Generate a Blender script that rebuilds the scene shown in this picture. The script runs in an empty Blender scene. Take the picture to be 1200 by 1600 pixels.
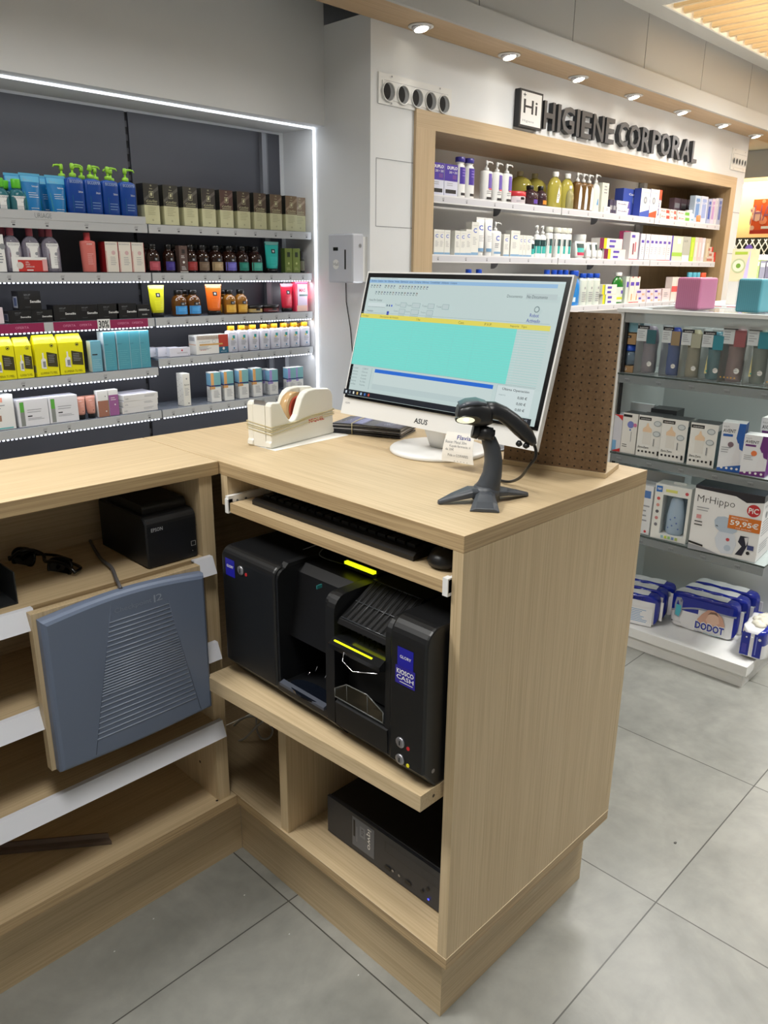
import bpy, bmesh, math, random
import numpy as np
from math import sin, cos, pi, radians
from mathutils import Vector, Matrix
random.seed(7)
scene = bpy.context.scene
COL = scene.collection

# ---------------------------------------------------------------- camera
YAW, PITCH, ROLL, FPX = 0.77614474, -0.30657695, 0.01060618, 1211.87
CP = np.array([-0.8493, -0.66777, 1.37605])
def cam_rows():
    f = np.array([cos(PITCH)*cos(YAW), cos(PITCH)*sin(YAW), sin(PITCH)])
    r = np.array([sin(YAW), -cos(YAW), 0.0]); u = np.cross(r, f)
    c, s = cos(ROLL), sin(ROLL)
    return np.array([c*r+s*u, -s*r+c*u, f])
CM = cam_rows()
cd = bpy.data.cameras.new('camera'); cam = bpy.data.objects.new('camera', cd); COL.objects.link(cam)
cd.sensor_fit = 'VERTICAL'; cd.sensor_height = 24.0; cd.lens = 24.0*FPX/1600.0
cd.clip_start = 0.05; cd.clip_end = 100
cam.matrix_world = Matrix([[CM[0][i], CM[1][i], -CM[2][i], CP[i]] for i in range(3)] + [[0, 0, 0, 1]])
scene.camera = cam
def at(u, v, ax, val):
    """world point seen at (u, v) on the plane ax = val"""
    d = CM.T @ np.array([(u-600)/FPX, (800-v)/FPX, 1.0]); i = 'xyz'.index(ax)
    return CP + d*((val-CP[i])/d[i])
def solve_u(u, ax, val, z):
    """horizontal coordinate on the vertical plane ax=val at height z for image column u"""
    n = CM[0] - (u-600)/FPX*CM[2]
    if ax == 'y': return CP[0] - (n[1]*(val-CP[1]) + n[2]*(z-CP[2]))/n[0]
    return CP[1] - (n[0]*(val-CP[0]) + n[2]*(z-CP[2]))/n[1]
def solve_v(v, x, y):
    n = CM[1] - (800-v)/FPX*CM[2]
    return CP[2] - (n[0]*(x-CP[0]) + n[1]*(y-CP[1]))/n[2]

# ---------------------------------------------------------------- world, exposure, big lights
vs = scene.view_settings
vs.view_transform = 'Standard'; vs.look = 'None'; vs.gamma = 1.0; vs.use_curve_mapping = False; vs.exposure = -0.10
wd = bpy.data.worlds.new('world'); scene.world = wd; wd.use_nodes = True
wd.node_tree.nodes['Background'].inputs[0].default_value = (0.80, 0.84, 0.90, 1)
wd.node_tree.nodes['Background'].inputs[1].default_value = 0.20
def area(name, loc, size, power, color=(1, .96, .90), rot=(0, 0, 0), parent=None, spread=None):
    l = bpy.data.lights.new(name, 'AREA'); l.shape = 'RECTANGLE'; l.size, l.size_y = size
    l.energy = power; l.color = color
    if spread: l.spread = spread
    o = bpy.data.objects.new(name, l); COL.objects.link(o); o.location = loc; o.rotation_euler = rot
    if parent: o.parent = parent
    return o
CEIL = 2.70
ADDED_LAMPS = [(-0.7, -0.3, 13), (1.8, -0.65, 34), (2.9, 0.75, 38), (-1.2, 1.0, 40), (0.6, 0.95, 9), (-2.3, -2.2, 12), (1.2, -2.6, 2), (4.5, 0.8, 34)]  # added lamps, none in view; places and powers set to brighten the shop
for i, (x, y, p) in enumerate(ADDED_LAMPS):
    area('added_lamp_light', (x, y, CEIL-0.03), (0.55, 0.55), p, (1, .985, .95), spread=radians(150 if y > .5 else 105))
area('slat_ceiling_light', (5.0, 0.1, 2.98), (2.9, 2.7), 60, (1, .92, .78), spread=radians(120))
area('back_room_light', (7.2, 1.0, 2.6), (1.6, 1.6), 40, (1, .95, .9))

# ---------------------------------------------------------------- materials
def lin(c): return tuple(((x/255.0)/12.92 if x/255.0 <= 0.04045 else ((x/255.0+0.055)/1.055)**2.4) for x in c)
MATS = {}
def mat(name, rgb=(200, 200, 200), rough=0.5, metal=0.0, emit=0.0, trans=0.0, coat=0.0, spec=None, alpha=None):
    """simple surface from an 8-bit colour"""
    if name in MATS: return MATS[name]
    m = bpy.data.materials.new(name); m.use_nodes = True; MATS[name] = m
    b = m.node_tree.nodes['Principled BSDF']; c = lin(rgb)
    b.inputs['Base Color'].default_value = (*c, 1)
    b.inputs['Roughness'].default_value = rough; b.inputs['Metallic'].default_value = metal
    if coat: b.inputs['Coat Weight'].default_value = coat
    if spec is not None: b.inputs['Specular IOR Level'].default_value = spec
    if emit:
        b.inputs['Emission Color'].default_value = (*c, 1); b.inputs['Emission Strength'].default_value = emit
    if trans: b.inputs['Transmission Weight'].default_value = trans
    return m
def C(rgb, rough=0.45):
    """print / plastic colour by value"""
    return mat('colour_%d_%d_%d_%d' % (*rgb, int(rough*100)), rgb, rough)
def clear(name, rgb, opac=0.25, rough=0.05):
    """thin clear plastic or glass: part see-through, part glossy and tinted"""
    if name in MATS: return MATS[name]
    m = bpy.data.materials.new(name); m.use_nodes = True; MATS[name] = m
    nt = m.node_tree; nt.nodes.clear()
    out = nt.nodes.new('ShaderNodeOutputMaterial'); mix = nt.nodes.new('ShaderNodeMixShader')
    tr = nt.nodes.new('ShaderNodeBsdfTransparent'); pr = nt.nodes.new('ShaderNodeBsdfPrincipled')
    c = lin(rgb); pr.inputs['Base Color'].default_value = (*c, 1); pr.inputs['Roughness'].default_value = rough
    tr.inputs['Color'].default_value = (*[0.5+0.5*x for x in c], 1)
    fr = nt.nodes.new('ShaderNodeFresnel'); fr.inputs[0].default_value = 1.35
    ad = nt.nodes.new('ShaderNodeMath'); ad.operation = 'ADD'; ad.use_clamp = True; ad.inputs[1].default_value = opac
    nt.links.new(fr.outputs[0], ad.inputs[0]); nt.links.new(ad.outputs[0], mix.inputs[0])
    nt.links.new(tr.outputs[0], mix.inputs[1]); nt.links.new(pr.outputs[0], mix.inputs[2]); nt.links.new(mix.outputs[0], out.inputs[0])
    return m
def wood(name, axis, a=(204, 182, 146), b=(184, 161, 124), rough=0.45):
    """light oak laminate, grain running along axis"""
    if name in MATS: return MATS[name]
    m = bpy.data.materials.new(name); m.use_nodes = True; MATS[name] = m
    nt = m.node_tree; N = nt.nodes; L = nt.links; bs = N['Principled BSDF']
    tc = N.new('ShaderNodeTexCoord'); mp = N.new('ShaderNodeMapping')
    s = [270.0, 270.0, 270.0]; s['xyz'.index(axis)] = 4.0; mp.inputs['Scale'].default_value = s
    L.new(tc.outputs['Object'], mp.inputs[0])
    n1 = N.new('ShaderNodeTexNoise'); n1.inputs['Scale'].default_value = 1.0; n1.inputs['Detail'].default_value = 4; L.new(mp.outputs[0], n1.inputs[0])
    mp2 = N.new('ShaderNodeMapping'); s2 = [40.0]*3; s2['xyz'.index(axis)] = 1.2; mp2.inputs['Scale'].default_value = s2; L.new(tc.outputs['Object'], mp2.inputs[0])
    n2 = N.new('ShaderNodeTexNoise'); n2.inputs['Scale'].default_value = 1.0; n2.inputs['Detail'].default_value = 3; L.new(mp2.outputs[0], n2.inputs[0])
    mx = N.new('ShaderNodeMix'); mx.data_type = 'FLOAT'; mx.inputs[0].default_value = 0.3; L.new(n1.outputs['Fac'], mx.inputs[2]); L.new(n2.outputs['Fac'], mx.inputs[3])
    cr = N.new('ShaderNodeValToRGB'); cr.color_ramp.elements[0].position = 0.34; cr.color_ramp.elements[1].position = 0.60
    cr.color_ramp.elements[0].color = (*lin(b), 1); cr.color_ramp.elements[1].color = (*lin(a), 1)
    L.new(mx.outputs[0], cr.inputs[0]); L.new(cr.outputs[0], bs.inputs['Base Color'])
    bs.inputs['Roughness'].default_value = rough
    bp = N.new('ShaderNodeBump'); bp.inputs['Strength'].default_value = 0.06; bp.inputs['Distance'].default_value = 0.001
    L.new(n1.outputs['Fac'], bp.inputs['Height']); L.new(bp.outputs[0], bs.inputs['Normal'])
    return m
WX = wood('oak_grain_x', 'x'); WY = wood('oak_grain_y', 'y'); WZ = wood('oak_grain_z', 'z'); EDGE_HL = mat('pale_edge_highlight', (222, 204, 170), .4)
WEX = wood('oak_edge_x', 'x', (190, 164, 124), (148, 122, 86)); WEY = wood('oak_edge_y', 'y', (190, 164, 124), (148, 122, 86))
def plaster(name, rgb, rough=0.7, amp=0.03):
    if name in MATS: return MATS[name]
    m = bpy.data.materials.new(name); m.use_nodes = True; MATS[name] = m
    nt = m.node_tree; N = nt.nodes; L = nt.links; bs = N['Principled BSDF']
    n = N.new('ShaderNodeTexNoise'); n.inputs['Scale'].default_value = 3; n.inputs['Detail'].default_value = 6
    tc = N.new('ShaderNodeTexCoord'); L.new(tc.outputs['Object'], n.inputs[0])
    cr = N.new('ShaderNodeValToRGB'); c = lin(rgb)
    cr.color_ramp.elements[0].color = (*[x*(1-amp) for x in c], 1); cr.color_ramp.elements[1].color = (*[min(1, x*(1+amp)) for x in c], 1)
    L.new(n.outputs['Fac'], cr.inputs[0]); L.new(cr.outputs[0], bs.inputs['Base Color']); bs.inputs['Roughness'].default_value = rough
    return m
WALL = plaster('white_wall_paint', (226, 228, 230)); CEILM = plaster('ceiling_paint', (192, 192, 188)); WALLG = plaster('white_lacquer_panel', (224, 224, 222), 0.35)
DARKP = plaster('dark_grey_back_panel', (72, 73, 81), 0.5)
WHITE = mat('white_plastic', (232, 232, 230), 0.35); BLACK = mat('black_plastic', (11, 11, 13), 0.4); INK = mat('black_ink', (30, 30, 34), 0.5)
GREYP = mat('grey_plastic', (96, 104, 116), 0.4); STEEL = mat('grey_steel', (160, 160, 165), 0.35, 0.8); CHROME = mat('chrome', (215, 215, 220), 0.15, 1.0)
WHITEM = mat('white_metal', (228, 228, 226), 0.4); LEDM = mat('led_glow', (240, 246, 255), 0.4, emit=3.0)
GREYINK = mat('grey_ink', (140, 142, 146), 0.5); ACRYL = clear('clear_acrylic', (225, 230, 232), 0.10); GLASS = clear('shelf_glass', (208, 215, 214), 0.06)

# ---------------------------------------------------------------- mesh builder
_tc = {}
def glyphs(s, bold=0.0):
    k = (s, bold)
    if k in _tc: return _tc[k]
    cu = bpy.data.curves.new('t', 'FONT'); cu.body = s; cu.resolution_u = 2; cu.offset = bold
    o = bpy.data.objects.new('t', cu); COL.objects.link(o)
    dg = bpy.context.evaluated_depsgraph_get(); me = o.evaluated_get(dg).to_mesh()
    vs_ = np.array([v.co[:2] for v in me.vertices]) if len(me.vertices) else np.zeros((0, 2))
    fs = [list(p.vertices) for p in me.polygons]
    o.evaluated_get(dg).to_mesh_clear(); bpy.data.objects.remove(o); bpy.data.curves.remove(cu)
    if len(vs_):
        mn, mx = vs_.min(0), vs_.max(0); vs_ = (vs_-mn)/np.maximum(mx-mn, 1e-6)
    _tc[k] = (vs_, fs); return _tc[k]
class MB:
    def __init__(s, T=None): s.v = []; s.f = []; s.m = []; s.sm = []; s.mats = []; s.T = T
    def mi(s, m):
        if m not in s.mats: s.mats.append(m)
        return s.mats.index(m)
    def add(s, pts, faces, m, smooth=False):
        b = len(s.v)
        for p in pts:
            p = Vector(p)
            s.v.append(tuple(s.T @ p) if s.T else tuple(p))
        for f in faces: s.f.append([b+i for i in f]); s.m.append(s.mi(m)); s.sm.append(smooth)
    def box(s, x0, x1, y0, y1, z0, z1, m, ms=None):
        p = [(x0, y0, z0), (x1, y0, z0), (x1, y1, z0), (x0, y1, z0), (x0, y0, z1), (x1, y0, z1), (x1, y1, z1), (x0, y1, z1)]
        F = {'-z': (0, 3, 2, 1), '+z': (4, 5, 6, 7), '-y': (0, 1, 5, 4), '+x': (1, 2, 6, 5), '+y': (2, 3, 7, 6), '-x': (3, 0, 4, 7)}
        b = len(s.v)
        s.add(p, [], m)
        for k, f in F.items(): s.f.append([b+i for i in f]); s.m.append(s.mi((ms or {}).get(k, m))); s.sm.append(False)
    def loft(s, secs, m, cap=True, smooth=True, closed=False):
        n = len(secs[0]); pts = [p for q in secs for p in q]; fs = []
        K = len(secs)
        for i in range(K if closed else K-1):
            a = i*n; c = ((i+1) % K)*n
            for j in range(n): k = (j+1) % n; fs.append((a+j, a+k, c+k, c+j))
        s.add(pts, fs, m, smooth)
        if cap and not closed:
            b = len(s.v)-len(pts)
            s.f.append([b+j for j in range(n)][::-1]); s.m.append(s.mi(m)); s.sm.append(False)
            s.f.append([b+(K-1)*n+j for j in range(n)]); s.m.append(s.mi(m)); s.sm.append(False)
    def lathe(s, prof, m, cx=0, cy=0, z0=0, rx=1, ry=None, n=20, sup=2.0, smooth=True):
        """prof: (radius, z); sup > 2 squares the section off"""
        ry = rx if ry is None else ry; secs = []
        for r, z in prof:
            q = []
            for j in range(n):
                t = 2*pi*j/n; c, d = cos(t), sin(t)
                e = 2.0/sup
                q.append((cx+rx*r*math.copysign(abs(c)**e, c), cy+ry*r*math.copysign(abs(d)**e, d), z0+z))
            secs.append(q)
        s.loft(secs, m, smooth=smooth)
    def tube(s, pts, r, m, n=8, closed=False):
        P = [Vector(p) for p in pts]; secs = []; K = len(P); up = None
        for i in range(K):
            if closed: t = P[(i+1) % K]-P[i-1]
            else: t = P[min(i+1, K-1)]-P[max(i-1, 0)]
            t.normalize()
            if up is None: up = t.orthogonal().normalized()
            up = (up-t*up.dot(t)).normalized(); w = t.cross(up)
            rr = r[i] if isinstance(r, (list, tuple)) else r
            secs.append([tuple(P[i]+(up*cos(2*pi*j/n)+w*sin(2*pi*j/n))*rr) for j in range(n)])
        s.loft(secs, m, closed=closed)
    def prism(s, poly, d0, d1, m, ax='y', smooth=False):
        """poly 2D extruded along ax: 'y' -> (x,z), 'x' -> (y,z), 'z' -> (x,y)"""
        mk = {'y': lambda p, d: (p[0], d, p[1]), 'x': lambda p, d: (d, p[0], p[1]), 'z': lambda p, d: (p[0], p[1], d)}[ax]
        s.loft([[mk(p, d0) for p in poly], [mk(p, d1) for p in poly]], m, smooth=smooth)
    def build(s, name, parent=None, loc=None, rotz=0, bevel=0, seg=2, rot=None):
        me = bpy.data.meshes.new(name); me.from_pydata(s.v, [], s.f)
        for m in s.mats: me.materials.append(m)
        me.polygons.foreach_set('material_index', s.m); me.polygons.foreach_set('use_smooth', s.sm)
        bm = bmesh.new(); bm.from_mesh(me); bmesh.ops.recalc_face_normals(bm, faces=bm.faces) if len(bm.faces) < 200000 else None
        bm.to_mesh(me); bm.free(); me.update()
        o = bpy.data.objects.new(name, me); COL.objects.link(o)
        if parent: o.parent = parent
        if loc is not None: o.location = loc
        if rotz: o.rotation_euler = (0, 0, rotz)
        if rot: o.rotation_euler = rot
        if bevel:
            b = o.modifiers.new('bevel', 'BEVEL'); b.width = bevel; b.segments = seg; b.limit_method = 'ANGLE'; b.angle_limit = radians(40)
        return o
class Face:
    """draws print on a surface; a, b run 0..1 across and up"""
    def __init__(s, mb, fn, w, h, curved=False): s.mb, s.fn, s.w, s.h, s.curved, s.e = mb, fn, w, h, curved, 0.0003
    def rect(s, a0, a1, b0, b1, m):
        k = 8 if s.curved else 1; e = s.e; s.e += 0.00012
        pts = []
        for i in range(k+1):
            a = a0+(a1-a0)*i/k; pts += [s.fn(a, b0, e), s.fn(a, b1, e)]
        s.mb.add(pts, [(2*i, 2*i+2, 2*i+3, 2*i+1) for i in range(k)], m, s.curved)
    def poly(s, P, m):
        e = s.e; s.e += 0.00012; s.mb.add([s.fn(a, b, e) for a, b in P], [tuple(range(len(P)))], m)
    def circle(s, a, b, r, m, n=16, ell=1.0):
        s.poly([(a+r/s.w*cos(2*pi*i/n), b+ell*r/s.h*sin(2*pi*i/n)) for i in range(n)], m)
    def text(s, t, a0, a1, b0, b1, m, bold=0.0, rot=False):
        V, F = glyphs(t, bold); e = s.e; s.e += 0.00012
        if rot: s.mb.add([s.fn(a0+(a1-a0)*(y), b1-(b1-b0)*x, e) for x, y in V], F, m)
        else: s.mb.add([s.fn(a0+(a1-a0)*x, b0+(b1-b0)*y, e) for x, y in V], F, m)
    def lines(s, a0, a1, b0, b1, n, m, fill=0.45):
        h = (b1-b0)/n; e = s.e
        for i in range(n):
            s.e = e; L = a0+(a1-a0)*random.uniform(0.6, 1.0) if n > 1 else a1
            s.rect(a0, L, b1-h*(i+fill), b1-h*i, m)
    def label(s, a0, a1, b0, b1, n, m): s.lines(a0, a1, b0, b1, n, m)
def flat(mb, o, r, u, w, h):
    o, r, u = Vector(o), Vector(r), Vector(u); nrm = r.cross(u)
    return Face(mb, lambda a, b, e: tuple(o+r*(w*a)+u*(h*b)+nrm*e), w, h)
def curvedf(mb, cx, cy, rx, ry, z0, h, span=2.0):
    return Face(mb, lambda a, b, e: (cx+(rx+e)*sin((a-.5)*span), cy-(ry+e)*cos((a-.5)*span), z0+h*b), rx*span, h, True)

# ---------------------------------------------------------------- scene bookkeeping
def tag(o, label=None, cat=None, group=None, kind=None):
    if label: o['label'] = label
    if cat: o['category'] = cat
    if group: o['group'] = group
    if kind: o['kind'] = kind
    return o
def empty(name, loc=(0, 0, 0), rotz=0, label=None, cat=None, group=None):
    o = bpy.data.objects.new(name, None); COL.objects.link(o); o.location = loc; o.rotation_euler = (0, 0, rotz)
    o.empty_display_size = 0.05
    return tag(o, label, cat, group)
def copy_tree(o, parent=None):
    c = o.copy(); COL.objects.link(c); c.parent = parent
    for ch in [x for x in o.children]: copy_tree(ch, c)
    return c
def struct(mb, name, **k):
    return tag(mb.build(name, **k), kind='structure')
ORD = ['', 'second', 'third', 'fourth', 'fifth', 'sixth', 'seventh', 'eighth', 'ninth', 'tenth', 'eleventh', 'twelfth']
def ordn(i, n):
    if n == 1: return 'single'
    if i == 0: return 'leftmost'
    if i == n-1: return 'rightmost'
    return ORD[i]+' from left'
def row(make, spec, zs, ax, val, dep, label, cat, group=None, rz=None, free=False, **kw):
    """spec: (u0, u1, vtop) in the photo; all copies share the median size; label holds {o} for which one"""
    R = []
    for u0, u1, vt in spec:
        zm = zs+0.06
        a, b = solve_u(u0, ax, val, zm), solve_u(u1, ax, val, zm); c = (a+b)/2
        z = solve_v(vt, c, val) if ax == 'y' else solve_v(vt, val, c)
        R.append((c, abs(b-a), z-zs))
    w = float(np.median([r[1] for r in R])); h = float(np.median([r[2] for r in R])); d = dep if dep else w
    rot = 0 if ax == 'y' else -pi/2
    out = []; proto = None
    for i, (c, wi, hi) in enumerate(R):
        if proto is None: proto = make(w, d, h, **kw); o = proto
        elif free: o = make(wi, d, hi, **kw)
        else: o = copy_tree(proto)
        jit = random.uniform(-0.02, 0.02)
        o.location = (c, val+d/2, zs+0.0005) if ax == 'y' else (val+d/2, c, zs+0.0005)
        o.rotation_euler = (0, 0, rot+(rz if rz is not None else jit))
        tag(o, label.replace('{o}', ordn(i, len(R))), cat, group or (None if len(R) == 1 else cat+'s in one shelf row'))
        out.append(o)
    return out
def carton(name, w, d, h, body, front=None, side=None, top=None, sidem=None, bevel=0.0006, right=None):
    mb = MB(); mb.box(-w/2, w/2, -d/2, d/2, 0, h, body, {'+z': top or body, '-x': sidem or body, '+x': sidem or body})
    if front: front(flat(mb, (-w/2, -d/2, 0), (1, 0, 0), (0, 0, 1), w, h))
    if side: side(flat(mb, (-w/2, d/2, 0), (0, -1, 0), (0, 0, 1), d, h))
    if right: right(flat(mb, (w/2, -d/2, 0), (0, 1, 0), (0, 0, 1), d, h))
    return mb.build(name)

# ================================================================ THE ROOM
# ---- floor: large grey porcelain tiles
def floor_mat():
    m = bpy.data.materials.new('grey_porcelain_tile'); m.use_nodes = True; nt = m.node_tree; N = nt.nodes; L = nt.links; bs = N['Principled BSDF']
    g = N.new('ShaderNodeNewGeometry'); sp = N.new('ShaderNodeSeparateXYZ'); L.new(g.outputs['Position'], sp.inputs[0])
    def mth(op, a, b=None):
        n = N.new('ShaderNodeMath'); n.operation = op
        for i, x in enumerate((a, b)):
            if x is None: continue
            if isinstance(x, (int, float)): n.inputs[i].default_value = x
            else: L.new(x, n.inputs[i])
        return n.outputs[0]
    S = 0.5917; cells = []; d = []
    for k, off in ((0, 0.6047+10*S), (1, -0.1225+10*S)):
        q = mth('DIVIDE', mth('ADD', sp.outputs[k], -off + 40*S), S); cells.append(mth('FLOOR', q))
        d.append(mth('ABSOLUTE', mth('SUBTRACT', mth('FRACT', mth('ADD', q, 0.5)), 0.5)))
    line = mth('LESS_THAN', mth('MINIMUM', d[0], d[1]), 0.0026)
    cv = N.new('ShaderNodeCombineXYZ'); L.new(cells[0], cv.inputs[0]); L.new(cells[1], cv.inputs[1])
    wn = N.new('ShaderNodeTexWhiteNoise'); L.new(cv.outputs[0], wn.inputs[0])
    ofs = N.new('ShaderNodeVectorMath'); ofs.operation = 'MULTIPLY_ADD'; L.new(wn.outputs['Color'], ofs.inputs[0]); ofs.inputs[1].default_value = (9, 9, 9); L.new(g.outputs['Position'], ofs.inputs[2])
    n1 = N.new('ShaderNodeTexNoise'); n1.inputs['Scale'].default_value = 4.5; n1.inputs['Detail'].default_value = 10; n1.inputs['Roughness'].default_value = 0.62; n1.inputs['Distortion'].default_value = 0.6; L.new(ofs.outputs[0], n1.inputs[0])
    n2 = N.new('ShaderNodeTexNoise'); n2.inputs['Scale'].default_value = 26; n2.inputs['Detail'].default_value = 6; L.new(ofs.outputs[0], n2.inputs[0])
    f = mth('ADD', mth('MULTIPLY', n1.outputs['Fac'], 0.75), mth('MULTIPLY', n2.outputs['Fac'], 0.25))
    f = mth('ADD', f, mth('MULTIPLY', mth('SUBTRACT', wn.outputs['Value'], 0.5), 0.05))
    cr = N.new('ShaderNodeValToRGB'); cr.color_ramp.elements[0].position = 0.36; cr.color_ramp.elements[1].position = 0.64
    cr.color_ramp.elements[0].color = (*lin((130, 131, 126)), 1); cr.color_ramp.elements[1].color = (*lin((155, 155, 149)), 1); L.new(f, cr.inputs[0])
    mx = N.new('ShaderNodeMix'); mx.data_type = 'RGBA'; L.new(line, mx.inputs[0]); L.new(cr.outputs[0], mx.inputs[6]); mx.inputs[7].default_value = (*lin((70, 70, 66)), 1)
    L.new(mx.outputs[2], bs.inputs['Base Color']); bs.inputs['Roughness'].default_value = 0.36
    bp = N.new('ShaderNodeBump'); bp.inputs['Strength'].default_value = 0.15; bp.inputs['Distance'].default_value = 0.002; L.new(n2.outputs['Fac'], bp.inputs['Height']); L.new(bp.outputs[0], bs.inputs['Normal'])
    return m
mb = MB(); mb.box(-3.6, 10.0, -4.0, 5.2, -0.05, 0.0, floor_mat()); struct(mb, 'floor')

XP, YH, YA, YLED = 1.67, 1.91, 2.20, 2.272    # pilaster side, right-hand wall unit, header face, light line
SOF = 2.335                                    # underside of the wooden soffit
# ---- outer walls (plain, behind and beside the camera)
mb = MB(); mb.box(-3.6, -3.5, -4.0, 3.2, 0, CEIL, WALL); struct(mb, 'wall_left')
mb = MB(); mb.box(-3.5, 10.0, -4.0, -3.9, 0, CEIL, WALL); struct(mb, 'wall_back')
mb = MB(); mb.box(9.9, 10.0, -3.9, 5.2, 0, CEIL, WALL); struct(mb, 'wall_right')
mb = MB(); mb.box(5.4, 9.9, 5.12, 5.2, 0, CEIL, WALL); struct(mb, 'wall_end')
# ---- front wall with the alcove: header box, pilaster block, sides
mb = MB()
mb.box(-3.5, XP, YA, 3.2, 1.969, 2.9, WALL)           # header over the alcove
mb.box(-3.5, XP, 2.50, 3.2, 0, 1.969, WALL)           # behind the back panels
struct(mb, 'wall_front')
mb = MB(); mb.box(XP, 2.06, YH, 3.2, 0, 2.36, WALL)   # pilaster
mb.box(2.06, 5.46, 2.26, 3.2, 0, 2.36, plaster('recess_paint', (232, 230, 226)))
mb.box(2.06, 5.46, YH, 2.26, 1.99, 2.36, WALL)        # over the recess
mb.box(5.46, 5.70, YH, 3.2, 0, 2.36, WALL)
mb.box(2.06, 5.44, YH+0.02, 2.26, 0, 0.25, WALL)
struct(mb, 'wall_front_right')
# thin joints of the wall panels beside the wooden frame
JM = mat('panel_joint', (150, 152, 156), 0.6)
mb = MB()
for z in (1.82, 1.545): mb.box(1.705, 1.945, YH-0.0012, YH, z-0.0013, z+0.0013, JM)
mb.box(1.7045, 1.7068, YH-0.0012, YH, 1.545, 1.82, JM)
for z in (1.80, 1.50): mb.box(5.53, 5.70, YH-0.0012, YH, z-0.002, z+0.002, JM)
struct(mb, 'trim_1')
# dark back panels of the left alcove
mb = MB()
for x0, x1 in ((-3.4, -0.15), (-0.135, 0.853), (0.868, 1.63)): mb.box(x0, x1, 2.478, 2.499, 0.0, 1.955, DARKP)
struct(mb, 'wall_alcove_back')
mb = MB()
for x0, x1 in ((-0.15, -0.135), (0.853, 0.868)): mb.box(x0, x1, 2.488, 2.4995, 0.0, 1.955, mat('slot_black', (16, 16, 18), 0.6))
for z in np.arange(0.05, 1.93, 0.05): mb.box(0.855, 0.866, 2.484, 2.489, z, z+0.022, mat('slot_grey', (60, 60, 66), 0.5))
struct(mb, 'trim_2')
mb = MB(); mb.box(1.512, 1.537, 2.455, 2.478, 0, 1.95, mat('upright_grey', (128, 130, 136), 0.45, 0.3)); mb.box(1.545, 1.552, 2.465, 2.478, 0, 1.95, mat('upright_grey2', (104, 106, 112), 0.5)); struct(mb, 'trim_3')
# ---- light line round the alcove
g = empty('light_strip', (0.2, YLED, 1.965), 0, 'thin white light line along the top and right edge of the dark left alcove', 'light strip')
mb = MB(); mb.box(-3.4, XP-0.002, YLED-0.004, YLED+0.004, 1.962, 1.9685, LEDM); o = mb.build('top_strip'); o.parent = g; o.matrix_parent_inverse = g.matrix_world.inverted(); 
mb = MB(); mb.box(XP-0.006, XP-0.0005, YLED-0.005, YLED+0.005, 0.55, 1.962, LEDM); o2 = mb.build('side_strip'); o2.parent = g
for o in (o, o2): o.matrix_parent_inverse = Matrix.Translation(-g.location)
area('alcove_top_light', (-0.1, YLED+0.004, 1.955), (3.4, 0.02), 3.2, (.95, .98, 1), (radians(12), 0, 0))
area('alcove_side_light', (XP-0.012, YLED, 1.25), (0.02, 1.3), 1.0, (.95, .97, 1), (0, radians(90), 0))

# ---- soffit with downlights, fascia, upper panels, ceiling
SW = wood('soffit_wood', 'x', (190, 162, 128), (176, 148, 114), 0.5)
mb = MB(); mb.box(-3.5, 9.9, 1.709, 1.905, SOF, SOF+0.03, SW); struct(mb, 'trim_4')
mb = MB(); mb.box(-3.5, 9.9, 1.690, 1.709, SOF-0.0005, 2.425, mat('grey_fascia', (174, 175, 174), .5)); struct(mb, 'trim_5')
mb = MB()
xs = [-3.5, -2.1, -1.35, -0.6, 0.15, 0.895, 1.395, 2.115, 2.85, 3.585, 4.318, 5.063, 5.80, 6.5, 7.2, 9.9]
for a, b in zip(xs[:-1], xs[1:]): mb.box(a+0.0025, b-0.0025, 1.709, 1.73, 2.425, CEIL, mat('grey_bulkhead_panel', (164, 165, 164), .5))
mb.box(-3.5, 9.9, 1.722, 1.74, 2.36, CEIL, mat('gap_dark', (50, 50, 50), 0.8))
struct(mb, 'wall_bulkhead')
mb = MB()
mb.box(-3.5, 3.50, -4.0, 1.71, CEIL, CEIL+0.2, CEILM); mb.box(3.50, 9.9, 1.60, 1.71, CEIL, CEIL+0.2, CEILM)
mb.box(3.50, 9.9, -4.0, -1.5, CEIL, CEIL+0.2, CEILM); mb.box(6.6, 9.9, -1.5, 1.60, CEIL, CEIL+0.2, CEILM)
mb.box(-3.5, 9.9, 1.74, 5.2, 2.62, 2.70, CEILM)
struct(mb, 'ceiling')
mb = MB(); mb.box(3.5, 6.6, -1.5, 1.6, 3.02, 3.05, mat('light_box_panel', (255, 240, 212), 0.6, emit=1.1))
for a in ((3.501, 3.515, -1.5, 1.598), (6.585, 6.599, -1.5, 1.598), (3.515, 6.585, 1.586, 1.598), (3.515, 6.585, -1.499, -1.486)): mb.box(*a, 2.6985, 3.0195, mat('light_box_side', (240, 238, 230), .6))
struct(mb, 'ceiling_light_box')
SL = wood('slat_wood', 'y', (232, 208, 168), (218, 192, 150), 0.5)
tag(bpy.data.objects['ceiling_light_box'], kind='structure')
grp = 'wooden ceiling slats'
x = 3.60; i = 0; slat = None
while x < 6.5:
    if slat is None:
        mb = MB(); mb.box(-0.0125, 0.0125, -1.5, 1.5, 0, 0.075, SL); slat = mb.build('ceiling_slat'); o = slat
    else: o = copy_tree(slat)
    o.location = (x, 0.075, 2.702)
    tag(o, 'light wooden slat hanging in the lit ceiling opening, %s' % (('counted %s from the near left end' % ORD[i] if i else 'the one nearest the left end') if i < 12 else 'one of those near the far right end'), 'ceiling slat', grp)
    x += 0.122; i += 1
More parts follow.
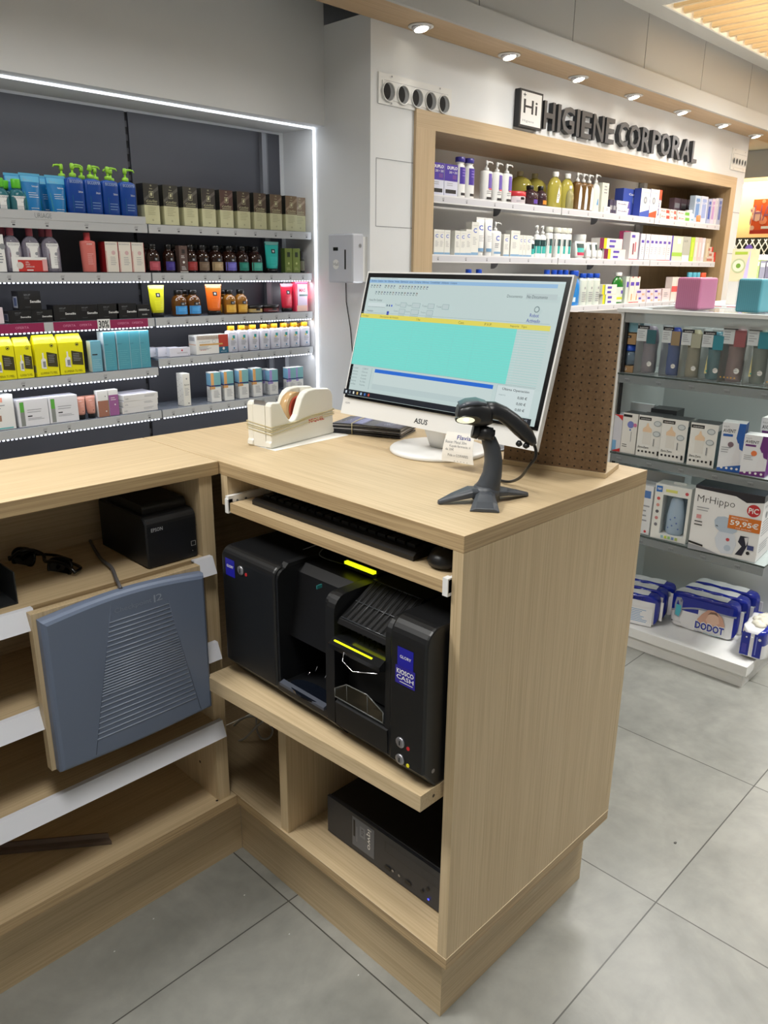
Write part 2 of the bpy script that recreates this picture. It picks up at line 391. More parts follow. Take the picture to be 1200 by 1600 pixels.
# downlights
DL = [(655, 41), (792, 86), (901, 121), (988, 149), (1062, 174), (1123, 195), (1180, 211)]
ring = MB(); ring.lathe([(0.052, 0.0), (0.054, -0.004), (0.044, -0.006), (0.040, 0.0)], WHITEM, n=24)
dsk = MB(); dsk.lathe([(0.030, -0.0145), (0.030, -0.012)], mat('lamp_glow', (255, 246, 226), 0.4, emit=9.0), n=20); 
gim = MB(); gim.lathe([(0.040, -0.001), (0.037, -0.012), (0.031, -0.015), (0.031, -0.001)], CHROME, n=20)
proto = None
for i, (u, v) in enumerate(DL):
    p = at(u, v, 'z', SOF); p[1] = 1.838
    if proto is None:
        proto = empty('recessed_downlight'); ring.build('trim_ring', proto); gim.build('lamp_head', proto, rot=(radians(-14), 0, 0)); dsk.build('lamp_disc', proto, rot=(radians(-14), 0, 0)); o = proto
    else: o = copy_tree(proto)
    o.location = (p[0], p[1]-0.01, SOF)
    tag(o, 'round recessed downlight glowing in the wooden soffit, %s in the row' % (ordn(i, 7)), 'downlight', 'downlights in the wooden soffit')
    s = bpy.data.lights.new('downlight_beam', 'SPOT'); s.energy = 3.0; s.color = (1, .95, .88); s.spot_size = radians(85); s.spot_blend = 0.8; s.shadow_soft_size = 0.03
    so = bpy.data.objects.new('downlight_beam', s); COL.objects.link(so); so.location = (p[0], p[1]+0.0, SOF-0.03); so.rotation_euler = (radians(-16), 0, 0)
# concealed light in the slot between soffit and wall, and its glow on the wall
# panels for the added lamps, all out of frame
proto = None
for i, (x, y, pw) in enumerate(ADDED_LAMPS):
    if proto is None:
        proto = empty('added_ceiling_lamp'); mb = MB(); mb.box(-.3, .3, -.3, .3, -0.015, -0.0005, WHITEM); mb.build('lamp_frame', proto)
        mb = MB(); mb.box(-.275, .275, -.275, .275, -0.019, -0.0155, mat('lamp_panel', (255, 250, 240), 0.5, emit=2.0)); mb.build('diffuser', proto); o = proto
    else: o = copy_tree(proto)
    o.location = (x, y, CEIL)
    tag(o, 'added unseen white ceiling lamp panel %s' % ('over the standing place before the counter', 'over the aisle right of the counter', 'before the left end of the wooden frame', 'over the left counter wing', 'over the monitor', 'over the far left rear corner', 'over the rear aisle', 'before the right end of the wooden frame')[i], 'ceiling lamp', 'added square ceiling lamps')

# ---- ventilation plates with five round holes
def vent(x0, x1, z0, z1, label):
    w, h = x1-x0, z1-z0; mb = MB(); g = empty('vent_plate', (x0, YH, z0), 0, label, 'vent', 'five hole vent plates')
    mb.box(0, w, -0.006, 0, 0, h, WHITEM); mb.box(0.02, w-0.02, -0.009, -0.006, 0.02, h*0.76, WHITEM)
    F = flat(mb, (0, -0.009, 0), (1, 0, 0), (0, 0, 1), w, h); F.e = 0.0001
    for a in (.16, .82):
        for b in (.06, .93): F.circle(a, b, 0.004, GREYINK, 8)
    F.rect(.06, .94, .765, .775, GREYINK); mb.build('plate', g)
    for k in range(5):
        m2 = MB(); cx = w*(0.12+0.19*k); cz = h*0.42; r = min(h*0.30, w*0.075)
        n = 28
        m2.loft([[(cx+rr*cos(2*pi*j/n), yy, cz+rr*sin(2*pi*j/n)) for j in range(n)] for rr, yy in ((r*1.12, -0.0095), (r*1.1, -0.014), (r, -0.014), (r*0.98, -0.0098))], WHITEM, cap=False)
        m2.loft([[(cx+rr*cos(2*pi*j/n), yy, cz+rr*sin(2*pi*j/n)) for j in range(n)] for rr, yy in ((r*0.98, -0.0099), (r*0.97, -0.0097))], mat('nozzle_inside', (120, 122, 124), 0.6))
        m2.prism([(cx-r*.30+r*0.62*cos(2*pi*j/n), cz+r*0.86*sin(2*pi*j/n)) for j in range(n)], -0.0104, -0.010, mat('duct_black', (18, 18, 18), 0.8))
        m2.build('nozzle', g)
vent(1.712, 2.184, 2.032, 2.150, 'white vent plate with five round holes above left end of wooden frame')
vent(5.40, 5.68, 2.09, 2.235, 'white vent plate with five holes above right end of wooden frame')

# ---- wooden frame of the right-hand wall unit
FW = wood('frame_oak', 'x', (198, 174, 140), (184, 160, 126)); FWZ = wood('frame_oak_z', 'z', (198, 174, 140), (184, 160, 126)); FSH = wood('frame_oak_inside', 'x', (178, 152, 120), (160, 135, 103))
FSHZ = wood('frame_oak_inside_shade_z', 'z', (168, 142, 104), (150, 124, 88))  # same oak, darkened on underside and inner faces to paint in the recess shade
g = empty('wooden_frame', (1.94, YH, 0.2), 0, 'wide light wooden frame around the tall recessed shelves under the wall lettering', 'frame')
def ch(mb, name, par):
    o = mb.build(name, par); o.matrix_parent_inverse = Matrix.Translation(-par.location); return o
mb = MB(); mb.box(1.94, 5.53, YH-0.015, 2.255, 1.965, 2.04, FW, {'-z': FSH}); ch(mb, 'top_board', g)
mb = MB(); mb.box(1.94, 2.07, YH-0.015, 2.255, 0.2, 1.965, FWZ, {'+x': FSHZ}); ch(mb, 'side_board', g)
mb = MB(); mb.box(5.44, 5.53, YH-0.015, 2.255, 0.2, 1.965, FWZ, {'-x': FSHZ}); ch(mb, 'side_board', g)
mb = MB(); mb.box(4.75, 5.439, 2.232, 2.250, 0.25, 1.963, FSHZ); mb.box(4.70, 4.749, 2.215, 2.250, 0.25, 1.963, mat('upright_light', (196, 196, 196), 0.5)); ch(mb, 'back_board', g)
# shelves of the right-hand unit
SHW = mat('shelf_white', (226, 226, 228), 0.4); RAILW = mat('price_rail_white', (206, 206, 212), 0.3)
def price_rail(mb, x0, x1, y, z0, z1, n, m, mark=GREYINK, seed=0, rgt=(1, 0, 0), org=None):
    F = flat(mb, org or (x0, y, z0), rgt, (0, 0, 1), x1-x0, z1-z0)
    rnd = random.Random(seed)
    F.rect(0, 1, 0.05, 0.95, m)
    for k in range(n):
        a = (k+0.3+0.4*rnd.random())/n; s = 0.016/(x1-x0); e = F.e
        F.rect(a, a+s*0.9, .48, .52+.08, mark); F.e = e; F.rect(a+s*.1, a+s*1.0, .68, .74, mark); F.e = e; F.rect(a+s*.2, a+s*0.8, .22, .38, mat('price_ink', (74, 74, 78), 0.5)); F.e = e
ZS = {'A': 1.700, 'B': 1.432, 'C': 1.158, 'D': 0.88}
SEG = {'A': [(2.08, 3.20), (3.21, 4.33), (4.34, 5.40)], 'B': [(2.08, 3.20), (3.21, 4.33), (4.34, 5.40)], 'C': [(2.08, 3.20), (3.21, 4.33), (4.34, 5.40)], 'D': [(2.08, 3.20), (3.21, 4.33), (4.34, 5.40)]}
for lv, nm in zip('ABCD', ('top', 'second', 'third', 'fourth')):
    for k, (a, b) in enumerate(SEG[lv]):
        g = empty('wall_shelf', (a, 1.93, ZS[lv]), 0, 'white wall shelf, %s row, %s section inside the wooden frame' % (nm, ('left', 'middle', 'right')[k]), 'shelf', 'white shelves inside the wooden frame')
        mb = MB(); mb.box(a, b, 1.932, 2.225, ZS[lv]-0.018, ZS[lv], SHW); ch(mb, 'shelf_board', g)
        mb = MB(); mb.box(a, b, 1.927, 1.9315, ZS[lv]-0.034, ZS[lv]+0.003, SHW); price_rail(mb, a, b, 1.927, ZS[lv]-0.030, ZS[lv]-0.002, 6, RAILW, seed=k+ord(lv)); ch(mb, 'price_rail', g)
        if k < 2:
            mb = MB(); n = 8; px = a+ (0.5 if k == 0 else 0.9)
            px = (2.72, 3.72)[k] if lv in 'AB' else (2.66, 3.66)[k]
            mb.prism([(1.99, ZS[lv]-0.018), (2.04, ZS[lv]-0.018), (2.04, ZS[lv]-0.062)]+[(2.03-0.038*sin(t*pi/16), ZS[lv]-0.062+0.04*(1-cos(t*pi/16))) for t in range(8)], px, px+0.006, mat('bracket_grey', (120, 120, 124), 0.5, 0.3), 'x'); ch(mb, 'bracket', g)
# ---- wall sign
GRM = mat('anthracite_letter', (86, 88, 92), 0.3, 0.3); GRS = mat('anthracite_side', (48, 50, 54), 0.4, 0.2)
def solid_text(mb, t, x0, x1, z0, z1, yf, yb, mf, msd, bold=0.02):
    V, F = glyphs(t, bold)
    from collections import Counter
    P = [(x0+(x1-x0)*a, z0+(z1-z0)*b) for a, b in V]; n = len(P)
    edges = Counter()
    for f in F:
        for i in range(len(f)): edges[frozenset((f[i], f[(i+1) % len(f)]))] += 1
    # merge duplicate verts to find the rim
    key = {}; rep = []
    for i, p in enumerate(P):
        k = (round(p[0], 5), round(p[1], 5)); key.setdefault(k, i); rep.append(key[k])
    edges = Counter()
    for f in F:
        g = [rep[i] for i in f]
        for i in range(len(g)):
            if g[i] != g[(i+1) % len(g)]: edges[frozenset((g[i], g[(i+1) % len(g)]))] += 1
    mb.add([(p[0], yf, p[1]) for p in P], [tuple(f) for f in F], mf)
    mb.add([(p[0], yb, p[1]) for p in P], [tuple(f) for f in F], msd)
    for e, c in edges.items():
        if c == 1 and len(e) == 2:
            i, j = tuple(e); mb.add([(P[i][0], yf, P[i][1]), (P[j][0], yf, P[j][1]), (P[j][0], yb, P[j][1]), (P[i][0], yb, P[i][1])], [(0, 1, 2, 3)], msd)
def letter_sign(word, us, vt, vb):
    """each letter of the wall sign, us = left/right columns in the photo"""
    for i, (c, (u0, u1)) in enumerate(zip(word, us)):
        a, b = solve_u(u0, 'y', YH-0.03, 2.14), solve_u(u1, 'y', YH-0.03, 2.14)
        mb = MB(); solid_text(mb, c, a, b, vb, vt, YH-0.03, YH-0.003, GRM, GRS); o = mb.build('sign_letter')
        yield o, c
HI = [(850.5, 867.5), (872, 876.5), (878.5, 898), (901.5, 906), (909, 925), (927.5, 944), (947, 960.5)]
CO = [(967, 982), (984, 1001), (1003.5, 1017), (1019.5, 1032.5), (1033, 1048), (1050.5, 1065), (1066, 1079), (1082, 1090)]
names = {'H': 'H', 'I': 'I'}
for w_, us, wn in (('HIGIENE', HI, 'first'), ('CORPORAL', CO, 'second')):
    for k, (o, c) in enumerate(letter_sign(w_, us, 2.203, 2.070)):
        tag(o, 'raised anthracite letter %s, %s in the %s word of the wall sign' % (c, ordn(k, len(w_)), wn), 'sign letter', 'letters of the wall sign')
g = empty('sign_plaque', (2.70, YH, 2.07), 0, 'square white plaque with dark frame and two letters left of the wall sign', 'sign')
mb = MB(); x0, x1 = solve_u(812, 'y', YH-.033, 2.15), solve_u(847.5, 'y', YH-.033, 2.15); z0, z1 = 2.056, 2.227
mb.box(x0, x1, YH-0.033, YH-0.001, z0, z1, GRS); ch(mb, 'plaque_frame', g)
mb = MB(); F = flat(mb, (x0+.012, YH-0.0335, z0+.01), (1, 0, 0), (0, 0, 1), x1-x0-.024, z1-z0-.02)
F.rect(0, 1, 0, 1, WHITE); F.text('Hi', .12, .80, .36, .78, GRS, 0.01); F.text('+', .08, .22, .85, .96, GRS, .02); F.text('Higiene', .1, .66, .08, .17, GREYINK); ch(mb, 'plaque_face', g)

# ---- dispenser on the pilaster side
g = empty('soap_dispenser', (XP, 2.0, 1.30), 0, 'pale grey wall dispenser with dark slot on the white pilaster', 'dispenser')
DG = mat('dispenser_grey', (196, 199, 208), 0.35)
mb = MB(); mb.box(XP-0.10, XP-0.03, 1.915, 2.075, 1.305, 1.51, DG); o = ch(mb, 'cover', g); o.modifiers.new('b', 'BEVEL').width = 0.006
mb = MB(); mb.box(XP-0.03, XP-0.0005, 1.925, 2.07, 1.31, 1.50, WHITE); ch(mb, 'back_plate', g)
mb = MB(); F = flat(mb, (XP-0.10, 2.075, 1.305), (0, -1, 0), (0, 0, 1), 0.16, 0.205)
F.rect(.22, .42, .66, .73, BLACK); F.rect(.68, .74, .28, .68, BLACK); F.circle(.33, .38, .021, WHITE, 20); F.text('Hall', .22, .45, .35, .42, GREYINK); ch(mb, 'front_print', g)
mb = MB(); F = flat(mb, (XP-.10+.001, 1.915, 1.305), (1, 0, 0), (0, 0, 1), .1, .2); F.circle(.45, .78, .009, STEEL, 14); F.e += .001; F.circle(.45, .78, .005, GREYINK, 10); ch(mb, 'lock', g)
mb = MB(); mb.tube([(XP-.006, 2.06, 1.305), (XP-.006, 2.058, 1.22), (XP-.006, 2.03, 1.10), (XP-.006, 2.015, .98), (XP-.006, 2.03, .85), (XP-.006, 2.035, .7)], 0.0022, BLACK)
tag(mb.build('power_cable'), 'thin black cable running down the white pilaster from the dispenser', 'cable')

# ================================================================ LEFT ALCOVE SHELVES
LEDD = mat('led_dots', (235, 240, 255), 0.4, emit=4.0); RAILG = mat('price_rail_grey', (190, 192, 194), 0.3); SHG = clear('alcove_shelf_glass', (150, 158, 172), 0.35, 0.1)
RL = {1: (1.527, 1.527), 2: (1.343, 1.343), 3: (1.166, 1.166), 4: (0.966, 1.000), 5: (0.785, 0.785)}
MODS = [(-0.40, 0.815), (0.822, 1.662)]
for lv in RL:
    for k, (a, b) in enumerate(MODS):
        z = RL[lv][k]
        g = empty('alcove_shelf', (a, 2.30, z), 0, 'alcove shelf with grey price rail, %s level, %s bay' % (('top', 'second', 'third', 'fourth', 'lowest')[lv-1], ('left', 'right')[k]), 'shelf', 'shelves of the dark alcove')
        mb = MB(); mb.box(a, b, 2.302, 2.477, z-0.008, z, SHG); ch(mb, 'shelf_board', g)
        mb = MB(); mb.box(a, b, 2.296, 2.3015, z-0.034, z-0.001, RAILG); price_rail(mb, a, b, 2.296, z-0.033, z-0.002, 8 if k == 0 else 9, RAILG, seed=lv*3+k, mark=mat('rail_ink', (150, 150, 152), .5)); ch(mb, 'price_rail', g)
        if lv > 1:
            mb = MB(); x = a+0.004
            while x < b-0.008: mb.box(x, x+0.007, 2.297, 2.3005, z-0.0385, z-0.0345, LEDD); x += 0.0155
            ch(mb, 'led_strip', g)
            area('shelf_led_light', ((a+b)/2, 2.31, z-0.042), (b-a, 0.01), 0.55*(b-a), (.90, .93, 1), (radians(20), 0, 0))
MAG = C((150, 36, 84))
mb = MB()
F = flat(mb, (-0.4, 2.2955, 1.166-0.034), (1, 0, 0), (0, 0, 1), 1.215, 0.034)
for u0, u1 in ((-60, 69), (83.5, 152.5), (171, 231)):
    a0, a1 = [(solve_u(u, 'y', 2.2955, 1.15)+0.4)/1.215 for u in (u0, u1)]; F.rect(a0, a1, .02, .98, MAG)
    w = a1-a0
    for q in (.35, .72): F.text('OFERTA', a0+w*q-.02, a0+w*q+.02, .42, .66, mat('pale_pink_ink', (225, 150, 180), .5))
a0, a1 = [(solve_u(u, 'y', 2.2955, 1.15)+0.4)/1.215 for u in (154, 170)]; F.rect(a0-.004, a1+.004, .0, 1.1, WHITE); F.text('30%', a0, a1, .1, .95, INK, .02)
tag(mb.build('offer_strip'), 'magenta offer strips with handwritten 30% on the third shelf rail', 'price strip')
mb = MB(); F = flat(mb, (-0.4, 2.294, 1.527-.002), (1, 0, 0), (0, 0, 1), 1.21, 0.028); mb.box(-.4, .81, 2.2945, 2.2985, 1.524, 1.553, RAILG)
a0 = (solve_u(54, 'y', 2.294, 1.54)+.4)/1.21; F.text('URIAGE', a0, a0+.05, .15, .75, GREYINK, .0)
tag(mb.build('shelf_edge_strip'), 'pale grey edge strip standing on the left top alcove shelf', 'edge strip')

# ================================================================ THE COUNTER
# worktops
H, DX, DL_, DB, TT = 1.0, 0.570, 0.633, 0.935, 0.0275
mb = MB(); mb.box(0, DX, 0, DB, H-TT, H, WY, {'-x': WEY, '+x': WEY, '-y': WEX, '+y': WEX}); wt = mb.build('worktop', bevel=0.0012)
tag(wt, 'light oak worktop of the right counter carrying the white monitor', 'worktop')
mb = MB(); mb.box(-1.6, -0.0015, DL_, DB, H-TT, H, WX, {'-y': WEX, '+y': WEX}); wt = mb.build('worktop', bevel=0.0012)
tag(wt, 'light oak worktop of the left counter wing in front of the dark alcove', 'worktop')
# right cabinet
ZB, TB = 0.2028, 0.024
g = empty('counter_cabinet', (0.3, 0.3, 0), 0, 'light oak counter cabinet holding the black cash machine and computer', 'cabinet')
mb = MB(); mb.box(0.0, 0.555, 0.0, 0.0205, ZB, H-TT, WZ); ch(mb, 'side_panel', g)
mb = MB(); mb.box(0.5555, 0.5695, 0.0, DB, ZB, H-TT, WZ); ch(mb, 'back_panel', g)
mb = MB(); mb.box(0.0, 0.5695, 0.0, 0.891, ZB-TB, ZB, WY, {'-x': WEY, '-y': WEX}); ch(mb, 'bottom_panel', g)
mb = MB(); mb.box(0.0, 0.30, 0.607, 0.629, 0.910, H-TT, WZ); ch(mb, 'hanging_panel', g)
mb = MB(); mb.box(0.004, 0.55, 0.449, 0.474, ZB, 0.5285, WZ); ch(mb, 'divider', g)
mb = MB(); mb.box(0.040, 0.545, 0.040, 0.684, 0, ZB-TB, WY, {'-y': WX, '-x': WY}); ch(mb, 'plinth', g)
mb = MB(); mb.box(-0.011, 0.555, 0.892, 0.905, ZB, H-TT, WX); ch(mb, 'rear_board', g)
mb = MB(); mb.box(-0.0006, 0.5695, -0.0006, 0.0, ZB-.0012, ZB+.0006, EDGE_HL); mb.box(-0.0006, 0.0, 0, 0.62, ZB-.0008, ZB+.0006, EDGE_HL); ch(mb, 'edge_band_highlight', g)  # pale edge banding that paints in the highlight line along the panel edge
# keyboard shelf
g = empty('keyboard_shelf', (0.2, 0.3, 0.90), 0, 'oak pull-out keyboard shelf under the right worktop', 'shelf')
mb = MB(); mb.box(-0.004, 0.33, 0.034, 0.596, 0.9005, 0.9205, WY, {'-x': WEY}); ch(mb, 'shelf_board', g)
for y in (0.0215, 0.5970):
    mb = MB(); mb.box(-0.006, 0.34, y, y+0.010, 0.904, 0.934 if y > .3 else 0.9255, WHITEM); mb.box(-0.008, 0.004, y-0.0, y+0.0105, 0.8985, 0.928, WHITEM)
    F = flat(mb, (0, y, .904), (1, 0, 0), (0, 0, 1), .3, .03)
    for a in (.05, .12): F.circle(a, .6, .003, GREYP, 8)
    ch(mb, 'slide_rail', g)
# cash machine shelf, pulled out
g = empty('cash_machine_shelf', (0.2, 0.3, 0.53), 0, 'oak pull-out shelf carrying the black cash machine', 'shelf')
mb = MB(); q = [(-0.051, 0.0265), (0.50, 0.0265), (0.50, 0.600), (-0.082, 0.600)]
zt, zb = 0.560, 0.5295
mb.loft([[(x, y, zb) for x, y in q], [(x, y, zt) for x, y in q]], WY, smooth=False)
mb.m = [mb.mi(WY)]*len(mb.m); ch(mb, 'shelf_board', g)
mb = MB(); F = flat(mb, (-0.051, 0.0265, zb), (1, 0, 0), (0, 0, 1), .5, .03); F.circle(.065, .5, .0032, mat('screw_dark', (70, 60, 48), .4, .5), 10); ch(mb, 'screw', g)

# left wing cabinet
YF = 0.645
g = empty('counter_cabinet', (-0.5, 0.75, 0), 0, 'open oak shelf cabinet of the left counter wing', 'cabinet')
mb = MB(); mb.box(-0.042, -0.012, YF, 0.90, ZB, H-TT, WZ)
F = flat(mb, (-0.042, 0.9, ZB), (0, -1, 0), (0, 0, 1), 0.255, 0.77); dk = mat('drill_hole', (40, 30, 22), .8)
F.circle(.72, .09, .0035, dk, 10); F.circle(.58, .965, .004, dk, 10); ch(mb, 'side_panel', g)
mb = MB(); mb.box(-1.6, -0.042, 0.892, 0.905, ZB, H-TT, WX); ch(mb, 'back_panel', g)
mb = MB(); mb.box(-1.6, -0.0012, DL_, 0.905, ZB-TB, ZB, WX, {'-y': WEX}); 
F = flat(mb, (-1.6, DL_, ZB), (1, 0, 0), (0, 1, 0), 1.6, .27); F.circle((1.6-.045)/1.6, .06, .0032, dk, 10); ch(mb, 'bottom_panel', g)
mb = MB(); mb.box(-1.6, 0.0395, 0.6845, 0.88, 0, ZB-TB, WX); ch(mb, 'plinth', g)
RW = mat('label_rail_white', (232, 234, 242), 0.3)
def wing_shelf(z, rails, lab):
    g = empty('wing_shelf', (-0.8, 0.65, z), 0, lab, 'shelf', 'oak shelves of the left counter wing')
    mb = MB(); mb.box(-1.6, -0.0425, YF, 0.8915, z-0.020, z, WX, {'-y': WEX}); ch(mb, 'shelf_board', g)
    for a, b in rails:
        mb = MB(); mb.loft([[(x, YF-0.001, z+0.001), (x, YF-0.012, z+0.001), (x, YF-0.026, z-0.034), (x, YF-0.024, z-0.035), (x, YF-0.011, z-0.002), (x, YF-0.001, z-0.002)] for x in (a, b)], RW, smooth=False)
        ch(mb, 'label_rail', g)
wing_shelf(0.802, [(-1.6, -0.395), (-0.072, -0.028)], 'oak shelf holding the receipt printer and sunglasses, topmost in left wing')
wing_shelf(0.606, [(-1.6, -0.395), (-0.075, -0.028)], 'empty oak shelf behind the grey ribbed pad, left counter wing')
wing_shelf(0.414, [(-1.6, -0.028)], 'empty oak shelf with full-length white label rail below the grey pad')

# grey deactivator pad on a board
g = empty('deactivator_pad', (-0.24, 0.60, 0.49), 0, 'blue-grey ribbed plastic pad on a wooden board, hung before the shelves', 'security pad')
mb = MB(); mb.box(-0.408, -0.072, 0.612, 0.630, 0.487, 0.800, WZ); ch(mb, 'backing_board', g)
PG = mat('pad_blue_grey', (102, 114, 136), 0.42); PL = mat('pad_rib', (150, 160, 178), 0.4)
mb = MB()
x0, x1, z0, z1 = -0.400, -0.076, 0.489, 0.790; bow = 0.013
def pad_outline(ins):
    P = []
    for k in range(17): t = k/16; P.append((x0+ins+(x1-x0-2*ins)*t, z1-ins+bow*sin(pi*t)-0.0*t))
    for k in range(1, 8): P.append((x1-ins, z1-ins-(z1-z0-2*ins)*k/8))
    for k in range(17): t = k/16; P.append((x1-ins-(x1-x0-2*ins)*t, z0+ins-bow*0.35*sin(pi*t)))
    for k in range(1, 8): P.append((x0+ins, z0+ins+(z1-z0-2*ins)*k/8))
    return P
mb.loft([[(p[0], y, p[1]) for p in pad_outline(i)] for i, y in ((0, 0.611), (0, 0.596), (0.003, 0.590), (0.008, 0.587))], PG, smooth=False)
ch(mb, 'pad_body', g)
F_ = lambda a, b, e: (x0+(x1-x0)*a, 0.587-e, z0+(z1-z0)*b)
mb = MB(); F = Face(mb, F_, x1-x0, z1-z0)
def wlim(b):  # width of ribbed fan at height b
    return 0.315-0.02*(1-b)-0.0*b, 0.0
ys = [.875, .845, .815, .785, .755, .725, .69, .66]+[.63-.0185*k for k in range(13)]+[.375, .34, .305, .27, .235, .20, .165, .13]
for b in ys:
    la = 0.375-0.165*(0.92-b)/0.85; ra = 0.73+0.16*(0.92-b)/0.85
    za, zb_ = z0+(z1-z0)*b, z0+(z1-z0)*(b)
    mb.tube([(x0+(x1-x0)*la, 0.5868, za), (x0+(x1-x0)*ra, 0.5868, zb_)], 0.0011, PL, n=6)
mb.tube([F_(0.385, .99, 0), F_(0.205, .03, 0)], 0.0006, mat('pad_seam', (78, 88, 106), .5), n=5)
mb.tube([F_(0.735, .9, 0), F_(0.905, .03, 0)], 0.0006, mat('pad_seam', (78, 88, 106), .5), n=5)
ch(mb, 'rib', g); bpy.data.objects['rib'].name = 'ribbing'
mb = MB(); F = Face(mb, F_, x1-x0, z1-z0); F.e = .0006; F.text('Checkpoint', .40, .63, .915, .955, mat('pad_emboss', (128, 138, 156), .4)); F.rect(.645, .655, .915, .965, PL); F.text('2', .66, .70, .92, .965, PL); ch(mb, 'embossed_name', g)
mb = MB(); p = [(-0.245, 0.605, 0.803), (-0.236, 0.640, 0.812), (-0.215, 0.70, 0.810), (-0.205, 0.76, 0.806), (-0.190, 0.82, 0.806), (-0.17, 0.885, 0.806)]
from mathutils.geometry import interpolate_bezier
def smooth_path(P, k=6):
    P = [Vector(p) for p in P]; out = []
    for i in range(len(P)-1):
        p0 = P[max(i-1, 0)]; p1 = P[i]; p2 = P[i+1]; p3 = P[min(i+2, len(P)-1)]
        for j in range(k):
            t = j/k; out.append(0.5*((2*p1)+(-p0+p2)*t+(2*p0-5*p1+4*p2-p3)*t*t+(-p0+3*p1-3*p2+p3)*t**3))
    return out+[P[-1]]
mb.tube(smooth_path(p), 0.0035, mat('cable_grey', (92, 90, 92), .5)); ch(mb, 'cable', g)

# ================================================================ THINGS ON AND IN THE COUNTER
# ---- receipt printer
PB = mat('printer_black', (18, 20, 24), 0.42)
g = empty('receipt_printer', (-0.09, 0.76, 0.802), 0, 'black box-shaped receipt printer at the right end of the top wing shelf', 'printer')
def rbox(mb, x0, x1, y0, y1, z0, z1, m, r=0.006):
    """box with rounded front-top edge (towards -y)"""
    P = [(y1, z0), (y0, z0), (y0, z1-r)]+[(y0+r-r*cos(t), z1-r+r*sin(t)) for t in np.linspace(0, pi/2, 6)[1:]]+[(y1, z1)]
    mb.prism(P, x0, x1, m, 'x')
X0, X1, Y0, Y1, Z0 = -0.160, -0.047, 0.655, 0.850, 0.8025
mb = MB(); rbox(mb, X0, X1, Y0, Y1, Z0, Z0+0.104, PB, 0.018); o = ch(mb, 'body', g); b = o.modifiers.new('b', 'BEVEL'); b.width = 0.003; b.limit_method = 'ANGLE'
mb = MB(); rbox(mb, X0+.012, X1-.004, Y0+.03, Y1-.02, Z0+0.104, Z0+0.122, PB, 0.012); ch(mb, 'cover', g)
mb = MB(); F = flat(mb, (X0, Y0-.0001, Z0), (1, 0, 0), (0, 0, 1), X1-X0, .104)
F.rect(0, 1, .645, .652, BLACK); F.text('EPSON', .10, .32, .72, .79, mat('pale_ink', (170, 172, 176), .4), .01)
for r_ in ((.86, .95, .25, .255), (.86, .95, .34, .345), (.86, .865, .25, .345), (.945, .95, .25, .345)): F.rect(*r_, WHITE)
F.rect(.80, .96, .08, .20, BLACK); F.circle(.88, .15, .0007, WHITE, 8); ch(mb, 'front_print', g)
# ---- sunglasses
g = empty('sunglasses', (-0.30, 0.80, 0.8025), 0, 'folded black sunglasses lying on the top wing shelf', 'sunglasses')
GB = mat('glossy_black', (8, 8, 9), 0.08); LENS = mat('dark_lens', (22, 20, 20), 0.05)
SO = Vector((-.30, .80, 0)); fp = smooth_path([(-0.345, .865, .815), (-0.335, .845, .832), (-0.315, .835, .836), (-0.30, .812, .829), (-0.305, .79, .822), (-0.297, .765, .826), (-0.285, .735, .822), (-0.278, .72, .810)])
mb = MB(); mb.tube(fp, 0.0035, GB); ch(mb, 'bridge', g)
for c, a in (((-0.322, .855, .816), .5), ((-0.288, .765, .812), .9)):
    mb = MB(); n = 24; ring_ = []
    dx, dy = -sin(a)*0, 0
    d1 = Vector((0.022, -0.047, 0.002)).normalized(); d2 = Vector((0.25, 0.12, 0.95)).normalized()
    P = [Vector(c)+d1*0.028*math.copysign(abs(cos(t))**.8, cos(t))+d2*0.019*math.copysign(abs(sin(t))**.8, sin(t)) for t in np.linspace(0, 2*pi, n, endpoint=False)]
    mb.tube(P, 0.0028, GB, closed=True); ch(mb, 'rim', g)
    mb = MB(); mb.add([tuple(Vector(c)+d2.cross(d1)*.001)]+[tuple(p) for p in P], [(0, i+1, (i+1) % n+1) for i in range(n)], LENS); ch(mb, 'lens', g)
mb = MB(); mb.tube(smooth_path([(-0.345, .87, .818), (-0.30, .872, .812), (-0.262, .845, .808), (-0.25, .80, .806)]), .003, GB); ch(mb, 'temple', g)
mb = MB(); mb.tube(smooth_path([(-0.278, .72, .812), (-0.256, .745, .808), (-0.258, .79, .807), (-0.27, .84, .806)]), .003, GB); ch(mb, 'temple', g)
# ---- open black box at the left edge
g = empty('metal_tray', (-0.5, 0.70, 0.8025), 0, 'small black open metal tray at the left edge of the photo', 'tray')
BKM = mat('black_card', (34, 36, 38), .45)
mb = MB(); xa, xb, ya, yb = -0.62, -0.405, .67, .80
mb.box(xa, xb, ya, yb, .8025, .8045, BKM); mb.box(xb-.002, xb, ya, yb, .8045, .862, BKM); mb.box(xa, xb-.002, yb-.002, yb, .8045, .865, BKM); mb.box(xa, xa+.002, ya, yb, .8045, .862, BKM)
ch(mb, 'tray_body', g)
# ---- brown strip on the cabinet floor
mb = MB(); mb.loft([[(x, y, ZB+.0006), (x, y-.012, ZB+.0006), (x, y-.012, ZB+.009), (x, y-.002, ZB+.012), (x, y-.0, ZB+.022), (x, y+.004, ZB+.022)] for x, y in ((-0.50, .858), (-0.283, .697))], mat('brown_plastic', (98, 82, 72), .4), smooth=False)
tag(mb.build('spare_rail'), 'loose brown plastic rail lying on the bottom of the left wing', 'rail')

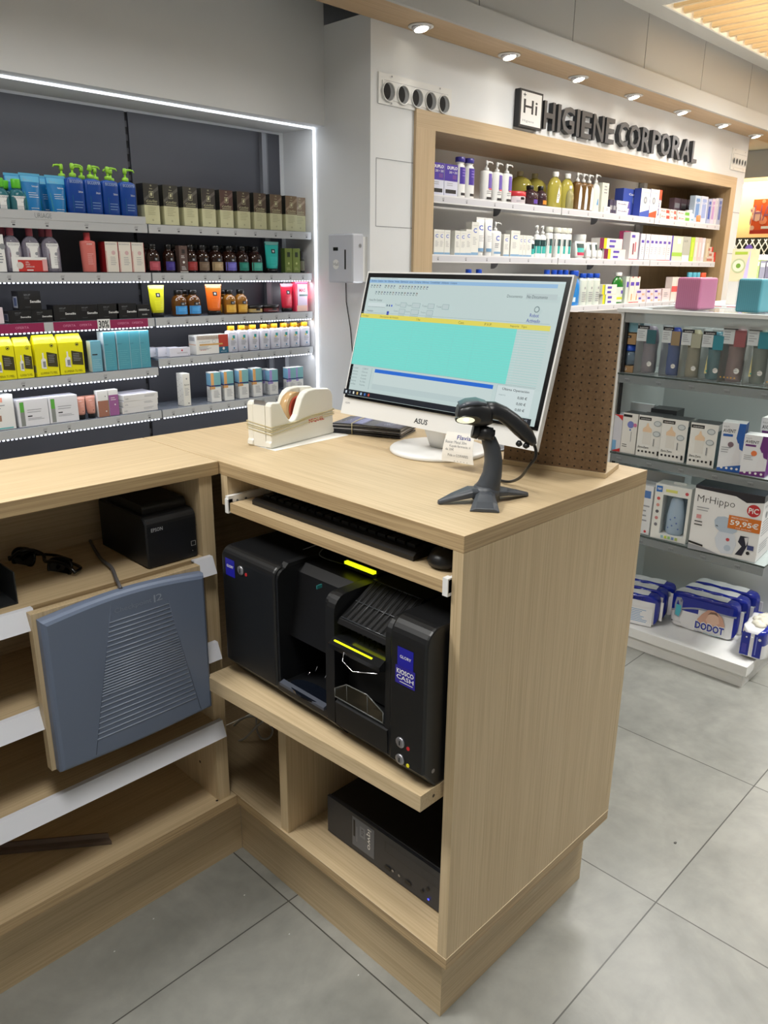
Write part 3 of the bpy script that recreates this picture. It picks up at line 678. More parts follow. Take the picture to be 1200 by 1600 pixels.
# ---- cash machine: coin unit and note unit
MBK = mat('machine_black', (17, 18, 20), 0.40); MBK2 = mat('machine_black_satin', (21, 22, 24), 0.45); DEEP = mat('machine_void', (5, 5, 6), 0.6)
YEL = mat('yellow_led', (230, 240, 24), 0.4, emit=1.3); BLU = mat('badge_blue', (28, 28, 150), 0.35)
ZM = 0.5605
def side_prof(xf, xb, z0, z1, r, ux=0.03, uz=0.035):
    """side profile (x, z): tapered foot, rounded top front"""
    return [(xb, z0), (xf+ux, z0), (xf, z0+uz), (xf, z1-r)]+[(xf+r-r*cos(t), z1-r+r*sin(t)) for t in np.linspace(0, pi/2, 7)[1:]]+[(xb, z1)]
def pz(mb, P, y0, y1, m, sm=False): mb.prism([(p[0], p[1]) for p in P], y0, y1, m, 'y', sm)
def lock(g, y, z, xf, dot):
    mb = MB(); n = 16
    mb.loft([[(xx, y+r*cos(2*pi*k/n), z+r*sin(2*pi*k/n)) for k in range(n)] for r, xx in ((.0095, xf), (.0095, xf-.002), (.006, xf-.003), (.0055, xf-.003))], STEEL)
    mb.box(xf-.0035, xf-.003, y-.001, y+.001, z-.004, z+.004, BLACK); ch(mb, 'key_lock', g)
    mb = MB(); mb.loft([[(xx, y-.017+.0035*cos(2*pi*k/10), z-.004+.0035*sin(2*pi*k/10)) for k in range(10)] for xx in (xf, xf-.0008)], dot); ch(mb, 'key_dot', g)
RED = mat('red_dot', (190, 40, 44), .4); YD = mat('yellow_dot', (232, 220, 40), .4)
g = empty('coin_recycler', (0.1, 0.42, ZM), 0, 'black coin unit of the cash machine, standing left of the note unit', 'cash machine')
mb = MB(); pz(mb, side_prof(-.040, .40, ZM, .842, .022), .412, .583, MBK); o = ch(mb, 'side_housing', g); b = o.modifiers.new('b', 'BEVEL'); b.width = .006; b.segments = 3; b.limit_method = 'ANGLE'; b.angle_limit = radians(50)
mb = MB()   # right half: frame round a deep opening
pz(mb, [(-.038, ZM+.03), (-.012, ZM), (.40, ZM), (.40, .60), (-.038, .606)], .268, .4115, MBK)
pz(mb, side_prof(-.040, .40, ZM, .838, .022), .2605, .2675, MBK); pz(mb, side_prof(-.036, .40, ZM, .838, .022), .4055, .4115, MBK)
mb.box(.10, .40, .268, .4055, .60, .838, MBK); mb.box(-.03, .10, .2675, .2685, .62, .80, DEEP)
pz(mb, [(-.012, .70), (.10, .64), (.10, .838), (.03, .838), (.012, .825)], .268, .4055, BLACK)
ch(mb, 'hopper_housing', g)
mb = MB(); pz(mb, [(-.0405, .603), (-.0405, .609), (-.030, .612), (-.028, .606)], .275, .404, mat('tray_lip', (70, 74, 84), .35)); ch(mb, 'tray_lip', g)
mb = MB(); P = [(-.02+.03*cos(t)*.8, .335+.055*sin(t)) for t in np.linspace(0, 2*pi, 20, endpoint=False)]; mb.prism(P, .606, .610, mat('cup_black', (14, 18, 26), .12), 'z'); ch(mb, 'coin_cup', g)
mb = MB()
for y, z, s in ((.325, .655, .007), (.30, .650, .005), (.283, .63, .009), (.347, .638, .004)): mb.tube([(-.016, y, z), (-.014, y-.004, z+s*1.5)], .0009, CHROME)
ch(mb, 'coin_chute', g)
mb = MB(); F = flat(mb, (-.0402, .583, ZM), (0, -1, 0), (0, 0, 1), .171, .281); F.rect(.09, .27, .80, .93, BLU); F.text('GLORY', .115, .245, .865, .885, WHITE, .01); ch(mb, 'badge', g)
lock(g, .516, .808, -.040, RED)
mb = MB(); mb.box(-.03, -.018, .30, .302, .832, .8385, C((40, 110, 110))); ch(mb, 'status_lamp', g)
mb = MB(); pz(mb, [(-.018, .8385), (-.01, .846), (.40, .846), (.40, .8385)], .405, .4195, MBK2); ch(mb, 'top_trim', g)
# note unit
g = empty('banknote_recycler', (0.1, 0.14, ZM), 0, 'black banknote unit of the cash machine with glowing yellow slot lights', 'cash machine')
mb = MB(); pz(mb, side_prof(-.046, .40, ZM, .850, .030), .0265, .104, MBK); o = ch(mb, 'side_housing', g); b = o.modifiers.new('b', 'BEVEL'); b.width = .004; b.segments = 2; b.limit_method = 'ANGLE'; b.angle_limit = radians(50)
mb = MB()
pz(mb, [(-.040, ZM+.032), (-.012, ZM), (.40, ZM), (.40, .655), (-.040, .648)], .1045, .2560, MBK2)      # lower door block
pz(mb, side_prof(-.044, .40, ZM, .840, .03), .240, .2595, MBK); pz(mb, side_prof(-.044, .40, ZM, .842, .03), .1042, .116, MBK)
mb.box(.05, .40, .116, .240, .655, .846, MBK); mb.box(-.01, .05, .116, .240, .655, .74, DEEP)
o = ch(mb, 'note_housing', g)
mb = MB(); pz(mb, [(-.045, ZM+.036), (-.047, .642), (-.040, .645), (-.04, ZM+.036)], .108, .236, MBK); o = ch(mb, 'door', g)
# sloping top with grille
mb = MB(); pz(mb, [(.05, .846), (-.036, .800), (-.040, .792), (.05, .80)], .118, .236, BLACK)
for k in range(9): y = .125+.0125*k; mb.tube([(-.034, y, .804), (.045, y, .8475)], .0011, mat('grille_dark', (52, 54, 56), .3) if k % 3 == 0 else MBK2, n=5)
for x, z in ((-.034, .8035), (.0, .823), (.045, .8475)): mb.tube([(x, .122, z), (x, .232, z)], .0012, mat('clear_edge', (60, 63, 66), .15), n=5)
ch(mb, 'top_grille', g)
mb = MB(); pz(mb, [(-.006, .765), (.05, .765), (.05, .795), (-.01, .792)], .118, .238, DEEP)
for k in range(8): mb.box(-.012, -.006, .128+.012*k, .132+.012*k, .770, .782, MBK2)
mb.box(-.013, -.011, .14, .165, .775, .780, C((150, 110, 90))); ch(mb, 'note_slot', g)
for z, y0, y1, x in ((.787, .128, .222, -.018), (.761, .140, .232, -.052)):
    mb = MB(); mb.box(x, x+.006, y0, y1, z, z+.0045, YEL); ch(mb, 'light_bar', g)
mb = MB(); pz(mb, [(-.058, .752), (-.058, .760), (-.045, .768), (.0, .768), (.0, .740), (-.030, .742)], .116, .240, mat('smoke_plastic', (20, 21, 23), .12)); ch(mb, 'slot_lip', g)
mb = MB()
mb.tube([(-.058, .20, .756), (-.066, .195, .745), (-.066, .17, .735), (-.058, .12, .748)], .0009, CHROME, n=5); ch(mb, 'clear_guard', g)
mb = MB(); CE = mat('clear_edge2', (96, 98, 96), .1)
A = [(-.046, .237, .668), (-.047, .206, .688), (-.047, .155, .690), (-.046, .118, .672)]
mb.tube(A, .0011, CE, n=5); mb.tube([(-.046, .237, .652), (-.046, .118, .652)], .0011, CE, n=5); mb.tube([A[0], (-.046, .237, .652)], .001, CE, n=5); mb.tube([A[3], (-.046, .118, .652)], .001, CE, n=5)
mb.tube([A[1], (-.046, .206, .655)], .0006, CE, n=5); mb.tube([A[2], (-.046, .155, .655)], .0006, CE, n=5)
mb.add([A[0], A[1], A[2], A[3], (-.046, .118, .652), (-.046, .237, .652)], [(0, 1, 2, 3, 4, 5)], clear('smoke_clear', (36, 35, 30), .0)); ch(mb, 'note_tray', g)
mb = MB(); F = flat(mb, (-.0463, .104, ZM), (0, -1, 0), (0, 0, 1), .0775, .29)
F.rect(.22, .66, .735, .850, BLU); F.text('GLORY', .29, .60, .785, .803, WHITE, .01)
BL2 = mat('badge_indigo', (44, 36, 140), .35); F.rect(.17, .72, .625, .735, BL2); F.text('KIOSCO', .21, .68, .688, .717, WHITE, .02); F.text('CASH', .21, .68, .655, .681, WHITE, .01); F.rect(.3, .66, .640, .644, WHITE); ch(mb, 'badge', g)
lock(g, .077, .635, -.046, RED); lock(g, .077, .603, -.046, YD)
mb = MB(); F = flat(mb, (-.046, .0263, ZM), (1, 0, 0), (0, 0, 1), .3, .28); F.circle(.08, .12, .004, STEEL, 12); ch(mb, 'side_screw', g)
# light on the machine behind, seen under the keyboard shelf
mb = MB(); a, b = at(538, 880, 'x', .055), at(583, 895, 'x', .055); mb.box(.055, .063, b[1], a[1], .8515, .8565, YEL); mb.box(.06, .10, b[1]-.004, a[1]+.004, .8425, .8514, MBK)
o = mb.build('light_bar', g); o.matrix_parent_inverse = Matrix.Translation(-g.location)
mb = MB(); mb.tube(smooth_path([(.06, .33, .8465), (.02, .35, .870), (.05, .36, .885), (.03, .41, .862)]), .0012, mat('wire_dark', (60, 60, 60), .4)); tag(mb.build('thin_wire'), 'thin dark wire lying on top of the coin unit', 'cable')

# ---- computer on the cabinet floor
g = empty('desktop_computer', (0.2, 0.24, ZB), 0, 'black desktop computer lying flat on the cabinet floor at right', 'computer')
PC = mat('pc_black', (22, 23, 26), .42); PCF = mat('pc_front', (48, 50, 56), .4)
y0, y1, h = .045, .393, .095
mb = MB(); mb.box(.075, .45, y0, y1, ZB+.004, ZB+h, PC); o = ch(mb, 'case', g); b = o.modifiers.new('b', 'BEVEL'); b.width = .003
mb = MB(); mb.box(.068, .0748, y0, y1, ZB+.004, ZB+h, PCF); o = ch(mb, 'front_bezel', g)
mb = MB(); F = flat(mb, (.0678, y1, ZB+.004), (0, -1, 0), (0, 0, 1), y1-y0, h-.004)
F.rect(.225, .41, .14, .92, mat('pc_plate', (104, 108, 116), .35)); F.text('iqwo', .345, .385, .30, .85, WHITE, .01, rot=True); F.rect(.29, .335, .5, .78, mat('pc_plate2', (128, 132, 140), .35)); F.text('ATX', .30, .322, .55, .74, INK, 0, rot=True); F.rect(.235, .250, .40, .85, BLACK); F.rect(.262, .268, .3, .7, GREYINK)
F.rect(.50, .97, .60, .607, BLACK); F.rect(.50, .503, .60, .85, BLACK); F.rect(.50, .97, .85, .857, BLACK)
for a in (.565, .615): F.circle(a, .22, .003, STEEL, 12)
for a0 in (.50, .66): F.rect(a0, a0+.045, .15, .24, BLACK)
F.circle(.79, .25, .004, BLACK, 12); F.circle(.83, .40, .004, BLACK, 12); F.circle(.84, .17, .0022, mat('blue_led', (60, 70, 255), .4, emit=3), 8); ch(mb, 'front_print', g)
# loose cables
mb = MB(); mb.tube(smooth_path([tuple(at(u, v, 'x', xx)) for u, v, xx in ((352, 1150, .16), (375, 1125, .16), (398, 1119, .17), (415, 1124, .18), (426, 1140, .18), (420, 1153, .17), (408, 1153, .16), (401, 1138, .15), (401, 1112, .15), (404, 1070, .15))]), .0028, mat('cable_pale', (190, 186, 176), .5)); mb.tube(smooth_path([tuple(at(u, v, 'x', xx)) for u, v, xx in ((362, 1160, .13), (382, 1154, .13), (400, 1136, .14), (414, 1122, .15), (420, 1095, .16))]), .0028, mat('cable_pale', (190, 186, 176), .5))
tag(mb.build('loose_cable'), 'pale grey cable looped in the lower left compartment', 'cable')
# ---- keyboard and mouse
g = empty('keyboard', (.10, .34, .9212), 0, 'black keyboard on the pull-out shelf under the worktop', 'keyboard')
mb = MB(); mb.loft([[(.022, .12, .9212), (.165, .12, .9212), (.165, .12, .943), (.03, .12, .934), (.022, .12, .929)], [(.022, .556, .9212), (.165, .556, .9212), (.165, .556, .943), (.03, .556, .934), (.022, .556, .929)]], BLACK, smooth=False); o = ch(mb, 'keyboard_base', g)
mb = MB()
for r in range(5):
    for k in range(18):
        x = .042+.022*r; y = .135+.023*k; z = .9345+.0013*r; mb.box(x, x+.017, y, y+.018, z, z+.006, MBK)
ch(mb, 'keys', g)
g = empty('mouse', (.06, .082, .9212), 0, 'black mouse at the right end of the keyboard shelf', 'mouse')
mb = MB(); mb.lathe([(.6, 0), (.95, .004), (1, .012), (.85, .024), (.5, .031), (.05, .033)], BLACK, cx=.065, cy=.072, z0=.9212, rx=.05, ry=.031, sup=2.4); ch(mb, 'mouse_body', g)
mb = MB(); mb.lathe([(1, -.003), (1, .003)], GREYP, cx=.045, cy=.072, z0=.950, rx=.006, ry=.003); ch(mb, 'scroll_wheel', g)

# ---- monitor
MX, MY, MZ, TILT, MW, MH = .311, .352, 1.0625, .272, .518, .3145
g = empty('computer_monitor', (.41, .39, 1.0), 0, 'white computer monitor showing a sales program on the oak worktop', 'monitor')
T = Matrix.Translation((MX, MY, MZ)) @ Matrix.Rotation(TILT, 4, 'Y') @ Matrix(((0, 0, -1, 0), (-1, 0, 0, 0), (0, 1, 0, 0), (0, 0, 0, 1)))
# local: X right (image), Y up, Z towards viewer (-x world)
def MT(mb_): mb_.T = T; return mb_
mb = MT(MB()); mb.box(-MW/2, MW/2, 0, MH, -.012, 0, WHITE)
mb.loft([[(-MW/2+.04, .06, -.012), (MW/2-.04, .06, -.012), (MW/2-.04, MH-.05, -.012), (-MW/2+.04, MH-.05, -.012)], [(-MW/2+.09, .09, -.038), (MW/2-.09, .09, -.038), (MW/2-.09, MH-.1, -.038), (-MW/2+.09, MH-.1, -.038)]], WHITE, smooth=False)
ch(mb, 'housing', g)
bw, cb = .0035, .0365
mb = MT(MB()); mb.box(-MW/2+bw, MW/2-bw, cb, MH-bw, 0, .0006, mat('bezel_black', (12, 12, 14), .25)); ch(mb, 'black_bezel', g)
def scr(rgb, e=1.0): return mat('screen_%d_%d_%d' % rgb, rgb, .3, emit=e) if False else _scr(rgb)
def _scr(rgb):
    n = 'screen_%d_%d_%d' % rgb
    if n in MATS: return MATS[n]
    m = mat(n, rgb, .25, emit=0.94); m.node_tree.nodes['Principled BSDF'].inputs['Base Color'].default_value = (.01, .01, .01, 1); return m
sx0, sx1, sz0, sz1 = -MW/2+.0125, MW/2-.0125, cb+.006, MH-.013
mb = MT(MB()); F = flat(mb, (sx0, sz0, .0007), (1, 0, 0), (0, 1, 0), sx1-sx0, sz1-sz0)
S = _scr; BG = S((198, 216, 214)); TX = S((70, 86, 92)); TX2 = S((130, 150, 152)); LN = S((150, 176, 176))
F.rect(0, 1, 0, 1, BG)
F.rect(.0, 1, .985, 1, S((206, 224, 226))); F.text('Farmacia - Gestion de ventas y operaciones', .03, .17, .988, .996, TX2)
F.rect(.0, .97, .955, .982, S((150, 190, 226))); F.text('Archivo  Gestion  Ver  Clientes  Ventas  Operacion  Listas  Compras  Informes  Contabilidad  Utilidades  Compra', .012, .50, .959, .979, S((50, 70, 110)))
for r, n, a0 in ((.915, 20, .015), (.862, 15, .05)):
    for k in range(n):
        if r > .9 and k in (4, 9): continue
        a = a0+.0172*k; c = S([(90, 110, 130), (60, 90, 90), (120, 100, 90), (80, 80, 120)][k % 4]); e = F.e
        F.rect(a, a+.009, r, r+.003, c); F.e = e; F.rect(a, a+.0015, r, r+.026, c); F.e = e; F.rect(a+.004, a+.009, r+.012, r+.024, c); F.e = e
F.text('Ventas Por Cantidad', .02, .10, .805, .822, TX); F.rect(.02, .125, .755, .79, S((212, 226, 226))); F.rect(.02, .125, .755, .757, TX); F.text('Vendedor', .02, .06, .715, .73, TX); F.rect(.02, .125, .665, .70, S((186, 200, 204))); F.text('FLAVIA', .025, .06, .673, .69, TX)
for k in range(3): F.rect(.135+.014*k, .142+.014*k, .765, .78, S([(90, 110, 130), (90, 110, 130), (60, 90, 210)][k]))
F.text('1', .145, .158, .665, .725, S((40, 60, 180)), .02)
for (a, w) in ((.195, .035), (.265, .045), (.355, .035), (.435, .035)):
    for k in range(3):
        if a > .43 and k > 0: continue
        b = .775-.052*k; F.text(['Total', 'Tarjeta', 'Cambio'][k], a-.01, a+.018, b, b+.014, TX2); F.rect(a+.022, a+.022+w, b-.012, b+.028, LN); F.rect(a+.024, a+.020+w, b-.009, b+.025, S((194, 210, 210)))
F.text('Documento', .765, .835, .875, .895, TX); F.rect(.85, .985, .868, .908, S((188, 204, 204))); F.text('No Documento', .855, .945, .875, .897, TX)
F.circle(.91, .80, .006, TX2, 12); F.e += .0001; F.circle(.91, .80, .004, BG, 12)
F.text('Robot', .885, .925, .745, .77, S((70, 84, 170)), .01); F.text('Activado', .875, .935, .708, .733, S((70, 84, 170)), .01)
F.rect(0, .985, .655, .692, S((232, 220, 96))); 
for t, a, b_ in (('Codigo', .01, .05), ('Descripcion del Articulo', .12, .23), ('I Iva', .335, .355), ('Cant.', .56, .59), ('P.V.P.', .69, .725), ('Importe', .81, .85), ('Tipo', .86, .885)): F.text(t, a, b_, .663, .682, S((110, 110, 60)))
F.rect(0, .845, .262, .655, S((124, 226, 214)))
for k in range(22): F.rect(0, .985, .655-.0182*k-.001, .655-.0182*k+.0006, S((134, 208, 202)))
for a in (.10, .33, .45, .555, .66): F.rect(a, a+.001, .262, .655, S((130, 212, 204)))
F.rect(0, .985, .258, .2605, LN); F.rect(0, .985, .699, .701, LN)
for k in range(6): F.text(['Enviar', 'Sistema', 'Impresion', 'Etiqueta', 'Cliente', 'Tarifas'][k], .02, .06, .225-.027*k, .24-.027*k, TX2); F.text(['12/08/19', 'Otros', 'Guardar', 'Consulta', 'Por Num.', 'Venta'][k], .085, .12, .225-.027*k, .24-.027*k, TX2)
F.rect(.145, .147, .07, .245, LN)
F.rect(.165, .80, .213, .242, S((30, 108, 214))); F.rect(.165, .80, .075, .213, S((204, 220, 218))); F.rect(.165, .80, .075, .12, S((190, 208, 208)))
F.rect(.82, .985, .055, .25, S((212, 226, 226))); F.rect(.82, .985, .249, .251, LN); F.rect(.82, .821, .055, .25, LN)
F.text('Última Operación', .845, .965, .212, .238, S((60, 66, 74)), .01); F.text('Importe', .835, .865, .175, .188, TX2)
for k in range(3): F.text('0,00 €', .92, .962, .165-.042*k, .188-.042*k, S((50, 56, 62)), .01)
F.rect(0, 1, 0, .045, S((14, 22, 34)))
for k in range(7): c = S([(220, 230, 240), (120, 130, 140), (230, 235, 230), (226, 190, 110), (170, 200, 230), (60, 110, 190), (200, 80, 60)][k]); a = .012+.024*k; F.rect(a, a+.009, .012, .033, c)
F.text('18:42', .955, .985, .022, .036, S((190, 196, 204)))
ch(mb, 'screen', g)
mb = MT(MB()); F = flat(mb, (-MW/2, 0, 0), (1, 0, 0), (0, 1, 0), MW, MH)
# angular maker's mark
mk = GRS
F.text('ASUS', .425, .495, .028, .062, mk, .02); F.text('HDMI', .018, .045, .073, .085, GREYINK)
ch(mb, 'maker_mark', g)
# stand: neck and round foot
mb = MB(); n = 40; mb.lathe([(.985, 0), (1.0, .002), (1.0, .006), (.97, .009), (.3, .013), (.05, .0135)], WHITE, cx=.390, cy=.388, z0=1.0004, rx=.104, n=48); ch(mb, 'stand_foot', g)
mb = MB(); secs = []
for z, xc, hw, hd in ((1.008, .385, .026, .016), (1.03, .372, .025, .014), (1.06, .358, .028, .012), (1.11, .352, .035, .010), (1.16, .360, .040, .010)):
    secs.append([(xc+hd*cos(t), .376+hw*sin(t)*1.0, z) for t in np.linspace(0, 2*pi, 20, endpoint=False)])
mb.loft(secs, WHITE); ch(mb, 'stand_neck', g)
# note hanging from the monitor chin
g = empty('paper_note', (.36, .33, 1.0), 0, 'small white handwritten note taped under the monitor beside its foot', 'note')
C0 = [at(699, 674, 'x', .296), at(742, 679, 'x', .296), at(740, 727, 'x', .285), at(690, 719, 'x', .285)]
tl, tr, br, bl = [Vector(c) for c in C0]
def notef(a, b, e):
    top = tl.lerp(tr, a); bot = bl.lerp(br, a); p = bot.lerp(top, b); return tuple(p+Vector((-e-.004*sin(pi*b), 0, 0)))
mb = MB(); F = Face(mb, notef, .06, .06); PAP = mat('note_paper', (236, 234, 228), .7)
for i in range(8): F.e = 0; F.rect(0, 1, i/8, (i+1)/8, PAP)
o = ch(mb, 'paper', g); o.modifiers.new('s', 'SOLIDIFY').thickness = .0003
mb = MB(); F = Face(mb, notef, .06, .06); F.e = .0006
F.text('Flavia', .42, .90, .78, .92, C((60, 60, 140)), .01); F.text('Buscar Metal 30m', .05, .78, .64, .74, GREYINK); F.text('Kayak farmacia sl', .22, .92, .50, .60, GREYINK); F.text('de 20€', .1, .38, .40, .48, GREYINK); F.text('Pide x COFARES', .2, .85, .20, .29, GREYINK)
for k in range(5): F.circle(.42+.1*k, .05, .0007, INK, 6)
ch(mb, 'handwriting', g)

# ---- round dish behind the stand
mb = MB(); mb.lathe([(.9, 0), (1, .002), (1, .004), (.9, .004), (.7, .003), (.05, .003)], mat('dish_grey', (130, 136, 146), .3, .4), cx=0, cy=0, rx=.034, n=28)
p = at(768, 701, 'z', 1.0); tag(mb.build('round_dish', loc=(p[0], p[1], 1.0003)), 'small round grey metal dish on the worktop behind the scanner', 'dish')

# ---- leaflets held by a rubber band
q = [Vector(at(u, v, 'z', 1.0)) for u, v in ((519, 676), (628, 686), (655, 668))]
e1 = (q[1]-q[0]); L1 = e1.length; e1.normalize(); e2 = Vector((e1.y, -e1.x, 0)); 
if e2.dot(q[2]-q[1]) < 0: e2 = -e2
rz = math.atan2(e1.y, e1.x); base = q[0]
NVY = C((44, 46, 72), .3); DK = C((30, 31, 38), .3)
g_l = 'dark leaflets stacked under the monitor'
for k in range(9):
    mb = MB(); w, d = L1*.985, .10; t = .0021
    o0 = Vector((base.x, base.y, 1.0004+k*.0026)); a = rz+random.uniform(-.05, .05)
    sgn = 1 if Vector((-sin(rz), cos(rz), 0)).dot(e2) > 0 else -1
    pts = []
    nseg = 8
    secs = [[(w*i/nseg, 0, t*.0+.0025*k/8*sin(pi*i/nseg)), (w*i/nseg, sgn*d, .0025*k/8*sin(pi*i/nseg)), (w*i/nseg, sgn*d, t+.0025*k/8*sin(pi*i/nseg)), (w*i/nseg, 0, t+.0025*k/8*sin(pi*i/nseg))] for i in range(nseg+1)]
    mb.loft(secs, C((206, 206, 208)) if k in (4, 7) else DK, smooth=False)
    if k == 8:
        F = Face(mb, lambda aa, bb, e: (w*aa, sgn*d*bb, t+.0025*sin(pi*aa)+e), w, d)
        F.rect(0, 1, 0, 1, DK); F.rect(.12, .45, .05, .95, C((74, 78, 120), .3)); F.rect(.3, .42, .1, .9, C((120, 126, 170), .3)); F.rect(.62, .98, .05, .95, C((44, 48, 84), .3)); F.text('LABOSP', .72, .84, .2, .5, C((170, 176, 200)), 0)
        for kk in range(6): F.circle(.05+.05*kk, .3+.1*(kk % 3), .0015, WHITE, 6)
    o = mb.build('leaflet', loc=o0, rotz=a)
    tag(o, 'dark folded leaflet, %s of the banded pile under the monitor' % ('lowest' if k == 0 else 'topmost' if k == 8 else ORD[k]+' from bottom'), 'leaflet', g_l)
mb = MB(); w = .078
c = base+e1*.052; RB = mat('rubber_band', (206, 194, 150), .6)
P = [c-e2*.0025+Vector((0, 0, 1.0-c.z+.0012)), c-e2*.003+Vector((0, 0, 1.027-c.z)), c+e2*.05+Vector((0, 0, 1.0285-c.z)), c+e2*.104+Vector((0, 0, 1.027-c.z)), c+e2*.104+Vector((0, 0, 1.0012-c.z))]
mb.tube(P, .0011, RB, closed=False, n=6); tag(mb.build('rubber_band'), 'pale rubber band around the pile of dark leaflets', 'rubber band')

# ---- tape dispenser on a sheet of paper
q0, q1, qb = [Vector(at(u, v, 'z', 1.0)) for u, v in ((425, 702), (521, 677), (393, 693))]
e1 = (q1-q0); TL = e1.length; e1.normalize(); TWD = .070
ang = math.atan2(e1.y, e1.x)
g = empty('tape_dispenser', (q0.x, q0.y, 1.0005), ang, 'heavy white tape dispenser with rubber bands on the left of the worktop', 'tape dispenser')
CR = mat('cream_plastic', (232, 230, 220), .3)
prof = [(0, 0), (-.004, .004), (-.003, .012), (0, .016), (0, .090), (.003, .096), (.009, .098), (.028, .096), (.034, .090)]
prof += [(.034+.034*t, .090-.040*sin(pi/2*t)) for t in (.25, .5, .75)] + [(.066, .050), (.076, .052), (.086, .062), (.094, .080), (.102, .096), (.112, .106), (.125, .111), (.150, .112)] + [(.150+(TL-.150)*t, .112-.006*t) for t in (.4, .7)]+[(TL-.008, .102), (TL-.001, .090), (TL, .016), (TL+.003, .012), (TL+.004, .004), (TL, 0)]
def cham(P, ins): return P
for nm, y0, y1 in (('body_side', 0.0, .018), ('body_side', TWD-.018, TWD)):
    mb = MB(); mb.prism([(p[0], p[1]) for p in prof], y0, y1, CR, 'y'); o = mb.build(nm, g); b = o.modifiers.new('b', 'BEVEL'); b.width = .0035; b.segments = 3; b.limit_method = 'ANGLE'; b.angle_limit = radians(60)
mb = MB(); P2 = [(.0, .001), (.0, .091), (.026, .089), (.030, .055), (.060, .034), (.11, .030), (.150, .060), (.153, .108), (TL-.01, .100), (TL-.001, .05), (TL-.001, .001)]
mb.prism(P2, .018, TWD-.018, CR, 'y'); mb.build('body_core', g)
mb = MB(); n = 32; cx, cz = .112, .070
for k, (r, m) in enumerate(((.036, mat('tape_amber', (206, 170, 122), .2)),)):
    mb.loft([[(cx+r*cos(2*pi*j/n), y, cz+r*sin(2*pi*j/n)) for j in range(n)] for y in (.0245, TWD-.0245)], m)
mb.build('tape_roll', g)
mb = MB(); r = .024; mb.loft([[(cx+rr*cos(2*pi*j/n), y, cz+rr*sin(2*pi*j/n)) for j in range(n)] for rr, y in ((.028, .0243), (.028, .023), (.022, .023), (.022, .0243))], mat('roll_core_red', (206, 84, 60), .4)); mb.build('roll_core', g)
mb = MB(); mb.box(.004, .010, .018, TWD-.018, .0905, .099, STEEL)
for k in range(8): mb.box(.003, .006, .019+k*.004, .021+k*.004, .099, .101, STEEL)
mb.build('cutter', g)
mb = MB(); F = flat(mb, (0, 0, 0), (1, 0, 0), (0, 0, 1), TL, .108); F.text('MIQUEL', .58, .84, .335, .425, C((200, 60, 44)), .03); mb.build('red_print', g)
mb = MB()
for z0, z1_, z2 in ((.040, .054, .056), (.036, .050, .050), (.046, .050, .058), (.030, .042, .046)):
    o_ = .0012; mb.tube([(-o_, -o_, z0), (TL*.3, -o_, (z0+z1_)/2-.001), (TL*.62, -o_, z1_), (TL+o_, -o_, z2), (TL+o_, TWD+o_, z2+.006), (-o_, TWD+o_, z0+.008)], .0010, RB, closed=True, n=5)
o = mb.build('rubber_band', g)
mb = MB(); S0 = [Vector(at(u, v, 'z', 1.0)) for u, v in ((388, 694), (430, 705), (545, 680), (515, 668))]
mb.loft([[(p.x, p.y, 1.00015) for p in S0], [(p.x, p.y, 1.00045) for p in S0]], PAP, smooth=False); tag(mb.build('paper_sheet'), 'white paper sheet under the tape dispenser', 'paper')
bpy.data.objects['tape_dispenser'].location.z = 1.0006

# ---- barcode scanner on its stand
RV = Vector((sin(YAW), -cos(YAW), 0)); FV = Vector((cos(YAW), sin(YAW), 0)); ZV = Vector((0, 0, 1))
SB = Vector(at(758, 783, 'z', 1.0)); SB.z = 1.0
def sp(u, v, dep=0.0):
    """point of the scanner in the upright plane through its base that faces along the desk diagonal"""
    n1 = FV; d = Vector(CM.T @ np.array([(u-600)/FPX, (800-v)/FPX, 1.0])); c = Vector(CP)
    t = (SB-c).dot(n1)/d.dot(n1); return c+d*t+FV*dep
SG = mat('scanner_grey', (64, 68, 74), .42); SG2 = mat('scanner_dark', (30, 31, 34), .38); SG3 = mat('scanner_panel', (74, 78, 86), .32)
g = empty('scanner_stand', tuple(SB), 0, 'dark grey curved scanner stand with spread feet on the counter corner', 'scanner stand')
zt = 1.0006
W = lambda u, v, z=1.0: Vector(at(u, v, 'z', z))
def leg(P, Q):
    """P: path of (point, half width, height top, underside)"""
    mb = MB(); secs = []
    for i, (p, hw, zt_, zb_) in enumerate(P):
        a = P[max(i-1, 0)][0]; b = P[min(i+1, len(P)-1)][0]; t = (b-a); t.z = 0; t.normalize(); s_ = Vector((-t.y, t.x, 0))
        secs.append([tuple(Vector((p.x, p.y, 0))+s_*hw+ZV*(1.0+zb_)), tuple(Vector((p.x, p.y, 0))+s_*hw+ZV*(1.0+zt_-.004)), tuple(Vector((p.x, p.y, 0))+s_*hw*.6+ZV*(1.0+zt_)), tuple(Vector((p.x, p.y, 0))-s_*hw*.6+ZV*(1.0+zt_)), tuple(Vector((p.x, p.y, 0))-s_*hw+ZV*(1.0+zt_-.004)), tuple(Vector((p.x, p.y, 0))-s_*hw+ZV*(1.0+zb_))])
    mb.loft(secs, SG, smooth=False); o = ch(mb, 'foot', g); b = o.modifiers.new('b', 'BEVEL'); b.width = .002; b.segments = 2; b.limit_method = 'ANGLE'
cen = SB+ZV*0
legL = W(684, 788); legR = W(824, 775); legF = (W(728, 803)+W(786, 799))/2; legB = cen+(cen-legF)*.55
leg([(cen, .016, .024, .010), (cen.lerp(legL, .35), .017, .026, .012), (cen.lerp(legL, .7), .011, .017, .006), (legL, .004, .007, .0004)], 0)
leg([(cen, .016, .024, .010), (cen.lerp(legR, .4), .017, .021, .010), (cen.lerp(legR, .75), .010, .013, .005), (legR, .004, .007, .0004)], 0)
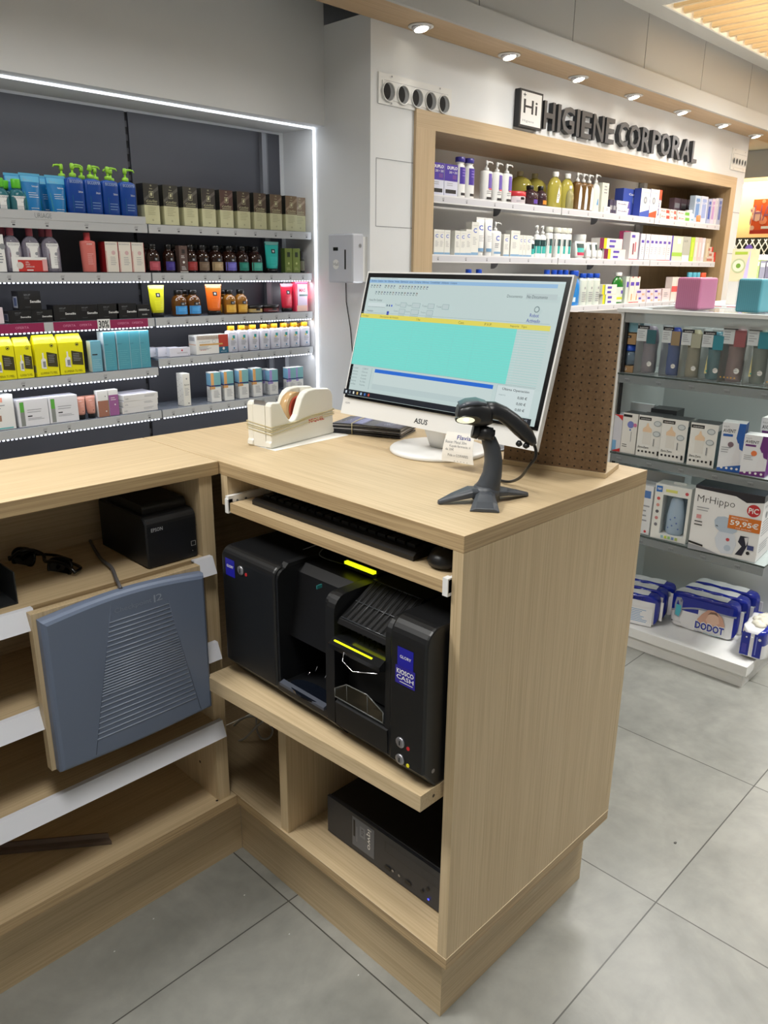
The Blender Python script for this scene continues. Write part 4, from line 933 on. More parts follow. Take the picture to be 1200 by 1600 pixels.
leg([(cen, .014, .024, .006), (cen.lerp(legF, .5), .017, .021, .003), (cen.lerp(legF, .8), .021, .014, .0004), (legF, .024, .006, .0004)], 0)
leg([(cen, .014, .022, .006), (cen.lerp(legB, .5), .014, .016, .003), (legB, .010, .006, .0004)], 0)
mb = MB(); mb.lathe([(1, 0), (1, .014), (.8, .022), (.5, .024)], SG, cx=cen.x, cy=cen.y, z0=1.006, rx=.024, n=20); ch(mb, 'hub', g)
def tubeform(mb, path, m, n=18, sup=2.2):
    """path: (u, v, half width in px, half depth m, depth offset)"""
    secs = []; pts = [sp(u, v, dp) for u, v, hw, hd, dp in path]; K = len(path)
    for i, (u, v, hw, hd, dp) in enumerate(path):
        t = (pts[min(i+1, K-1)]-pts[max(i-1, 0)]).normalized(); s_ = t.cross(FV).normalized(); scale = (pts[i]-Vector(CP)).length/FPX*.97
        q_ = []
        for j in range(n):
            a = 2*pi*j/n; c_, d_ = cos(a), sin(a)
            q_.append(tuple(pts[i]+s_*hw*scale*math.copysign(abs(c_)**(2/sup), c_)+FV*hd*math.copysign(abs(d_)**(2/sup), d_)))
        secs.append(q_)
    mb.loft(secs, m)
mb = MB(); tubeform(mb, [(757, 772, 22, .020, 0), (764, 758, 18.5, .019, 0), (769, 740, 15.5, .017, 0), (771, 720, 14.5, .016, 0), (769, 702, 13.5, .015, 0), (764, 688, 12, .014, 0), (759, 679, 9, .013, 0)], SG); ch(mb, 'column', g)
mb = MB(); a, b = sp(737, 671, -.01), sp(767, 677, -.01); mb.tube([a, a.lerp(b, .3), a.lerp(b, .31), a.lerp(b, .36), a.lerp(b, .37), b], [.0115, .0125, .0105, .0105, .0125, .0115], SG2, n=16); mb.tube([b, b+(b-a).normalized()*.004], [.0095, .0085], mat('knob_black', (10, 10, 11), .2), n=6); ch(mb, 'pivot', g)
g2 = empty('barcode_scanner', tuple(SB+ZV*.1), 0, 'black handheld barcode scanner resting on the grey curved stand', 'barcode scanner')
mb = MB(); tubeform(mb, [(713, 640, 9, .020, -.01), (718, 641, 14, .026, -.01), (732, 642, 19, .029, -.008), (748, 645, 20, .028, -.004), (762, 648, 17, .024, 0), (768, 648, 14, .019, 0)], SG2, n=24, sup=2.8)
o = ch(mb, 'head', g2)
mb = MB(); tubeform(mb, [(758, 642, 15, .022, 0), (772, 641, 13.5, .018, 0), (785, 646, 12.5, .016, 0), (800, 657, 13, .017, 0), (813, 669, 13.5, .0175, 0), (824, 681, 11.5, .016, 0), (831, 689, 8, .012, 0), (834, 694, 5, .008, 0)], SG2, n=20); o = ch(mb, 'handle', g2)
mb = MB(); tubeform(mb, [(716, 631, 3.5, .021, -.012), (728, 627, 4.2, .025, -.010), (744, 626, 4.2, .025, -.006), (758, 630, 3.5, .020, -.002)], SG3, n=16, sup=4); ch(mb, 'top_panel', g2)
# lit window at the nose, facing the viewer and down
mb = MB(); c0 = sp(728, 650, -.037); Uv = RV; Vv = (ZV*.86+FV*-.5).normalized()
P = [c0+Uv*(.0205*math.copysign(abs(cos(t))**.9, cos(t)))+Vv*(.0085*sin(t)) for t in np.linspace(0, 2*pi, 24, endpoint=False)]
mb.loft([[tuple(p+FV*.012) for p in P], [tuple(p) for p in P]], mat('window_dark', (40, 42, 34), .1)); ch(mb, 'window_frame', g2)
mb = MB(); c1 = c0-FV*.0006+Uv*-.004; P = [c1+Uv*.0145*cos(t)+Vv*.0068*sin(t) for t in np.linspace(0, 2*pi, 20, endpoint=False)]; mb.add([tuple(p) for p in P], [tuple(range(20))], mat('scan_glow', (232, 234, 206), .3, emit=1.0))
P = [c1-FV*.0004+Uv*(.0005+.0042*cos(t))+Vv*(.0012+.0028*sin(t)) for t in np.linspace(0, 2*pi, 20, endpoint=False)]; mb.add([tuple(p) for p in P], [tuple(range(20))], mat('scan_glow2', (255, 252, 235), .3, emit=4.0)); ch(mb, 'scan_window', g2)
mb = MB(); 
for u, v in ((810, 693), (821, 696)): c_ = sp(u, v, -.006); mb.lathe([(.3, -.004), (1, -.001), (1, .002), (.5, .006)], SG2, cx=c_.x, cy=c_.y, z0=c_.z, rx=.0055, n=12)
ch(mb, 'grip_bump', g2)
mb = MB(); cord = [sp(834, 694), sp(837, 703), sp(836, 716), sp(828, 731, .01), sp(815, 745, .03)]
for u, v, z in ((800, 752, 1.01), (787, 752, 1.005), (776, 747, 1.0035), (765, 735, 1.0035), (760, 722, 1.0035)): cord.append(W(u, v, z))
cord[4] = W(814, 745, 1.03)
mb.tube(smooth_path(cord), .0026, BLACK); ch(mb, 'cord', g2)

# ---- pegboard display on a wooden base
def peg_mat():
    m = bpy.data.materials.new('pegboard_brown'); m.use_nodes = True; nt = m.node_tree; N = nt.nodes; L = nt.links; bs = N['Principled BSDF']
    tc = N.new('ShaderNodeTexCoord'); sp_ = N.new('ShaderNodeSeparateXYZ'); L.new(tc.outputs['Object'], sp_.inputs[0])
    def mth(op, a, b=None):
        n = N.new('ShaderNodeMath'); n.operation = op
        for i, x in enumerate((a, b)):
            if x is None: continue
            if isinstance(x, (int, float)): n.inputs[i].default_value = x
            else: L.new(x, n.inputs[i])
        return n.outputs[0]
    ds = []
    for k, off in (('X', .006), ('Z', .008)):
        q = mth('DIVIDE', mth('ADD', sp_.outputs[k], 1.0+off), .0145); ds.append(mth('POWER', mth('SUBTRACT', mth('FRACT', q), .5), 2.0))
    hole = mth('LESS_THAN', mth('ADD', ds[0], ds[1]), .0125)
    n = N.new('ShaderNodeTexNoise'); n.inputs['Scale'].default_value = 160; n.inputs['Detail'].default_value = 6; L.new(tc.outputs['Object'], n.inputs[0])
    cr = N.new('ShaderNodeValToRGB'); cr.color_ramp.elements[0].position = .3; cr.color_ramp.elements[1].position = .7; cr.color_ramp.elements[0].color = (*lin((104, 80, 54)), 1); cr.color_ramp.elements[1].color = (*lin((126, 99, 70)), 1); L.new(n.outputs['Fac'], cr.inputs[0])
    mx = N.new('ShaderNodeMix'); mx.data_type = 'RGBA'; L.new(hole, mx.inputs[0]); L.new(cr.outputs[0], mx.inputs[6]); mx.inputs[7].default_value = (*lin((18, 12, 8)), 1); L.new(mx.outputs[2], bs.inputs['Base Color']); bs.inputs['Roughness'].default_value = .6
    return m
pA, pB = Vector(at(783, 725, 'z', 1.0)), Vector(at(946, 748, 'z', 1.0)); e1 = pB-pA; PW = e1.length; e1.normalize(); ang = math.atan2(e1.y, e1.x)
g = empty('pegboard_display', (pA.x, pA.y, 1.0004), ang, 'brown pegboard display on a wooden base, behind the monitor', 'display stand')
bd = .095
sgn = -1 if Vector((-sin(ang), cos(ang))).dot(Vector((1, .3))) < 0 else 1
y0, y1 = sorted((0, sgn*bd))
mb = MB(); mb.box(0, PW, y0, y1, 0, .009, WX); mb.build('wooden_base', g)
Hh = .300
mb = MB(); yb0, yb1 = sorted((sgn*.006, sgn*.010)); mb.box(0.002, PW-.003, yb0, yb1, .009, Hh, peg_mat()); mb.build('pegboard', g)
ys = sorted((sgn*.0105, sgn*.022))
for a_ in (.004, PW-.017): mb = MB(); mb.box(a_, a_+.012, *ys, .009, Hh-.004, WZ); mb.build('rear_batten', g)

# ================================================================ PRODUCTS
PW_ = C((236, 236, 234), .4); LG = C((150, 152, 158), .5); NAVY = C((24, 32, 110), .4)
def txt(F, t, a0, a1, b0, b1, m, bold=0.01): F.text(t, a0, a1, b0, b1, m, bold)
# ---- bottle shapes (front towards -y, standing on z=0)
def bottle(name, w, d, h, body, cap, prof='round', cap_h=0.16, cap_w=0.42, lab=None, labm=None, labr=(0.08, 0.6), sup=2.2, pump=False, span=1.9, base=None, capname='cap', nozzle=1):
    g = empty(name); rx, ry = w/2, d/2; n = 22
    hb = h*(1-cap_h) if not pump else h*0.80
    P = {'round': [(.86, 0), (.98, .015), (1, .05), (1, .72), (.96, .82), (.80, .90), (.55, .95), (cap_w*.9, .97), (cap_w*.85, 1.0)],
         'square': [(.93, 0), (1, .02), (1, .88), (.93, .95), (.6, .985), (cap_w*.9, 1.0)],
         'taper': [(.84, 0), (.88, .02), (.96, .5), (1, .92), (.95, .97), (.6, .99), (cap_w*.9, 1.0)],
         'dome': [(.92, 0), (1, .03), (1, .55), (.97, .70), (.86, .82), (.66, .91), (.42, .96), (cap_w*.9, .98), (cap_w*.85, 1)],
         'conew': [(1, 0), (1, .03), (.90, .5), (.78, .85), (.65, .94), (cap_w*.9, .97), (cap_w*.9, 1)]}[prof]
    mb = MB(); mb.lathe([(r, z*hb) for r, z in P], body, rx=rx, ry=ry, n=n, sup=sup); mb.build('bottle_body', g)
    mb = MB()
    if pump:
        r = min(rx, ry)*.55; pm = nozzle
        mb.lathe([(1, 0), (1, .07*h), (.7, .085*h), (.34, .09*h), (.32, .15*h)], cap, z0=hb-.002, rx=r, n=14)
        mb.lathe([(.5, 0), (.62, .006), (.62, .018), (.4, .022)], cap, z0=hb+.135*h, rx=r, n=12)
        zt_ = hb+.135*h+.014; mb.tube([(0, 0, zt_), (pm*w*.22, -ry*.15, zt_+.003), (pm*w*.44, -ry*.3, zt_+.001), (pm*w*.50, -ry*.34, zt_-.006)], [r*.42, r*.34, r*.26, r*.2], cap, n=8)
        mb.build('pump_head', g)
    else:
        ch_ = h-hb; mb.lathe([(.94, 0), (1, .004), (1, ch_*.9), (.92, ch_)], cap, z0=hb-.001, rx=rx*cap_w, ry=min(rx*cap_w, max(ry*cap_w, rx*cap_w*.85)), n=16); mb.build(capname, g)
    if lab or labm:
        mb = MB(); z0, z1 = labr[0]*hb, labr[1]*hb
        k = 1.0 if prof not in ('taper', 'conew') else .985
        F = curvedf(mb, 0, 0, rx*k, ry*k, z0, z1-z0, span); F.e = .0008
        if sup > 2.6:
            F = flat(mb, (-rx*.82, -ry*.995, z0), (1, 0, 0), (0, 0, 1), rx*1.64, z1-z0); F.e = .001
        if labm: F.rect(0, 1, 0, 1, labm)
        if lab: lab(F)
        mb.build('bottle_label', g)
    return g
def tube(name, w, d, h, body, cap, lab=None, cap_h=.10, cap_w=.62, crimp=None):
    """squeeze tube standing on its cap, crimped flat at the top"""
    g = empty(name); n = 20; mb = MB(); secs = []
    for t in np.linspace(0, 1, 9):
        rx = w/2*(.72+.28*t**.7); ry = max(.0012, d/2*(1-t**1.6)); z = h*(cap_h+(1-cap_h)*t*.95)
        secs.append([(rx*cos(2*pi*j/n), ry*sin(2*pi*j/n), z) for j in range(n)])
    mb.loft(secs, body); mb.box(-w/2, w/2, -.0012, .0012, h*(cap_h+(1-cap_h)*.95)-.001, h, crimp or body); mb.build('tube_body', g)
    mb = MB(); mb.lathe([(1, 0), (1, h*cap_h*.9), (.94, h*cap_h+.001)], cap, rx=w/2*cap_w, ry=d/2*.85, n=16); mb.build('tube_cap', g)
    if lab:
        mb = MB()
        def fn(a, b, e):
            t = b; rx = w/2*(.72+.28*t**.7); ry = max(.0012, d/2*(1-t**1.6)); th = (a-.5)*2.2; return (rx*sin(th), -ry*cos(th)-e-.0004, h*(cap_h+(1-cap_h)*t*.95))
        F = Face(mb, fn, w, h, True); lab(F); mb.build('tube_print', g)
    return g
def jar(w, d, h, lid, body, labm):
    g = empty('cream_jar'); mb = MB(); mb.lathe([(.9, 0), (1, .004), (1, h*.62)], body, rx=w/2, n=22); mb.build('jar_body', g)
    mb = MB(); mb.lathe([(1.02, 0), (1.04, .002), (1.04, h*.34), (.98, h*.38)], lid, z0=h*.62, rx=w/2, n=22); mb.build('jar_lid', g)
    mb = MB(); F = curvedf(mb, 0, 0, w/2, w/2, h*.1, h*.45, 2.2); F.e = .0006; F.rect(0, 1, 0, 1, labm); F.rect(.38, .62, .55, 1.0, BLACK); F.lines(.2, .8, .1, .45, 2, LG); mb.build('jar_label', g)
    return g
def pack(u, v, *a): pass

# ------------------------------------------------ LEFT ALCOVE, top shelf
YP = 2.312
def lab_sebium(F): txt(F, 'BIODERMA', .08, .92, .88, .97, LG); F.text('Sébium', .55, .9, .70, .76, LG); F.lines(.2, .9, .30, .52, 3, LG, .3)
GRN = C((92, 190, 44), .35); AQUA = clear('aqua_liquid', (60, 130, 140), .55)
row(lambda w, d, h: bottle('micellar_bottle', w, d, h, AQUA, GRN, 'dome', .24, .55, lab_sebium, PW_, (.02, .72), sup=2.5),
    [(-9, 18, 277), (18, 44.5, 278.5)], 1.528, 'y', YP, .045, 'green-capped micellar water bottle, {o} of two in front on top alcove shelf', 'bottle', 'green-capped bottles')
row(lambda w, d, h: bottle('micellar_bottle', w, d, h, AQUA, GRN, 'dome', .24, .55, None, PW_, (.02, .72), sup=2.5),
    [(1, 27, 281)], 1.528, 'y', YP+.055, .045, 'green-capped micellar water bottle standing behind the front two', 'bottle', 'green-capped bottles')
BLT = C((24, 116, 178), .28); BLT2 = C((96, 176, 214), .3)
def lab_tube(F): F.rect(.0, 1, .84, .985, BLT2); F.text('BIODERMA', .18, .86, .87, .94, LG); F.text('Sébium', .52, .86, .72, .76, PW_); F.lines(.3, .85, .42, .58, 3, PW_, .18); F.lines(.3, .85, .08, .2, 2, PW_, .18); F.rect(.10, .115, .1, .6, GRN)
row(lambda w, d, h: tube('gel_tube', w, d, h, BLT, C((40, 140, 90), .35), lab_tube, .05, .85, BLT2), [(36, 71, 270), (79, 108, 274)], 1.528, 'y', YP, .045, 'blue gel tube with pale crimped top, {o} of two in front', 'tube', 'blue gel tubes')
row(lambda w, d, h: tube('gel_tube', w, d, h, BLT, C((40, 140, 90), .35), lab_tube, .05, .85, BLT2), [(14, 43, 271.5), (61, 90, 273)], 1.528, 'y', YP+.05, .045, 'blue gel tube half hidden behind, {o} in rear row', 'tube', 'blue gel tubes behind')
BLB = C((12, 66, 150), .3); LGR = C((150, 205, 60), .35)
def lab_pump(F): F.text('BIODERMA', .08, .94, .88, .96, C((170, 190, 220))); F.text('Sébium', .6, .9, .66, .71, PW_); F.lines(.3, .95, .25, .45, 3, C((140, 170, 210)), .2); F.lines(.35, .9, .03, .09, 2, C((140, 170, 210)), .2); F.rect(.2, .215, .2, .6, C((40, 130, 120)))
mk_pump = lambda w, d, h: bottle('pump_bottle', w, d, h, BLB, LGR, 'square', lab=lab_pump, labr=(.0, .97), sup=3.4, pump=True, nozzle=1)
row(mk_pump, [(109, 135, 259), (136, 163, 261.5), (163, 190, 264.5), (190, 217, 266.5)], 1.528, 'y', YP, .045, 'blue pump bottle with lime green pump, {o} in the front row', 'bottle', 'blue pump bottles')
row(lambda w, d, h: bottle('pump_bottle', w, d, h, BLB, LGR, 'square', sup=3.4, pump=True, nozzle=-1), [(92, 118, 260), (123, 149, 262.5), (144, 170, 265), (168, 194, 267.5)], 1.528, 'y', YP+.055, .045, 'blue pump bottle with green pump behind, {o} in rear row', 'bottle', 'blue pump bottles behind')
# hair colour boxes: upper half dark shading to light brown along the row
cols = [(58, 56, 52), (62, 60, 54), (66, 62, 56), (64, 58, 54), (84, 60, 54), (76, 62, 52), (84, 68, 56), (106, 86, 66), (122, 100, 76), (142, 122, 102)]
us = [(223, 252), (252.3, 283), (284, 312.3), (312.6, 340), (340.6, 367.8), (368, 394), (394.2, 419), (419.2, 443.5), (443.7, 467), (459, 478.5)]
CRM = C((206, 204, 164), .5)
hb_w = []
for k, ((u0, u1), c) in enumerate(zip(us, cols)):
    up = C(c, .35); hi = C(tuple(min(255, x+34) for x in c), .35)
    def fr(F, up=up, hi=hi):
        F.rect(0, 1, .47, 1, up); F.poly([(.0, .62), (1, .95), (1, .86), (.0, .55)], hi)
        F.text('18', .45, .55, .93, .97, CRM); F.text('Henna', .40, .60, .86, .89, CRM, 0)
        for r_ in ((.36, .64, .66, .67), (.36, .64, .80, .81), (.36, .375, .66, .81), (.625, .64, .66, .81)): F.rect(*r_, CRM)
        F.rect(.44, .56, .70, .78, CRM); F.text('xColorElixir', .12, .88, .54, .60, CRM); F.rect(.15, .85, .50, .512, CRM); F.lines(.2, .8, .2, .42, 5, C((160, 158, 124)), .2); F.circle(.5, .1, .004, C((178, 176, 140)))
    val = YP if k < 9 else YP+.03
    o = row(lambda w, d, h: carton('hair_colour_box', .0655, d, .150, CRM, fr, top=up, side=lambda F, up=up: F.rect(0, 1, .47, 1, C((30, 30, 30), .4))), [(u0, u1, 290)], 1.528, 'y', val, .055,
        'cream hair colour box with %s upper half, %s in the row' % (('near-black', 'dark olive', 'dark grey-green', 'charcoal', 'dark reddish', 'dark brown', 'brown', 'mid brown', 'light brown', 'pale taupe')[k], ordn(k, 10)), 'box', 'hair colour boxes', rz=0)
# ------------------------------------------------ second shelf
z = 1.344
row(lambda w, d, h: carton('white_box', w, d, h, PW_, lambda F: (F.circle(.9, .68, .01, GREYINK), F.lines(.5, .95, .2, .5, 4, LG))), [(-20, 8, 366)], z, 'y', YP, .05, 'white box cut by the left photo edge, second alcove shelf', 'box')
CLR = clear('micellar_clear', (196, 190, 206), .30); PNK = C((176, 84, 100), .35)
def lab_h2o(F): F.text('BIODERMA', .08, .92, .88, .96, LG); F.rect(.16, .2, .1, .6, C((200, 60, 80))); F.circle(.68, .58, .006, LG, 14); F.lines(.5, .9, .1, .45, 5, LG, .25)
mk_h2o = lambda w, d, h: bottle('micellar_bottle', w, d, h, CLR, PNK, 'dome', .20, .38, lab_h2o, PW_, (.10, .80), sup=2.5, span=1.5)
row(mk_h2o, [(9, 38, 353), (40, 67, 354), (70, 98, 354.5)], z, 'y', YP, .05, 'clear micellar bottle with pink cap and white label, {o} of three', 'bottle', 'pink-capped clear bottles')
row(mk_h2o, [(-4, 26, 353), (62, 84, 356)], z, 'y', YP+.06, .05, 'clear pink-capped micellar bottle in the rear, {o} of two', 'bottle', 'pink-capped clear bottles behind')
def promo(w, d, h):
    def fr(F): F.rect(.17, 1, .0, .80, C((196, 52, 48))); F.circle(.22, .42, .012, C((214, 206, 200)), 20); F.rect(.86, 1, .05, .85, C((226, 170, 170))); F.text('GEL', .38, .48, .60, .70, PW_); F.text('DUO', .38, .5, .44, .54, PW_); F.text('LIMPIADOR', .38, .62, .28, .38, PW_); F.rect(.4, .58, .06, .14, PW_)
    return carton('promo_card', w, d, h, PW_, fr)
row(promo, [(17, 72, 402)], z+.001, 'y', YP-.004, .003, 'red and white promotional card across two clear micellar bottles', 'card')
row(lambda w, d, h: bottle('toner_bottle', w, d, h, C((214, 116, 108), .3), C((196, 70, 76), .35), 'taper', .20, .42, lambda F: (F.text('BIODERMA', .1, .9, .9, .95, PW_), F.lines(.3, .8, .2, .6, 6, C((240, 190, 186)), .25)), None, (.02, .95), sup=2.6), [(130, 153, 363)], z, 'y', YP, .036, 'single coral toner bottle with red cap, second alcove shelf', 'bottle')
def redbox(w, d, h):
    def fr(F): F.text('BIODERMA', .06, .85, .90, .95, LG, 0); F.rect(.04, .07, .0, .7, C((206, 60, 64))); F.circle(.62, .64, .008, C((216, 180, 180)), 16); F.lines(.35, .95, .2, .5, 5, LG, .25); F.rect(.97, 1, 0, 1, C((190, 60, 60)))
    return carton('skincare_box', w, d, h, C((232, 226, 214), .4), fr, lambda F: F.rect(0, 1, 0, 1, C((150, 30, 34), .4)))
row(redbox, [(165.8, 184.6, 378), (186, 206, 378.5), (206.5, 225.5, 379)], z, 'y', YP, .055, 'cream skincare box with dark red side, {o} of three', 'box', 'red-sided boxes', rz=0)
def amber(labc, dark=(44, 22, 14)):
    def lf(F):
        F.rect(.33, .67, 1.05, 1.45, C((18, 18, 18))); F.rect(.42, .58, 1.14, 1.36, LG)
        F.rect(0, 1, 0, 1, C(labc, .4)); F.lines(.2, .8, .30, .75, 3, C(tuple(min(255, x+50) for x in labc)), .3)
    return lambda w, d, h: bottle('shampoo_bottle', w, d, h, mat('amber_%d_%d_%d' % dark, dark, .08, coat=.4), mat('cap_black', (16, 14, 14), .3), 'dome', .14, .42, lf, None, (.08, .46), n_ if False else 2.1) if False else bottle('shampoo_bottle', w, d, h, mat('amber_%d_%d_%d' % dark, dark, .08, coat=.4), mat('cap_black', (16, 14, 14), .3), 'dome', .17, .56, lf, None, (.08, .46))
AM = [((234, 253.5), (176, 74, 88), 'pink-red'), ((259.5, 276), (58, 44, 130), 'deep violet'), ((293, 311.7), (150, 44, 44), 'brick red'), ((311.9, 331), (112, 92, 74), 'taupe'), ((332.5, 352.7), (170, 146, 110), 'beige'), ((353.5, 374.2), (104, 98, 186), 'lavender'), ((375, 392.4), (30, 128, 112), 'dark teal'), ((395, 414.6), (72, 172, 152), 'mint')]
for k, ((a, b), c, nm) in enumerate(AM):
    row(amber(c), [(a, b, 381+k*.6)], z, 'y', YP, None, 'dark shampoo bottle with %s label, second alcove shelf' % nm, 'bottle', 'dark shampoo bottles with coloured labels')
row(amber((60, 40, 40)), [(224, 243, 382), (268, 286, 382), (300, 319, 382), (318, 337, 382), (340, 359, 383), (360, 378, 383), (384, 401, 384)], z, 'y', YP+.055, None, 'dark shampoo bottle behind the labelled ones, {o} in rear row', 'bottle', 'dark bottles in the rear row')
row(lambda w, d, h: carton('narrow_box', w, d, h, C((92, 72, 66), .4), lambda F: (F.rect(.3, .7, .70, .86, C((40, 30, 28))), F.circle(.5, .38, .005, PW_, 14), F.lines(.2, .8, .5, .62, 2, PW_, .3), F.lines(.2, .8, .06, .22, 3, PW_, .3), F.rect(0, 1, 0, .03, PW_))), [(280.5, 293, 384)], z, 'y', YP, .03, 'narrow brown box between violet and brick red shampoo bottles', 'box')
def hair_tube(rgb, nm, lbl, spec, z, lab=None):
    top = C(tuple(min(255, int(x*.5+128)) for x in rgb), .3)
    def lf(F): F.rect(0, 1, .93, 1.0, top); F.rect(.40, .66, .60, .76, C((24, 30, 36))); F.rect(.47, .59, .64, .72, C((200, 200, 200))); F.lines(.25, .8, .08, .45, 6, C(tuple(min(255, x+36) for x in rgb)), .25)
    return row(lambda w, d, h: tube('hair_tube', w, d, h, C(rgb, .3), mat('cap_black', (16, 14, 14), .3), lf, .13, .80, top), [spec], z, 'y', YP, .035, lbl, 'tube')
hair_tube((40, 186, 178), 'turquoise', 'turquoise tube standing on black cap, second alcove shelf', (417.7, 439, 377.8), z)
row(lambda w, d, h: carton('oil_box', w, d, h, C((112, 128, 56), .4), lambda F: (F.rect(.3, .7, .64, .84, C((40, 50, 24))), F.circle(.5, .38, .005, C((190, 196, 130)), 14), F.lines(.2, .8, .08, .2, 3, C((190, 196, 130)), .3)), side=lambda F: F.rect(0, 1, 0, 1, C((80, 100, 50)))), [(445, 456.8, 388), (457.8, 468.6, 388.5)], z, 'y', YP, .03, 'olive green narrow box, {o} of two at right end', 'box', 'olive green boxes')
row(lambda w, d, h: bottle('dropper_bottle', w, d, h, mat('amber_g', (30, 36, 18), .1), BLACK, 'dome', .34, .5, None, C((110, 110, 90)), (.15, .8)), [(469.7, 477.8, 392)], z, 'y', YP, None, 'tiny dark dropper bottle at the right end of second shelf', 'bottle')
# ------------------------------------------------ third shelf
z = 1.167
BKB = C((22, 22, 24), .35)
def blackbox(w, d, h):
    def fr(F): F.text('SKIN LIFT', .26, .55, .76, .84, LG, 0); F.lines(.26, .5, .55, .70, 2, C((90, 90, 94)), .3); F.text('Sensilis', .50, .98, .38, .52, PW_, .02); F.lines(.26, .5, .1, .18, 1, C((70, 70, 74)))
    return carton('black_box', w, d, h, BKB, fr, lambda F: (F.rect(.12, .8, .12, .72, LG), F.rect(.25, .7, .2, .65, C((70, 80, 110)))), top=C((40, 40, 44), .25))
bx2 = row(blackbox, [(13, 46.4, 485.5), (46.8, 80.6, 484.6)], z, 'y', YP, .06, 'black cosmetics box at left on third shelf, {o} of the lower pair', 'box', 'black cosmetics boxes', rz=0)
row(blackbox, [(82.5, 117.6, 477), (118, 151.5, 476), (151.8, 185, 475), (183, 211, 474)], z, 'y', YP, .06, 'black cosmetics box, {o} of four along the third alcove shelf', 'box', 'black cosmetics boxes', rz=0)
bb = row(blackbox, [(27.5, 62.5, 455)], z+.0005+bx2[0].dimensions.z, 'y', YP+.004, .06, 'black cosmetics box stacked alone on top of two others', 'box')
h_ = 0.0
row(lambda w, d, h: carton('black_box', w, d, h, BKB, lambda F: (F.lines(.1, .95, .5, .66, 2, PW_, .4), F.text('sensilis', .35, .75, .2, .32, PW_))), [(213.5, 233.5, 476)], z, 'y', YP, .05, 'smaller black box at the right end of the black boxes', 'box')
row(lambda w, d, h: carton('pale_box', w, d, h, C((222, 206, 212)), None), [(-18, 3.5, 481)], z, 'y', YP, .05, 'pale pink box cut by the left photo edge, third shelf', 'box')
hair_tube((222, 222, 36), 'yellow', 'yellow tube standing on black cap, third alcove shelf', (236, 261, 446), z)
row(amber((66, 150, 214), (92, 56, 20)), [(275, 296.5, 453), (297, 317.8, 453)], z, 'y', YP, None, 'amber bottle with sky blue label, {o} of two', 'bottle', 'blue-labelled amber bottles')
row(amber((66, 150, 214), (92, 56, 20)), [(284, 303, 452)], z, 'y', YP+.05, None, 'amber bottle with blue label behind the other two', 'bottle')
hair_tube((240, 112, 28), 'orange', 'orange tube standing on black cap, third alcove shelf', (325, 349.8, 444.5), z)
row(amber((226, 172, 62), (140, 92, 30)), [(353.8, 373.6, 452.5), (374, 389.5, 452.5)], z, 'y', YP, None, 'amber bottle with yellow label, {o} of two', 'bottle', 'yellow-labelled amber bottles')
row(amber((226, 172, 62), (140, 92, 30)), [(344, 361, 452.5)], z, 'y', YP+.05, None, 'amber bottle with yellow label behind the orange tube', 'bottle')
row(lambda w, d, h: jar(w, d, h, mat('cap_black', (16, 14, 14), .3), mat('amber_92_56_20', (92, 56, 20), .1), C((206, 178, 110))), [(391, 415, 477.5)], z, 'y', YP, None, 'low dark jar with yellow label band', 'jar')
row(lambda w, d, h: jar(w, d, h, mat('cap_black', (16, 14, 14), .3), mat('amber_60_30_24', (60, 30, 24), .1), C((120, 50, 52))), [(416, 441.5, 476.8)], z, 'y', YP, None, 'low dark jar with red label band', 'jar')
hair_tube((206, 34, 62), 'red', 'crimson tube standing on black cap, right end of third shelf', (441.8, 461.7, 443.5), z)
row(lambda w, d, h: carton('sleeved_tube', w, d, h, C((226, 60, 90), .35), lambda F: (F.rect(.16, .96, .02, .93, C((214, 200, 222))), F.text('MAS', .3, .8, .66, .78, C((200, 50, 80)), .02), F.rect(.3, 1, .52, .58, C((70, 100, 100))), F.rect(.1, .95, 0, .2, C((234, 196, 180))))), [(461.9, 481, 441)], z, 'y', YP, .03, 'pink and white packaged tube at the right end of third shelf', 'tube')
# ------------------------------------------------ fourth shelf
YEL1 = C((240, 232, 20), .35)
def ampoule(w, d, h):
    """gable-topped yellow carton"""
    mb = MB(); hs = h*.80
    mb.box(-w/2, w/2, -d/2, d/2, 0, hs, YEL1)
    b = len(mb.v); mb.add([(-w/2, -d/2, hs), (w/2, -d/2, hs), (w/2, d/2, hs), (-w/2, d/2, hs), (-w/2+.004, -.004, h), (w/2-.004, -.004, h), (w/2-.004, .004, h), (-w/2+.004, .004, h)], [(0, 1, 5, 4), (1, 2, 6, 5), (2, 3, 7, 6), (3, 0, 4, 7), (4, 5, 6, 7)], YEL1)
    F = flat(mb, (-w/2, -d/2, 0), (1, 0, 0), (0, 0, 1), w, hs)
    F.circle(.76, .93, .007, INK, 16); F.e += .0002; F.circle(.76, .93, .0055, YEL1, 16); F.rect(.72, .80, .90, .95, INK)
    F.poly([(.50, .30), (.96, .26), (.96, .66), (.50, .74)], C((64, 60, 30))); F.lines(.56, .88, .38, .64, 5, LG, .3); F.poly([(.22, .25), (.44, .22), (.44, .52), (.36, .56), (.36, .72), (.30, .72), (.30, .56), (.22, .5)], PW_); F.rect(.30, .42, .28, .46, GREYINK); F.text('ILUMINA TU PIEL', .15, .9, .06, .13, C((130, 124, 20)))
    F2 = flat(mb, (-w/2+.002, -d/2+.002, hs), (1, 0, 0), (0, .35, .93), w-.004, h-hs); F2.text('ILUMINA TU PIEL', .15, .85, .25, .55, C((150, 144, 30)))
    G = flat(mb, (-w/2, d/2, 0), (0, -1, 0), (0, 0, 1), d, hs); G.rect(.2, .9, .12, .34, LG)
    return mb.build('yellow_carton')
z = .967
row(ampoule, [(-16, 24.5, 527), (25, 51, 528), (56, 91, 524), (93, 131, 522.5)], z, 'y', YP, .045, 'bright yellow gable-top carton, {o} of four', 'carton', 'bright yellow cartons', rz=0, free=True)
